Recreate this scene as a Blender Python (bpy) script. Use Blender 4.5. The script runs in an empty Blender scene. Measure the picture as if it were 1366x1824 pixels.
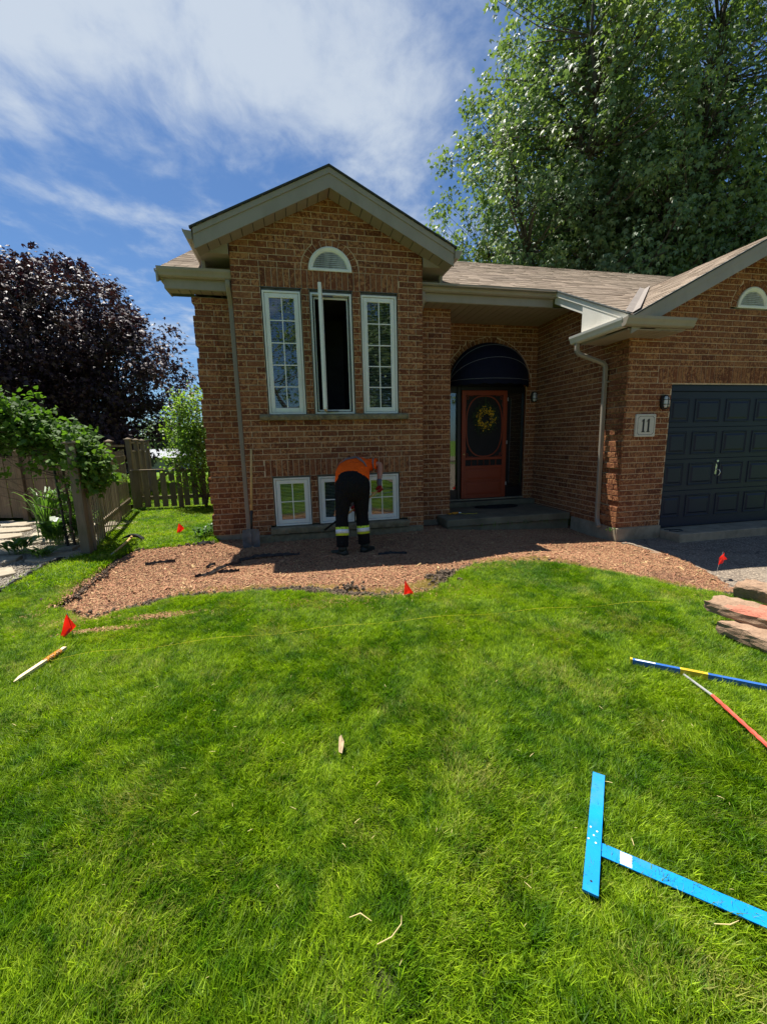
import bpy, math, random
import numpy as np
from mathutils import Vector, Matrix

random.seed(7)
rng = np.random.default_rng(7)
C = bpy.context.scene.collection
sc = bpy.context.scene
PI = math.pi

# ------------------------------------------------------------------ camera, sky, sun, exposure
F_PX, PITCH, YAW, ROLL = 731.9, .171017, .209079, -.022601
cp, sp, cy, sy = math.cos(PITCH), math.sin(PITCH), math.cos(YAW), math.sin(YAW)
fwd = Vector((sy * cp, cy * cp, -sp))
r0 = Vector((cy, -sy, 0.0))
u0_ = r0.cross(fwd)
Rv = r0 * math.cos(ROLL) + u0_ * math.sin(ROLL)
Uv = -r0 * math.sin(ROLL) + u0_ * math.cos(ROLL)
cam = bpy.data.cameras.new("camera")
camo = bpy.data.objects.new("camera", cam)
C.objects.link(camo)
camo.matrix_world = Matrix(((Rv.x, Uv.x, -fwd.x, 0), (Rv.y, Uv.y, -fwd.y, 0), (Rv.z, Uv.z, -fwd.z, 1.5), (0, 0, 0, 1)))
cam.sensor_fit = 'VERTICAL'
cam.sensor_height = 36
cam.lens = F_PX / 1824 * 36
cam.clip_end = 2000
cam.clip_start = .05
sc.camera = camo

SUN = Vector((-.21, .285, 1.0)).normalized()      # towards the sun
SUN_EL = math.asin(SUN.z)
SUN_AZ = math.atan2(SUN.x, SUN.y)
sl = bpy.data.lights.new("sun", 'SUN')
sl.energy = 5.0
sl.angle = math.radians(.5)
sl.color = (1.0, .95, .87)
so = bpy.data.objects.new("sun", sl)
C.objects.link(so)
so.rotation_euler = SUN.to_track_quat('Z', 'Y').to_euler()
so.location = (-6, 8, 30)

sc.view_settings.view_transform = 'Standard'
sc.view_settings.look = 'None'
sc.view_settings.gamma = 1
sc.view_settings.exposure = 1.05
sc.view_settings.use_curve_mapping = False
sc.cycles.max_bounces = 8
sc.cycles.transparent_max_bounces = 24
sc.cycles.use_denoising = True


class NT:
    """small helper for building node trees"""
    def __init__(s, tree):
        s.t = tree
        s.t.nodes.clear()

    def n(s, typ, **kw):
        nd = s.t.nodes.new(typ)
        for k, v in kw.items():
            if k.startswith('i_'):
                nd.inputs[k[2:].replace('_', ' ')].default_value = v
            else:
                setattr(nd, k, v)
        return nd

    def l(s, a, b):
        s.t.links.new(a, b)

    def math(s, op, a, b=None, clamp=False):
        nd = s.n('ShaderNodeMath', operation=op, use_clamp=clamp)
        for i, v in enumerate((a, b)):
            if v is None: continue
            if isinstance(v, (int, float)): nd.inputs[i].default_value = v
            else: s.l(v, nd.inputs[i])
        return nd.outputs[0]

    def mix(s, fac, a, b, blend='MIX'):
        nd = s.n('ShaderNodeMix', data_type='RGBA', blend_type=blend)
        for i, v in ((0, fac), (6, a), (7, b)):
            if isinstance(v, (int, float)): nd.inputs[i].default_value = v
            elif isinstance(v, tuple): nd.inputs[i].default_value = v if len(v) == 4 else v + (1,)
            else: s.l(v, nd.inputs[i])
        return nd.outputs[2]

    def noise(s, vec, scale, detail=4, rough=.55, dist=0):
        nd = s.n('ShaderNodeTexNoise')
        nd.inputs['Scale'].default_value = scale
        nd.inputs['Detail'].default_value = detail
        nd.inputs['Roughness'].default_value = rough
        nd.inputs['Distortion'].default_value = dist
        if vec is not None: s.l(vec, nd.inputs['Vector'])
        return nd.outputs[0]

    def ramp(s, fac, stops, interp='LINEAR'):
        nd = s.n('ShaderNodeValToRGB')
        cr = nd.color_ramp
        cr.interpolation = interp
        while len(cr.elements) < len(stops): cr.elements.new(.5)
        for e, (p, c) in zip(cr.elements, stops):
            e.position = p
            e.color = (c, c, c, 1) if isinstance(c, (int, float)) else (c + (1,) if len(c) == 3 else c)
        s.l(fac, nd.inputs[0])
        return nd.outputs[0]

    def scalev(s, vec, v):
        nd = s.n('ShaderNodeMapping')
        nd.inputs['Scale'].default_value = v
        s.l(vec, nd.inputs[0])
        return nd.outputs[0]


w = bpy.data.worlds.new("World")
sc.world = w
w.use_nodes = True
T = NT(w.node_tree)
sky = T.n('ShaderNodeTexSky', sky_type='NISHITA', sun_disc=False, sun_elevation=SUN_EL, sun_rotation=SUN_AZ,
          altitude=200, air_density=1.0, dust_density=.7, ozone_density=2.2)
gen = T.n('ShaderNodeTexCoord').outputs['Generated']
sep = T.n('ShaderNodeSeparateXYZ'); T.l(gen, sep.inputs[0])
zc = T.math('MAXIMUM', sep.outputs[2], .06)
px_ = T.math('DIVIDE', sep.outputs[0], zc)
py_ = T.math('DIVIDE', sep.outputs[1], zc)
comb = T.n('ShaderNodeCombineXYZ'); T.l(px_, comb.inputs[0]); T.l(py_, comb.inputs[1])
pl = comb.outputs[0]


def blob(cx, cy_, rx, ry, ang=0):
    a = T.math('SUBTRACT', px_, cx); b = T.math('SUBTRACT', py_, cy_)
    ca, sa = math.cos(ang), math.sin(ang)
    u = T.math('ADD', T.math('MULTIPLY', a, ca / rx), T.math('MULTIPLY', b, sa / rx))
    v = T.math('ADD', T.math('MULTIPLY', a, -sa / ry), T.math('MULTIPLY', b, ca / ry))
    d = T.math('ADD', T.math('MULTIPLY', u, u), T.math('MULTIPLY', v, v))
    return T.math('POWER', 2.718, T.math('MULTIPLY', d, -1.0))


CLOUDS = [  # cloud banks: position of the centre in the plane one unit up, radii, turn, weight
    (-.28, 1.22, .50, .30, .15, 1.35), (.16, 1.36, .30, .26, .6, 1.05), (-.62, 1.32, .26, .20, .3, .85), (-.15, .78, .6, .25, .2, .9), (.38, 1.75, .22, .34, .2, .62), (-.74, 2.12, .24, .13, .5, .95), (-.95, 1.62, .4, .14, .2, .6), (-.35, 2.25, .25, .2, .2, .35),
    (.6, 2.4, .45, .5, .2, .4), (-1.0, 4.2, 1.1, .8, .1, .55), (-2.4, 3.0, .9, .5, .2, .4), (1.9, .9, .6, .4, .4, .5),
    (-1.6, -.6, 1.0, .4, .5, .5), (1.0, -1.8, 1.0, .5, .9, .5), (-.6, -3.2, 1.4, .8, .2, .5), (3.5, -1.0, 1.0, 1.4, .2, .4)]
acc = None
for (cx, cy_, rx, ry, an, wt) in CLOUDS:
    b = T.math('MULTIPLY', blob(cx, cy_, rx, ry, an), wt)
    acc = b if acc is None else T.math('ADD', acc, b)
warp = T.n('ShaderNodeTexNoise', noise_dimensions='3D'); warp.inputs['Scale'].default_value = 1.3; warp.inputs['Detail'].default_value = 3
T.l(pl, warp.inputs['Vector'])
wv = T.n('ShaderNodeVectorMath', operation='MULTIPLY_ADD')
T.l(warp.outputs[1], wv.inputs[0]); wv.inputs[1].default_value = (.30, .30, 0); T.l(pl, wv.inputs[2])
n1 = T.noise(T.scalev(wv.outputs[0], (1.9, 1.5, 1)), 1.4, 8, .56)
n2 = T.noise(T.scalev(wv.outputs[0], (5.0, 3.2, 1)), 1.8, 6, .6)
nn = T.math('ADD', T.math('MULTIPLY', n1, .60), T.math('MULTIPLY', n2, .40))
cov = T.math('ADD', T.math('MULTIPLY', acc, .8), T.math('MULTIPLY', T.math('SUBTRACT', nn, .5), 3.4))
cf = T.n('ShaderNodeMapRange', interpolation_type='SMOOTHSTEP')
cf.inputs['From Min'].default_value = -.12; cf.inputs['From Max'].default_value = 1.35
cf.inputs['To Max'].default_value = .80
T.l(cov, cf.inputs[0])
skyc = T.mix(1.0, sky.outputs[0], (.56, .77, .98), 'MULTIPLY')
mx = T.mix(cf.outputs[0], skyc, (5.9, 6.5, 7.1))
bg = T.n('ShaderNodeBackground'); bg.inputs[1].default_value = .058
T.l(mx, bg.inputs[0])
T.l(bg.outputs[0], T.n('ShaderNodeOutputWorld').inputs[0])


# ------------------------------------------------------------------ mesh helpers
class MB:
    def __init__(s):
        s.v, s.f, s.m = [], [], []

    def face(s, pts, mi=0):
        i = len(s.v)
        s.v.extend([tuple(p) for p in pts])
        s.f.append(tuple(range(i, i + len(pts))))
        s.m.append(mi)

    def hexa(s, p, mi=0):            # p: 8 points, bottom ring then top ring
        i = len(s.v)
        s.v.extend([tuple(q) for q in p])
        for q in ((3, 2, 1, 0), (4, 5, 6, 7), (0, 1, 5, 4), (1, 2, 6, 5), (2, 3, 7, 6), (3, 0, 4, 7)):
            s.f.append(tuple(i + k for k in q)); s.m.append(mi)

    def box(s, x0, x1, y0, y1, z0, z1, mi=0):
        s.hexa([(x0, y0, z0), (x1, y0, z0), (x1, y1, z0), (x0, y1, z0), (x0, y0, z1), (x1, y0, z1), (x1, y1, z1), (x0, y1, z1)], mi)

    def bbox(s, x0, x1, y0, y1, z0, z1, b=.004, mi=0):
        """box with bevelled edges"""
        i = len(s.v)
        xs, ys, zs = (x0, x1), (y0, y1), (z0, z1)
        idx = {}
        for a in (0, 1):
            for c in (0, 1):
                for d in (0, 1):
                    X, Y, Z = xs[a], ys[c], zs[d]
                    sx, sy_, sz = (b if a == 0 else -b), (b if c == 0 else -b), (b if d == 0 else -b)
                    for ax, P in (('x', (X, Y + sy_, Z + sz)), ('y', (X + sx, Y, Z + sz)), ('z', (X + sx, Y + sy_, Z))):
                        idx[(a, c, d, ax)] = len(s.v); s.v.append(P)
        def q(*k): s.f.append(tuple(idx[j] for j in k)); s.m.append(mi)
        for a in (0, 1): q((a, 0, 0, 'x'), (a, 1, 0, 'x'), (a, 1, 1, 'x'), (a, 0, 1, 'x'))
        for c in (0, 1): q((0, c, 0, 'y'), (1, c, 0, 'y'), (1, c, 1, 'y'), (0, c, 1, 'y'))
        for d in (0, 1): q((0, 0, d, 'z'), (1, 0, d, 'z'), (1, 1, d, 'z'), (0, 1, d, 'z'))
        for c in (0, 1):
            for d in (0, 1): q((0, c, d, 'y'), (1, c, d, 'y'), (1, c, d, 'z'), (0, c, d, 'z'))
        for a in (0, 1):
            for d in (0, 1): q((a, 0, d, 'x'), (a, 1, d, 'x'), (a, 1, d, 'z'), (a, 0, d, 'z'))
        for a in (0, 1):
            for c in (0, 1): q((a, c, 0, 'x'), (a, c, 1, 'x'), (a, c, 1, 'y'), (a, c, 0, 'y'))
        for a in (0, 1):
            for c in (0, 1):
                for d in (0, 1): q((a, c, d, 'x'), (a, c, d, 'y'), (a, c, d, 'z'))

    def ring_tube(s, pts, rads, n=8, caps=True, mi=0, squash=None):
        pts = [Vector(p) for p in pts]
        if isinstance(rads, (int, float)): rads = [rads] * len(pts)
        base = len(s.v)
        up = Vector((0, 0, 1))
        pa = None
        for k, p in enumerate(pts):
            d = (pts[min(k + 1, len(pts) - 1)] - pts[max(k - 1, 0)])
            if d.length < 1e-9: d = Vector((0, 0, 1))
            d.normalize()
            if pa is None:
                a = d.cross(up if abs(d.z) < .95 else Vector((1, 0, 0))).normalized()
            else:
                a = (pa - d * pa.dot(d)).normalized()
            pa = a
            b = d.cross(a)
            for j in range(n):
                t = 2 * PI * j / n
                s.v.append(tuple(p + (a * math.cos(t) + b * math.sin(t)) * rads[k]))
        for k in range(len(pts) - 1):
            for j in range(n):
                j2 = (j + 1) % n
                s.f.append((base + k * n + j, base + k * n + j2, base + (k + 1) * n + j2, base + (k + 1) * n + j)); s.m.append(mi)
        if caps:
            s.f.append(tuple(base + j for j in range(n))[::-1]); s.m.append(mi)
            s.f.append(tuple(base + (len(pts) - 1) * n + j for j in range(n))); s.m.append(mi)

    def loft(s, rings, mi=0, caps=True, n=None):
        base = len(s.v); n = len(rings[0])
        for r in rings: s.v.extend([tuple(p) for p in r])
        for k in range(len(rings) - 1):
            for j in range(n):
                j2 = (j + 1) % n
                s.f.append((base + k * n + j, base + k * n + j2, base + (k + 1) * n + j2, base + (k + 1) * n + j)); s.m.append(mi)
        if caps:
            s.f.append(tuple(base + j for j in range(n))[::-1]); s.m.append(mi)
            s.f.append(tuple(base + (len(rings) - 1) * n + j for j in range(n))); s.m.append(mi)

    def extrude_profile(s, prof, path, mi=0):
        """prof: list of (out, z); path: list of (Vector pos, Vector out dir)"""
        rings = [[p + o * a + Vector((0, 0, b)) for (a, b) in prof] for p, o in path]
        s.loft(rings, mi)

    def build(s, name, mats, parent=None, smooth=False):
        me = bpy.data.meshes.new(name)
        me.from_pydata(s.v, [], s.f)
        if not isinstance(mats, (list, tuple)): mats = [mats]
        for m in mats: me.materials.append(m)
        if len(mats) > 1: me.polygons.foreach_set('material_index', s.m)
        if smooth: me.polygons.foreach_set('use_smooth', [True] * len(me.polygons))
        me.update()
        o = bpy.data.objects.new(name, me)
        C.objects.link(o)
        if parent is not None: o.parent = parent
        return o


def tag(o, label=None, cat=None, group=None, kind=None):
    if label: o['label'] = label
    if cat: o['category'] = cat
    if group: o['group'] = group
    if kind: o['kind'] = kind
    return o


def empty(name, loc=(0, 0, 0), rz=0):
    o = bpy.data.objects.new(name, None)
    C.objects.link(o)
    o.location = loc
    o.rotation_euler = (0, 0, rz)
    return o


def adopt(o, parent):
    """parent keeping the object's coordinates in the world (parent only translated / turned)"""
    o.parent = parent
    o.matrix_parent_inverse = parent_matrix(parent).inverted()
    return o


def parent_matrix(p):
    m = p.matrix_basis.copy()
    q = p
    while q.parent is not None:
        m = q.parent.matrix_basis @ q.matrix_parent_inverse @ m
        q = q.parent
    return m


def place(o, loc, rot=None):
    """move a mesh written in world coordinates onto an origin at loc (top-level things sit at their base)"""
    me = o.data
    me.transform(Matrix.Translation(-Vector(loc)))
    o.location = loc
    return o


def quick_mesh(name, V, Fc, mat, parent=None, smooth=False):
    """numpy arrays: V (n,3), Fc (m,k)"""
    me = bpy.data.meshes.new(name)
    k = Fc.shape[1]
    me.vertices.add(len(V)); me.vertices.foreach_set('co', V.astype(np.float32).ravel())
    me.loops.add(Fc.size); me.loops.foreach_set('vertex_index', Fc.astype(np.int32).ravel())
    me.polygons.add(len(Fc)); me.polygons.foreach_set('loop_start', np.arange(0, Fc.size, k, dtype=np.int32))
    me.update(calc_edges=True)
    me.validate()
    me.materials.append(mat)
    if smooth: me.polygons.foreach_set('use_smooth', [True] * len(me.polygons))
    o = bpy.data.objects.new(name, me)
    C.objects.link(o)
    if parent is not None: o.parent = parent
    return o


# ------------------------------------------------------------------ materials
def mat(name):
    m = bpy.data.materials.new(name)
    m.use_nodes = True
    t = NT(m.node_tree)
    out = t.n('ShaderNodeOutputMaterial')
    return m, t, out


def pos(t): return t.n('ShaderNodeNewGeometry').outputs['Position']


def island(t):
    a = t.n('ShaderNodeNewGeometry').outputs['Random Per Island']
    b = t.n('ShaderNodeObjectInfo').outputs['Random']
    return t.math('FRACT', t.math('ADD', a, b))


def pbsdf(t, out, col, rough=.6, spec=.5, metal=0, bump=None, bstr=.3, bdist=.01):
    b = t.n('ShaderNodeBsdfPrincipled')
    if isinstance(col, tuple): b.inputs['Base Color'].default_value = col + (1,) if len(col) == 3 else col
    else: t.l(col, b.inputs['Base Color'])
    if isinstance(rough, (int, float)): b.inputs['Roughness'].default_value = rough
    else: t.l(rough, b.inputs['Roughness'])
    b.inputs['Specular IOR Level'].default_value = spec
    b.inputs['Metallic'].default_value = metal
    if bump is not None:
        bn = t.n('ShaderNodeBump'); bn.inputs['Strength'].default_value = bstr; bn.inputs['Distance'].default_value = bdist
        t.l(bump, bn.inputs['Height']); t.l(bn.outputs[0], b.inputs['Normal'])
    t.l(b.outputs[0], out.inputs[0])
    return b


def simple(name, col, rough=.55, spec=.4, metal=0, var=.12, nscale=6, bstr=.15, fine=80, dirt=None, dirtamt=.5):
    m, t, out = mat(name)
    p = pos(t)
    n = t.noise(p, nscale, 5, .6)
    dark = tuple(c * (1 - var * 1.6) for c in col); light = tuple(min(1, c * (1 + var)) for c in col)
    c = t.mix(t.ramp(n, [(.3, 0), (.7, 1)]), dark, light)
    if dirt:
        d = t.noise(t.scalev(p, (1, 1, .35)), 3.1, 7, .7)
        c = t.mix(t.math('MULTIPLY', t.ramp(d, [(.5, 0), (.72, 1)]), dirtamt), c, dirt)
    f = t.noise(p, fine, 3, .6)
    pbsdf(t, out, c, rough, spec, metal, f, bstr, .004)
    return m


# brick: rug-faced, blotched brown and tan
def brick_mat():
    m, t, out = mat('rug_brick')
    p = pos(t)
    r = island(t)
    sep = t.n('ShaderNodeSeparateXYZ'); t.l(p, sep.inputs[0])
    # blotches that stand a little taller than wide
    n1 = t.noise(t.scalev(p, (1, 1, .8)), 34, 4, .6, .6)
    n2 = t.noise(p, 9, 3, .5)
    n3 = t.noise(p, 120, 3, .6)
    base = t.ramp(r, [(0, (.135, .040, .017)), (.3, (.185, .060, .024)), (.55, (.105, .032, .014)), (.8, (.215, .080, .033)), (1, (.150, .048, .021))])
    tan = t.mix(r, (.40, .190, .078), (.29, .125, .050))
    fac = t.math('ADD', t.math('MULTIPLY', n1, .85), t.math('MULTIPLY', n2, .15))
    k = t.math('ADD', fac, t.math('MULTIPLY', t.math('SUBTRACT', t.math('FRACT', t.math('MULTIPLY', r, 7.31)), .5), .10))
    c = t.mix(t.ramp(k, [(.48, 0), (.57, 1)]), base, tan)
    dk = t.ramp(t.noise(p, 55, 3, .6, .4), [(.34, 1), (.44, 0)])
    c = t.mix(t.math('MULTIPLY', dk, .55), c, (.075, .03, .018))
    bump = t.math('ADD', t.math('MULTIPLY', n1, .7), t.math('MULTIPLY', n3, .5))
    pbsdf(t, out, c, .88, .25, 0, bump, .75, .006)
    return m


M = {}
M['brick'] = brick_mat()
M['mortar'] = simple('mortar', (.58, .42, .27), .95, .2, var=.16, nscale=14, bstr=.5, fine=160)
M['concrete'] = simple('foundation_concrete', (.29, .245, .17), .9, .2, var=.2, nscale=5, bstr=.4, fine=90, dirt=(.12, .11, .07), dirtamt=.6)
M['slab'] = simple('porch_concrete', (.165, .145, .092), .85, .25, var=.22, nscale=3, bstr=.4, fine=120, dirt=(.10, .105, .06), dirtamt=.6)
M['sillstone'] = simple('sill_stone', (.21, .175, .105), .9, .2, var=.25, nscale=9, bstr=.8, fine=40, dirt=(.10, .10, .07), dirtamt=.5)
M['alu'] = simple('almond_aluminium', (.285, .245, .19), .5, .4, var=.05, nscale=2, bstr=.03, dirt=(.17, .15, .09), dirtamt=.4)  # trim aluminium as seen in shade, the shade darkened into the colour
M['soffit'] = simple('soffit_aluminium', (.29, .245, .20), .6, .3, var=.05, nscale=3, bstr=.03)
M['alu_white'] = simple('fascia_aluminium', (.66, .63, .56), .5, .4, var=.05, nscale=2, bstr=.03, dirt=(.3, .27, .2), dirtamt=.25)  # same trim where the sun strikes, brightness put into the colour
M['vinyl'] = simple('white_vinyl', (.74, .74, .67), .4, .45, var=.04, nscale=3, bstr=.03, dirt=(.35, .34, .27), dirtamt=.3)
M['muntin'] = simple('muntin_white', (.78, .78, .72), .4, .4, var=.03)
M['blind'] = simple('blind_slats', (.72, .72, .66), .6, .3, var=.05)
M['darkroom'] = simple('dark_room_paint', (.06, .06, .07), .9, .1)  # gloom of the unlit rooms put into the wall colour
M['navy'] = simple('navy_paint', (.0085, .0125, .028), .5, .3, var=.1, nscale=1.5, bstr=.04)
M['blackframe'] = simple('black_frame', (.004, .005, .009), .4, .4, var=.1)
M['orange_door'] = simple('burnt_orange_paint', (.24, .040, .014), .5, .35, var=.08, nscale=3, bstr=.08)
M['canvas'] = simple('navy_canvas', (.003, .0045, .017), .8, .2, var=.12, nscale=8, bstr=.2, fine=300)
M['piping'] = simple('grey_piping', (.10, .11, .13), .7, .2)
M['plaque'] = simple('stone_plaque', (.52, .49, .41), .8, .25, var=.08, nscale=12, bstr=.2)
M['black'] = simple('black_paint', (.012, .012, .013), .45, .4)
M['blackplastic'] = simple('black_plastic', (.02, .02, .021), .55, .35)
M['chrome'] = simple('chrome', (.55, .54, .53), .38, .5, metal=1)
M['brass'] = simple('dull_brass', (.35, .27, .12), .35, .5, metal=1)
M['frosted'] = simple('frosted_glass', (.55, .56, .55), .35, .5, var=.05)
M['steel'] = simple('dull_steel', (.10, .105, .11), .5, .5, metal=.3, var=.3, nscale=14, dirt=(.14, .1, .06), dirtamt=.5)
M['handle_wood'] = simple('handle_wood', (.52, .34, .14), .5, .35, var=.15, nscale=12, bstr=.1)
M['stake_wood'] = simple('stake_wood', (.72, .56, .33), .75, .25, var=.12, nscale=20, bstr=.2)
M['string'] = simple('mason_string', (.70, .62, .05), .7, .2)
M['blue'] = simple('blue_enamel', (.0, .225, .60), .45, .35, var=.10, nscale=9, bstr=.05, dirt=(.10, .22, .30), dirtamt=.5)
M['levelblue'] = simple('level_blue', (.03, .12, .38), .35, .5, var=.15, nscale=8)
M['levelyellow'] = simple('level_yellow', (.62, .42, .03), .4, .4, var=.1)
M['straw'] = simple('pale_straw', (.60, .48, .22), .8, .2)
M['white'] = simple('white_print', (.75, .75, .75), .6, .3, var=.02)
M['print'] = simple('black_print', (.02, .02, .02), .6, .3)
M['grey_metal'] = simple('grey_wand', (.28, .28, .27), .5, .4)
M['redpaint'] = simple('red_wand', (.60, .085, .055), .6, .3, var=.2, nscale=30)
M['fabric'] = simple('landscape_fabric', (.035, .033, .032), .9, .15, var=.3, nscale=20, bstr=.5, fine=60)
M['rubber'] = simple('rubber_mat', (.012, .012, .012), .75, .3, var=.3, nscale=40, bstr=.4)
M['wreathgreen'] = simple('wreath_leaf', (.035, .06, .02), .7, .3, var=.3)
M['wreathyellow'] = simple('wreath_flower', (.62, .37, .02), .7, .3, var=.25, nscale=30)
M['glove_orange'] = simple('orange_cloth', (.62, .26, .03), .8, .2)
M['skin'] = simple('skin', (.42, .19, .12), .55, .35, var=.12, nscale=20)
M['hair'] = simple('hair', (.05, .032, .02), .6, .3)
M['gloves'] = simple('red_glove', (.30, .015, .02), .7, .25, var=.2, nscale=40)
M['glovecuff'] = simple('grey_cuff', (.14, .13, .14), .9, .15)
M['boots'] = simple('rubber_boots', (.018, .022, .014), .5, .35, var=.2)
M['bandgrey'] = simple('retroreflective_grey', (.17, .15, .13), .4, .5)
M['bandwhite'] = simple('retroreflective_white', (.74, .74, .72), .4, .5)
M['bandyellow'] = simple('hi_vis_yellow', (.62, .75, .05), .7, .2)
M['pale_siding'] = simple('pale_siding', (.27, .28, .29), .6, .3)
M['dark_roof'] = simple('dark_roof', (.09, .085, .08), .9, .2)
M['wire'] = simple('power_line', (.02, .02, .02), .6, .3)


def cloth_mat(name, col, wr=8, bstr=.5, sheen=0):
    m, t, out = mat(name)
    p = pos(t)
    n = t.noise(t.scalev(p, (1, 1, .6)), wr, 3, .5, 1.2)
    n2 = t.noise(p, 40, 2, .5)
    c = t.mix(n2, tuple(x * .88 for x in col), tuple(min(1, x * 1.08) for x in col))
    pbsdf(t, out, c, .85, .15, 0, n, bstr, .05)
    return m


M['shirt'] = cloth_mat('hi_vis_orange', (1.0, .105, .004), 13, .9)
M['trousers'] = cloth_mat('black_trousers', (.009, .008, .008), 14, 1.0)


def glass_mat():
    m, t, out = mat('window_glass')
    fr = t.n('ShaderNodeFresnel'); fr.inputs[0].default_value = 1.5
    p = pos(t)
    n = t.noise(p, 1.6, 1, .5)
    bn = t.n('ShaderNodeBump'); bn.inputs['Strength'].default_value = .02; bn.inputs['Distance'].default_value = .1
    t.l(n, bn.inputs['Height'])
    g = t.n('ShaderNodeBsdfGlossy'); g.inputs['Roughness'].default_value = .0
    t.l(bn.outputs[0], g.inputs['Normal'])
    tr = t.n('ShaderNodeBsdfTransparent'); tr.inputs[0].default_value = (.85, .9, .88, 1)
    f = t.math('MINIMUM', t.math('ADD', t.math('MULTIPLY', fr.outputs[0], 1.9), .03), 1.0)
    mxs = t.n('ShaderNodeMixShader')
    t.l(f, mxs.inputs[0]); t.l(tr.outputs[0], mxs.inputs[1]); t.l(g.outputs[0], mxs.inputs[2])
    t.l(mxs.outputs[0], out.inputs[0])
    return m


M['glass'] = glass_mat()


def shingle_mat():
    m, t, out = mat('asphalt_shingle')
    p = pos(t)
    r = island(t)
    base = t.ramp(r, [(0, (.20, .15, .11)), (.25, (.29, .225, .165)), (.5, (.235, .18, .13)), (.75, (.33, .255, .19)), (1, (.255, .19, .14))])
    n = t.noise(p, 150, 3, .7)
    n2 = t.noise(p, 1.2, 4, .6)
    c = t.mix(t.math('MULTIPLY', t.ramp(n, [(.4, 0), (.62, 1)]), .4), base, (.36, .30, .24))
    c = t.mix(t.math('MULTIPLY', t.ramp(n2, [(.45, 0), (.7, 1)]), .35), c, (.17, .14, .11))
    pbsdf(t, out, c, .95, .15, 0, n, .6, .004)
    return m


M['shingle'] = shingle_mat()
M['valley'] = simple('valley_flashing', (.22, .19, .165), .8, .3, var=.1)
M['dripedge'] = simple('drip_edge', (.035, .04, .035), .7, .3)


def leaf_mat(name, c1, c2, c3, trans=.45, rough=.38, spec=.5, tcol=None, scale=.5):
    m, t, out = mat(name)
    p = pos(t)
    r = island(t)
    n = t.noise(p, scale, 3, .5)
    a = t.mix(r, c1, c2)
    c = t.mix(t.ramp(n, [(.45, 0), (.7, 1)]), a, c3)
    b = t.n('ShaderNodeBsdfPrincipled')
    t.l(c, b.inputs['Base Color']); b.inputs['Roughness'].default_value = rough; b.inputs['Specular IOR Level'].default_value = spec
    tl = t.n('ShaderNodeBsdfTranslucent')
    tc = t.mix(1.0, c, tcol or (1.5, 1.7, .6), 'MULTIPLY')
    t.l(tc, tl.inputs[0])
    mxs = t.n('ShaderNodeMixShader'); mxs.inputs[0].default_value = trans
    t.l(b.outputs[0], mxs.inputs[1]); t.l(tl.outputs[0], mxs.inputs[2])
    t.l(mxs.outputs[0], out.inputs[0])
    return m


M['maple_leaf'] = leaf_mat('green_maple_leaf', (.085, .135, .058), (.150, .205, .105), (.18, .23, .07), .32, .5, .4)
M['red_leaf'] = leaf_mat('crimson_maple_leaf', (.026, .015, .023), (.045, .023, .032), (.055, .033, .030), .12, .52, .35, (1.5, .8, .7))
M['shrub_leaf'] = leaf_mat('shrub_leaf', (.12, .20, .035), (.17, .26, .05), (.20, .26, .05), .45, .45, .35)
M['vine_leaf'] = leaf_mat('vine_leaf', (.045, .095, .015), (.085, .16, .025), (.12, .20, .03), .42, .62, .25)
M['bed_leaf'] = leaf_mat('garden_leaf', (.045, .105, .025), (.085, .165, .035), (.12, .20, .04), .4, .4, .4)
M['bark'] = simple('bark', (.075, .06, .05), .9, .2, var=.35, nscale=9, bstr=.9, fine=24)
M['twig'] = simple('twig', (.12, .085, .06), .9, .2, var=.3)


def grass_mat(name, dry=0):
    m, t, out = mat(name)
    p = pos(t)
    r = island(t)
    big = t.noise(p, .9, 4, .55)
    mid = t.noise(p, 7.0, 5, .65, .8)
    a = t.mix(r, (.022, .078, .001), (.105, .235, .003))
    b = t.mix(r, (.145, .268, .003), (.310, .43, .020))
    c = t.mix(t.ramp(t.math('ADD', t.math('MULTIPLY', big, .42), t.math('MULTIPLY', mid, .58)), [(.43, 0), (.57, 1)]), a, b)
    fr2 = t.math('FRACT', t.math('MULTIPLY', r, 31.7))
    c = t.mix(1.0, c, t.ramp(fr2, [(0, (.40, .45, .5)), (.45, (.85, .85, .8)), (.8, (1.2, 1.15, 1.0)), (1, (1.75, 1.6, 1.6))]), 'MULTIPLY')
    sel = t.math('ADD', t.math('MULTIPLY', t.noise(p, 2.1, 5, .65), .8), t.math('MULTIPLY', t.math('FRACT', t.math('MULTIPLY', r, 13.7)), .25))
    c = t.mix(t.ramp(sel, [(.61, 0), (.73, .7)]), c, (.42, .38, .10))
    bs = t.n('ShaderNodeBsdfPrincipled'); t.l(c, bs.inputs['Base Color'])
    bs.inputs['Roughness'].default_value = .5; bs.inputs['Specular IOR Level'].default_value = .18
    tl = t.n('ShaderNodeBsdfTranslucent'); t.l(t.mix(1.0, c, (1.45, 1.55, .3), 'MULTIPLY'), tl.inputs[0])
    mxs = t.n('ShaderNodeMixShader'); mxs.inputs[0].default_value = .42
    t.l(bs.outputs[0], mxs.inputs[1]); t.l(tl.outputs[0], mxs.inputs[2]); t.l(mxs.outputs[0], out.inputs[0])
    return m


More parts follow.
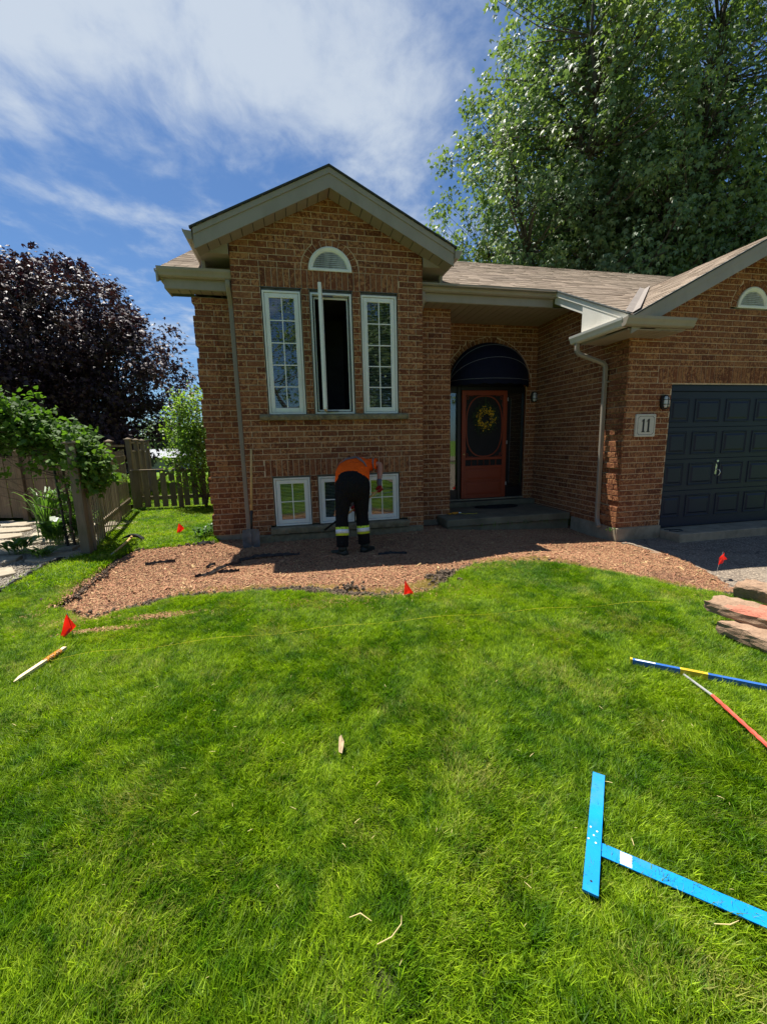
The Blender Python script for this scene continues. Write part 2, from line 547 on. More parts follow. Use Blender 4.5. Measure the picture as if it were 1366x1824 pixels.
M['grass'] = grass_mat('grass_blade')
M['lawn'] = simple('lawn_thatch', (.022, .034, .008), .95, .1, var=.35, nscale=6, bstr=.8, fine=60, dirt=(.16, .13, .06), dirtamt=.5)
M['lawnfar'] = simple('far_lawn', (.11, .19, .025), .95, .1, var=.3, nscale=3, bstr=.8, fine=40)
M['soil'] = simple('dark_soil', (.055, .040, .030), .95, .1, var=.45, nscale=14, bstr=1.0, fine=60, dirt=(.16, .12, .08), dirtamt=.5)
M['bedbase'] = simple('mulch_base', (.10, .055, .036), .95, .1, var=.4, nscale=20, bstr=1.0, fine=90, dirt=(.12, .075, .05), dirtamt=.6)


def chip_mat():
    m, t, out = mat('red_cedar_chip')
    p = pos(t)
    r = island(t)
    base = t.ramp(r, [(0, (.31, .135, .068)), (.25, (.42, .22, .115)), (.5, (.23, .095, .048)), (.75, (.50, .31, .165)), (.93, (.46, .34, .15)), (1, (.09, .052, .03))])
    n = t.noise(p, 60, 3, .6)
    big = t.noise(p, 1.7, 4, .6)
    c = t.mix(t.math('MULTIPLY', n, .5), base, (.27, .13, .08))
    c = t.mix(t.ramp(big, [(.52, 0), (.72, .55)]), c, (.17, .085, .055))
    # drier, straw coloured towards the front edge where turf was lifted
    pbsdf(t, out, c, .85, .2, 0, n, .5, .003)
    return m


M['chip'] = chip_mat()


def asphalt_mat():
    m, t, out = mat('old_asphalt')
    p = pos(t)
    v = t.n('ShaderNodeTexVoronoi'); v.inputs['Scale'].default_value = 75; t.l(p, v.inputs['Vector'])
    n = t.noise(p, 2.4, 6, .65)
    st = t.n('ShaderNodeSeparateColor'); t.l(v.outputs['Color'], st.inputs[0])
    c = t.ramp(st.outputs[0], [(0, (.085, .066, .050)), (.5, (.145, .116, .088)), (.85, (.25, .205, .155)), (1, (.38, .30, .215))])
    c = t.mix(t.ramp(n, [(.42, 0), (.72, .6)]), c, (.27, .22, .16))
    # a few hairline cracks
    vc = t.n('ShaderNodeTexVoronoi', feature='DISTANCE_TO_EDGE'); vc.inputs['Scale'].default_value = .75
    wn = t.n('ShaderNodeTexNoise'); wn.inputs['Scale'].default_value = 3; wn.inputs['Detail'].default_value = 6; t.l(p, wn.inputs['Vector'])
    ma = t.n('ShaderNodeVectorMath', operation='MULTIPLY_ADD'); t.l(wn.outputs[1], ma.inputs[0]); ma.inputs[1].default_value = (.35, .35, 0); t.l(p, ma.inputs[2])
    t.l(ma.outputs[0], vc.inputs['Vector'])
    cr = t.ramp(vc.outputs['Distance'], [(.003, 1), (.010, 0)])
    c = t.mix(t.math('MULTIPLY', cr, .8), c, (.05, .045, .04))
    h = t.math('SUBTRACT', t.math('MULTIPLY', v.outputs['Distance'], -1.0), cr)
    pbsdf(t, out, c, .9, .25, 0, h, .6, .006)
    return m


M['asphalt'] = asphalt_mat()


def wood_fence(name, col, mossy=.3):
    m, t, out = mat(name)
    p = pos(t)
    r = island(t)
    g = t.noise(t.scalev(p, (14, 14, 1.2)), 3, 6, .65, .3)
    a = t.mix(r, tuple(x * .72 for x in col), tuple(x * 1.2 for x in col))
    c = t.mix(t.math('MULTIPLY', t.ramp(g, [(.4, 0), (.65, 1)]), .6), a, tuple(x * .45 for x in col))
    mo = t.noise(p, 2.2, 5, .65)
    c = t.mix(t.ramp(mo, [(.5, 0), (.75, mossy)]), c, (.10, .105, .04))
    pbsdf(t, out, c, .88, .2, 0, g, .4, .01)
    return m


M['fence'] = wood_fence('weathered_fence', (.235, .185, .13))
M['slat'] = wood_fence('weathered_slat', (.36, .30, .21), .3)
M['fence_brown'] = wood_fence('brown_fence', (.16, .115, .075), .2)


def stone_mat(name, c1, c2, c3, sc_=5, bd=.02):
    m, t, out = mat(name)
    p = pos(t)
    r = island(t)
    n = t.noise(p, sc_, 7, .65)
    n2 = t.noise(t.scalev(p, (1, 1, 3)), sc_ * 4, 5, .65)
    c = t.mix(t.ramp(n, [(.35, 0), (.65, 1)]), c1, c2)
    c = t.mix(t.ramp(n2, [(.5, 0), (.68, .7)]), c, c3)
    pbsdf(t, out, c, .92, .2, 0, t.math('ADD', n, t.math('MULTIPLY', n2, .6)), .8, bd)
    return m


M['sandstone'] = stone_mat('red_sandstone', (.26, .165, .105), (.35, .235, .155), (.15, .095, .065), 9)
M['sandstone_red'] = stone_mat('fresh_sandstone', (.42, .14, .09), (.46, .19, .125), (.28, .10, .07), 9)
M['flagstone'] = stone_mat('pale_flagstone', (.29, .245, .175), (.38, .325, .24), (.19, .165, .12), 4)
M['gravel'] = stone_mat('limestone_gravel', (.32, .285, .225), (.44, .39, .31), (.18, .155, .12), 30)
M['cloddirt'] = stone_mat('soil_clod', (.07, .048, .034), (.13, .096, .066), (.24, .185, .125), 14)


def flag_mat():
    m, t, out = mat('red_flag_plastic')
    b = t.n('ShaderNodeBsdfPrincipled'); b.inputs['Base Color'].default_value = (.82, .010, .006, 1); b.inputs['Roughness'].default_value = .35
    tl = t.n('ShaderNodeBsdfTranslucent'); tl.inputs[0].default_value = (.95, .02, .01, 1)
    mxs = t.n('ShaderNodeMixShader'); mxs.inputs[0].default_value = .5
    t.l(b.outputs[0], mxs.inputs[1]); t.l(tl.outputs[0], mxs.inputs[2]); t.l(mxs.outputs[0], out.inputs[0])
    return m


M['flag'] = flag_mat()


# ------------------------------------------------------------------ ground
def sm(t):
    t = np.clip(t, 0, 1)
    return t * t * (3 - 2 * t)


def gz(x, y):
    """height of the finished ground (lawn surface)"""
    return -sm((x - 2.8) / 2) * (.12 + .08 * sm((5 - y) / 1.5)) * sm((y - 2.2) / 1.3)


def bedz(x, y):
    """the dug-out, mulched bed lies a little below the lawn and rises to the house"""
    und = .012 * np.sin(x * 3.1 + 1.3 * np.sin(y * 2.3)) + .010 * np.sin(y * 4.7 + x * 1.7)
    x = np.asarray(x, float); y = np.asarray(y, float)
    return gz(x, y) - .018 - .034 * sm((y - 4.4) / .8) - .07 * np.exp(-(bed_dist(x, y) / .045) ** 2) + .042 * sm((y - 5.3) / 1.2) * (1 - sm((x - 1.9) / 1.2)) + und * .8 + .008 * sm((x - 3.7) / .8)


BED = [(-1.274, 6.7), (-1.784, 6.541), (-2.418, 6.488), (-2.497, 6.071), (-2.471, 5.612), (-2.432, 5.032), (-2.361, 4.45),
       (-2.416, 4.294), (-2.137, 4.125), (-1.831, 3.79), (-1.794, 3.883), (-1.604, 4.016), (-1.432, 4.088), (-1.241, 4.248),
       (-.866, 4.214), (-.518, 4.206), (-.034, 4.121), (.184, 3.963), (.458, 3.79), (.714, 3.697), (1.068, 3.672), (1.316, 3.769),
       (1.562, 3.97), (1.792, 4.242), (2.081, 4.455), (2.626, 4.399), (2.989, 4.252), (3.225, 4.046), (3.404, 3.869),
       (3.735, 3.702), (3.826, 3.479), (4.12, 3.30), (4.20, 3.10)]
DRIVE = [(4.486, 3.15), (4.785, 3.882), (4.863, 4.282), (4.93, 4.956), (4.90, 5.42)]


def bed_dist(x, y):
    """distance to the cut edge between bed and lawn"""
    d = np.full(np.shape(x), 9.0)
    for (x1, y1), (x2, y2) in zip(BED[2:-1], BED[3:]):
        L2_ = (x2 - x1) ** 2 + (y2 - y1) ** 2
        t = np.clip(((x - x1) * (x2 - x1) + (y - y1) * (y2 - y1)) / L2_, 0, 1)
        d = np.minimum(d, np.hypot(x - x1 - t * (x2 - x1), y - y1 - t * (y2 - y1)))
    return d


BEDPOLY = BED + [(a + .12, b) for a, b in DRIVE] + [(5.0, 7.9), (-1.27, 7.9)]
LAWN = [(-14, -14), (3.2, -14), (3.35, 0), (3.6, 1.8), (3.95, 2.7), (4.486, 3.15)] + BED[::-1] + \
       [(-1.27, 12), (-3.9, 12), (-3.80, 10.6), (-2.93, 6.45), (-3.05, 6.40), (-3.2, 5.75), (-3.15, 5.3), (-3.12, 4.86), (-3.9, 4.0), (-14, 3.4)]


def inside(poly, x, y):
    x = np.asarray(x, float); y = np.asarray(y, float)
    r = np.zeros(x.shape, bool)
    n = len(poly)
    for i in range(n):
        x1, y1 = poly[i]; x2, y2 = poly[(i + 1) % n]
        c = ((y1 > y) != (y2 > y)) & (x < (x2 - x1) * (y - y1) / ((y2 - y1) + 1e-12) + x1)
        r ^= c
    return r


def edge_wobble(x, y, a=.02):
    return x + a * np.sin(y * 23 + 3 * np.sin(x * 9)) + a * .6 * np.sin(x * 41), y + a * np.sin(x * 27 + 2 * np.sin(y * 11)) + a * .6 * np.sin(y * 37)


def sheet(name, poly, zf, step, bounds, mt, wob=.0, skirt=0, mat2=None, pred=None):
    x0, x1, y0, y1 = bounds
    nx = int(round((x1 - x0) / step)); ny = int(round((y1 - y0) / step))
    xs = np.linspace(x0, x1, nx + 1); ys = np.linspace(y0, y1, ny + 1)
    gx, gy = np.meshgrid((xs[:-1] + xs[1:]) / 2, (ys[:-1] + ys[1:]) / 2)
    wx, wy = edge_wobble(gx, gy, wob)
    ins = inside(poly, wx, wy)
    if pred is not None: ins &= pred(gx, gy)
    X, Y = np.meshgrid(xs, ys)
    Z = zf(X, Y)
    jx = rng.uniform(-.25, .25, X.shape) * step * (1 if wob else 0)
    jy = rng.uniform(-.25, .25, X.shape) * step * (1 if wob else 0)
    V = np.stack([X + jx, Y + jy, Z], -1).reshape(-1, 3)
    idx = np.arange((nx + 1) * (ny + 1)).reshape(ny + 1, nx + 1)
    jj, ii = np.nonzero(ins)
    Fq = np.stack([idx[jj, ii], idx[jj, ii + 1], idx[jj + 1, ii + 1], idx[jj + 1, ii]], -1)
    mats = np.zeros(len(Fq), np.int32)
    if skirt:
        n0 = len(V)
        V = np.concatenate([V, V - np.array([0, 0, skirt])])
        sk = []
        pad = np.pad(ins, 1)
        for dj, di, a, b in ((-1, 0, (0, 0), (0, 1)), (1, 0, (1, 1), (1, 0)), (0, -1, (1, 0), (0, 0)), (0, 1, (0, 1), (1, 1))):
            m_ = ins & ~pad[1 + dj:1 + dj + ins.shape[0], 1 + di:1 + di + ins.shape[1]]
            j2, i2 = np.nonzero(m_)
            p = idx[j2 + a[0], i2 + a[1]]; q = idx[j2 + b[0], i2 + b[1]]
            sk.append(np.stack([p, q, q + n0, p + n0], -1))
        sk = np.concatenate(sk)
        Fq = np.concatenate([Fq, sk]); mats = np.concatenate([mats, np.ones(len(sk), np.int32)])
    used = np.unique(Fq); remap = np.full(len(V), -1); remap[used] = np.arange(len(used))
    o = quick_mesh(name, V[used], remap[Fq], mt)
    if mat2 is not None:
        o.data.materials.append(mat2)
        if len(o.data.polygons) == len(mats): o.data.polygons.foreach_set('material_index', mats)
    return o


# wide soil sheet under everything
g = MB()
xs = [-400, -60, -20, -8, -5, -3, -1.5, 0, 1.5, 2.8, 3.6, 4.4, 5.2, 7, 9, 14, 30, 80, 400]
ys = [-400, -60, -20, -8, -3, 0, 1.5, 2.5, 3.2, 3.9, 4.6, 5.3, 6.2, 8, 11, 16, 30, 80, 400]
for i in range(len(xs) - 1):
    for j in range(len(ys) - 1):
        q = [(xs[i], ys[j]), (xs[i + 1], ys[j]), (xs[i + 1], ys[j + 1]), (xs[i], ys[j + 1])]
        g.face([(a, b, float(gz(a, b)) - .30) for a, b in q])
tag(g.build('ground', M['lawnfar']), kind='structure')

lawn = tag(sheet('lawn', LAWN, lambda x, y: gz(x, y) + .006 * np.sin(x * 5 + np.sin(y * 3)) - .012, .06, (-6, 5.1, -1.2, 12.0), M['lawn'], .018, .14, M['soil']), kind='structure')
o = tag(sheet('yard', LAWN, lambda x, y: gz(x, y) - .012, .5, (-14, 4, -14, -1.2), M['lawnfar'], 0), kind='structure')
o = tag(sheet('field', [(-60, 12), (40, 12), (40, 70), (-60, 70)], lambda x, y: gz(x, y) - .02, 2.0, (-60, 40, 12, 70), M['lawnfar']), kind='structure')
bed = tag(sheet('mulch_bed', BEDPOLY, bedz, .04, (-2.7, 5.1, 3.0, 7.0), M['bedbase'], .01, 0), kind='structure')
DRPOLY = [(3.2, -14), (3.35, 0), (3.6, 1.8), (3.95, 2.7), (4.486, 3.15), (4.785, 3.882), (4.863, 4.282), (4.93, 4.956), (4.9, 5.5), (9.6, 5.5), (9.6, -14)]
drive = tag(sheet('driveway', DRPOLY, lambda x, y: gz(x, y) - .012, .06, (2.9, 9.6, -1.0, 5.4), M['asphalt'], .012), kind='structure')
tag(sheet('drive_apron', DRPOLY, lambda x, y: gz(x, y) - .012, .5, (2.9, 9.6, -14, -1.0), M['asphalt']), kind='structure')
# street behind the camera
g = MB(); g.box(-60, 60, -24, -14.2, -.4, -.10); tag(g.build('road', M['asphalt']), kind='structure')
g = MB(); g.bbox(-60, 3.0, -14.2, -14.0, -.4, .0, .02); tag(g.build('kerb', M['concrete']), kind='structure')


# ---- instanced ground cover through geometry nodes
SRC = bpy.data.collections.new("clump_sources")


def src_obj(name, V, Fc, mt):
    me = bpy.data.meshes.new(name)
    me.from_pydata([tuple(v) for v in V], [], [tuple(f) for f in Fc])
    me.materials.append(mt)
    me.update()
    return bpy.data.objects.new(name, me)


def scatter(name, base_pts, sources, scale_rng, tilt, mt, label=None, kind='stuff', lay=0):
    """an object whose vertices are scatter points; geometry nodes put one clump on each"""
    me = bpy.data.meshes.new(name)
    me.vertices.add(len(base_pts)); me.vertices.foreach_set('co', base_pts.astype(np.float32).ravel())
    me.update()
    o = bpy.data.objects.new(name, me); C.objects.link(o)
    me.materials.append(mt)
    col = bpy.data.collections.new(name + "_clumps")
    for s_ in sources: col.objects.link(s_)
    ng = bpy.data.node_groups.new(name + "_nodes", 'GeometryNodeTree')
    ng.interface.new_socket('Geometry', in_out='INPUT', socket_type='NodeSocketGeometry')
    ng.interface.new_socket('Geometry', in_out='OUTPUT', socket_type='NodeSocketGeometry')
    N = ng.nodes
    gi = N.new('NodeGroupInput'); go = N.new('NodeGroupOutput')
    ip = N.new('GeometryNodeInstanceOnPoints')
    ci = N.new('GeometryNodeCollectionInfo'); ci.inputs[0].default_value = col
    ci.inputs['Separate Children'].default_value = True; ci.inputs['Reset Children'].default_value = True
    ip.inputs['Pick Instance'].default_value = True
    rv = N.new('FunctionNodeRandomValue'); rv.data_type = 'FLOAT_VECTOR'
    rv.inputs[0].default_value = (-tilt, -tilt, 0); rv.inputs[1].default_value = (tilt, tilt, 6.283)
    rot_out = rv.outputs[0]
    if lay:
        # mown and trodden turf lies in drifts: neighbouring tufts lean the same way
        x, y = base_pts[:, 0], base_pts[:, 1]
        fld = 2.2 * np.sin(x * 2.1 + 1.7 * np.sin(y * 1.9)) + 1.6 * np.sin(y * 3.3 + 2.0 * np.sin(x * 2.7 + 1)) + 1.1 * np.sin(x * 6.1 - y * 4.3)
        rot = np.stack([rng.uniform(-tilt, tilt, len(x)), rng.uniform(-tilt, tilt, len(x)), fld + rng.normal(0, lay, len(x))], -1)
        at = me.attributes.new('lie', 'FLOAT_VECTOR', 'POINT'); at.data.foreach_set('vector', rot.astype(np.float32).ravel())
        na = N.new('GeometryNodeInputNamedAttribute'); na.data_type = 'FLOAT_VECTOR'; na.inputs[0].default_value = 'lie'
        rot_out = na.outputs[0]
    rs = N.new('FunctionNodeRandomValue'); rs.data_type = 'FLOAT'
    rs.inputs[2].default_value = scale_rng[0]; rs.inputs[3].default_value = scale_rng[1]; rs.inputs['Seed'].default_value = 5
    L = ng.links
    L.new(gi.outputs[0], ip.inputs['Points']); L.new(ci.outputs[0], ip.inputs['Instance'])
    L.new(rot_out, ip.inputs['Rotation']); L.new(rs.outputs[1], ip.inputs['Scale'])
    L.new(ip.outputs[0], go.inputs[0])
    md = o.modifiers.new('scatter', 'NODES'); md.node_group = ng
    tag(o, label, kind=kind)
    return o


def tuft(k, n, h, spread, wid):
    V, Fc = [], []
    R = random.Random(k)
    for i in range(n):
        a = R.uniform(0, 2 * PI); r = spread * math.sqrt(R.random())
        x, y = r * math.cos(a), r * math.sin(a)
        hh = h * R.uniform(.55, 1.15); ld = R.gauss(0, 1.1); ln = hh * R.uniform(.2, 1.15)
        wd = wid * R.uniform(.7, 1.3); pa = ld + PI / 2 + R.uniform(-.6, .6)
        dx, dy = math.cos(ld), math.sin(ld); wx, wy = math.cos(pa) * wd / 2, math.sin(pa) * wd / 2
        b = len(V)
        V += [(x - wx, y - wy, -.01), (x + wx, y + wy, -.01),
              (x + dx * ln * .35 + wx * .9, y + dy * ln * .35 + wy * .9, hh * .55), (x + dx * ln * .35 - wx * .9, y + dy * ln * .35 - wy * .9, hh * .55),
              (x + dx * ln, y + dy * ln, hh * R.uniform(.8, 1.0))]
        Fc += [(b, b + 1, b + 2, b + 3), (b + 3, b + 2, b + 4)]
    return V, Fc


tufts = [src_obj('grass_tuft', *tuft(k, 30, .047, .036, .0025), M['grass']) for k in range(8)]
tufts_far = [src_obj('grass_tuft_far', *tuft(30 + k, 20, .05, .05, .006), M['grass']) for k in range(5)]


def scatter_pts(n, bounds, poly, dens=None, zf=gz, zoff=-.012):
    x = rng.uniform(bounds[0], bounds[1], n); y = rng.uniform(bounds[2], bounds[3], n)
    wx, wy = edge_wobble(x, y, .018)
    k = inside(poly, wx, wy)
    if dens is not None: k &= rng.random(n) < dens(x, y)
    x, y = x[k], y[k]
    return np.stack([x, y, zf(x, y) + zoff], -1)


def near_view(x, y):      # keep the dense turf to what the camera and a step to its side can see
    return ((x > -1.9 - .75 * y) & (x < 1.9 + 1.15 * y)).astype(float)


# bald scraps of turf where the sod was nicked, close to the bed
def turf_density(x, y):
    d = near_view(x, y)
    for cx, cy_, rx, ry in ((-1.22, 3.80, .30, .07), (-1.62, 3.62, .28, .05), (.15, 4.02, .1, .05), (-1.0, 3.95, .18, .05)):
        d = d * np.where(((x - cx) / rx) ** 2 + ((y - cy_) / ry) ** 2 < 1, .18, 1)
    return d


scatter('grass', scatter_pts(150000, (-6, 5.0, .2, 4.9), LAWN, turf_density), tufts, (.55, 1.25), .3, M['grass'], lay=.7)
scatter('side_grass', scatter_pts(34000, (-4.0, -1.2, 4.9, 12.0), LAWN), tufts_far, (.7, 1.5), .25, M['grass'], lay=1.2)
scatter('back_grass', scatter_pts(30000, (-14, 4, 12, 22), [(-14, 12), (4, 12), (4, 22), (-14, 22)]), tufts_far, (1.0, 2.2), .25, M['grass'])
scatter('yard_grass', scatter_pts(16000, (-6, 3.4, -6, .2), LAWN), tufts_far, (.9, 1.6), .25, M['grass'])


def chip(k):
    R = random.Random(k)
    l, w_, h = R.uniform(.010, .028), R.uniform(.004, .009), R.uniform(.002, .004)
    V = [(-l, -w_, 0), (l * R.uniform(.7, 1), -w_ * R.uniform(.3, 1), 0), (l, w_ * R.uniform(.3, 1), 0), (-l * R.uniform(.6, 1), w_, 0)]
    V = V + [(x * .94, y * .9, z + h + R.uniform(0, .002)) for x, y, z in V]
    return V, [(0, 1, 2, 3), (4, 5, 6, 7), (0, 1, 5, 4), (1, 2, 6, 5), (2, 3, 7, 6), (3, 0, 4, 7)]


chips = [src_obj('wood_chip', *chip(k), M['chip']) for k in range(14)]
scatter('wood_chips', scatter_pts(330000, (-2.6, 5.1, 3.0, 6.9), BEDPOLY, lambda x, y: np.where((bed_dist(x, y) < .055 + .03 * np.sin(x * 19 + y * 7)), .06, 1), zf=bedz, zoff=.004), chips, (.22, .66), .45, M['chip'])
scatter('bark_pieces', scatter_pts(2600, (-2.6, 5.1, 3.0, 6.9), BEDPOLY, zf=bedz, zoff=.010), chips, (.8, 1.7), .6, M['chip'])
# spill of chips onto the turf in front of the bed
sp_ = []
for cx, cy_, rx, ry, n in ((-1.22, 3.80, .30, .07, 700), (-1.62, 3.62, .28, .05, 450), (-1.9, 3.86, .25, .12, 500), (.6, 3.75, 1.0, .16, 900), (2.4, 4.35, 1.2, .12, 900), (-2.4, 4.7, .12, .8, 900), (4.1, 3.2, .35, .25, 500)):
    a = rng.normal(0, .5, (n, 2))
    x, y = cx + a[:, 0] * rx, cy_ + a[:, 1] * ry
    sp_.append(np.stack([x, y, gz(x, y) + .012], -1))
scatter('spilled_chips', np.concatenate(sp_), chips, (.3, .8), .6, M['chip'])


scatter('fallen_straw', scatter_pts(420, (-3.5, 4.5, .4, 4.2), LAWN, near_view, zoff=.038), [src_obj('straw_bit', [(-.02, -.0011, 0), (.0, -.0013, .004), (.022, 0, .002), (0, .0013, .004), (-.02, .0011, 0)], [(0, 1, 3, 4), (1, 2, 3)], M['straw'])], (.3, .8), .5, M['straw'])


def clod(k, s=1.0):
    R = random.Random(100 + k)
    V, Fc = [], []
    nu, nv = 7, 5
    for j in range(nv):
        ph = PI * (j + .5) / nv
        for i in range(nu):
            th = 2 * PI * i / nu
            r = s * R.uniform(.65, 1.25)
            V.append((r * math.sin(ph) * math.cos(th), r * math.sin(ph) * math.sin(th), .7 * r * math.cos(ph)))
    for j in range(nv - 1):
        for i in range(nu):
            i2 = (i + 1) % nu
            Fc.append((j * nu + i, j * nu + i2, (j + 1) * nu + i2, (j + 1) * nu + i))
    Fc.append(tuple(range(nu))); Fc.append(tuple((nv - 1) * nu + i for i in range(nu))[::-1])
    return V, Fc


clods = [src_obj('soil_clod', *clod(k, .02), M['cloddirt']) for k in range(7)]
pts = []
ring = BED + [DRIVE[0]]
for i in range(len(ring) - 1):
    (x1, y1), (x2, y2) = ring[i], ring[i + 1]
    L_ = math.hypot(x2 - x1, y2 - y1)
    dens = 900 if -.6 < x1 < 2.1 else 620
    if x1 > 2.0: dens = 200
    if y1 > 6.3: dens = 150
    k = int(L_ * dens)
    t_ = rng.random(k)
    off = np.abs(rng.normal(.05, .030, k))
    nx_, ny_ = -(y2 - y1) / max(L_, 1e-6), (x2 - x1) / max(L_, 1e-6)
    # the bed lies to the left of the outline as it is walked
    x = x1 + (x2 - x1) * t_ + nx_ * off; y = y1 + (y2 - y1) * t_ + ny_ * off
    z = bedz(x, y) + .012 + rng.random(k) * .02
    nz_ = np.sin(x * 4.1 + 2 * np.sin(y * 3.3)) + np.sin(y * 5.3 + x * 2.2)
    kp = rng.random(k) < np.clip((.75 if -.6 < x1 < 2.1 else .35) + .5 * nz_, .08, 1)
    x, y, z = x[kp], y[kp], z[kp]
    pts.append(np.stack([x, y, z], -1))
for cx, cy_, n, s_ in ((.50, 3.99, 40, .06), (1.50, 4.10, 130, .08), (1.62, 4.22, 60, .05), (-2.42, 5.3, 60, .07), (-2.34, 4.6, 60, .08)):
    a = rng.normal(0, s_, (n, 2)); x, y = cx + a[:, 0], cy_ + a[:, 1]
    pts.append(np.stack([x, y, bedz(x, y) + .02 + rng.random(n) * .04], -1))
scatter('soil_clods', np.concatenate(pts), clods, (.25, 1.25), 1.5, M['cloddirt'])
# lifted, dried turf along the front lip of the bed
M['drygrass'] = leaf_mat('dry_grass', (.34, .27, .09), (.50, .40, .16), (.26, .27, .05), .35, .7, .2, (1.2, 1.1, .6), 3)
dtufts = [src_obj('dry_tuft', *tuft(60 + k, 22, .030, .035, .0028), M['drygrass']) for k in range(5)]
dp = []
for (x1, y1), (x2, y2), n_d in [(BED[i], BED[i + 1], d_) for i, d_ in [(13, 60), (14, 90), (15, 110), (16, 110), (17, 100), (18, 130), (19, 420), (20, 800), (21, 800), (22, 420), (24, 120), (25, 160), (26, 120), (27, 90), (28, 110), (29, 160), (30, 160), (31, 120)]]:
    t_ = rng.random(n_d); o_ = np.abs(rng.normal(.10, .07, n_d)) + .02
    L_ = math.hypot(x2 - x1, y2 - y1)
    x = x1 + (x2 - x1) * t_ - (y2 - y1) / L_ * o_; y = y1 + (y2 - y1) * t_ + (x2 - x1) / L_ * o_
    dp.append(np.stack([x, y, bedz(x, y)], -1))
scatter('dry_turf', np.concatenate(dp), dtufts, (.5, 1.1), .9, M['drygrass'])

# ------------------------------------------------------------------ the house
house = tag(empty('brick_house', (1.8, 6.5, 0)), 'single-storey brown brick house with a front gable bay, recessed porch and attached garage', 'house')


def hp(o, parent=house):
    return adopt(o, parent)


CO = .0844          # one brick course
ML = .2546          # one brick and joint
JT = .0105
Z0 = 1.0


def course_z(k): return Z0 + k * CO


BRICKS = []          # (size score, wall object, list of four (u,z) corners, frame)


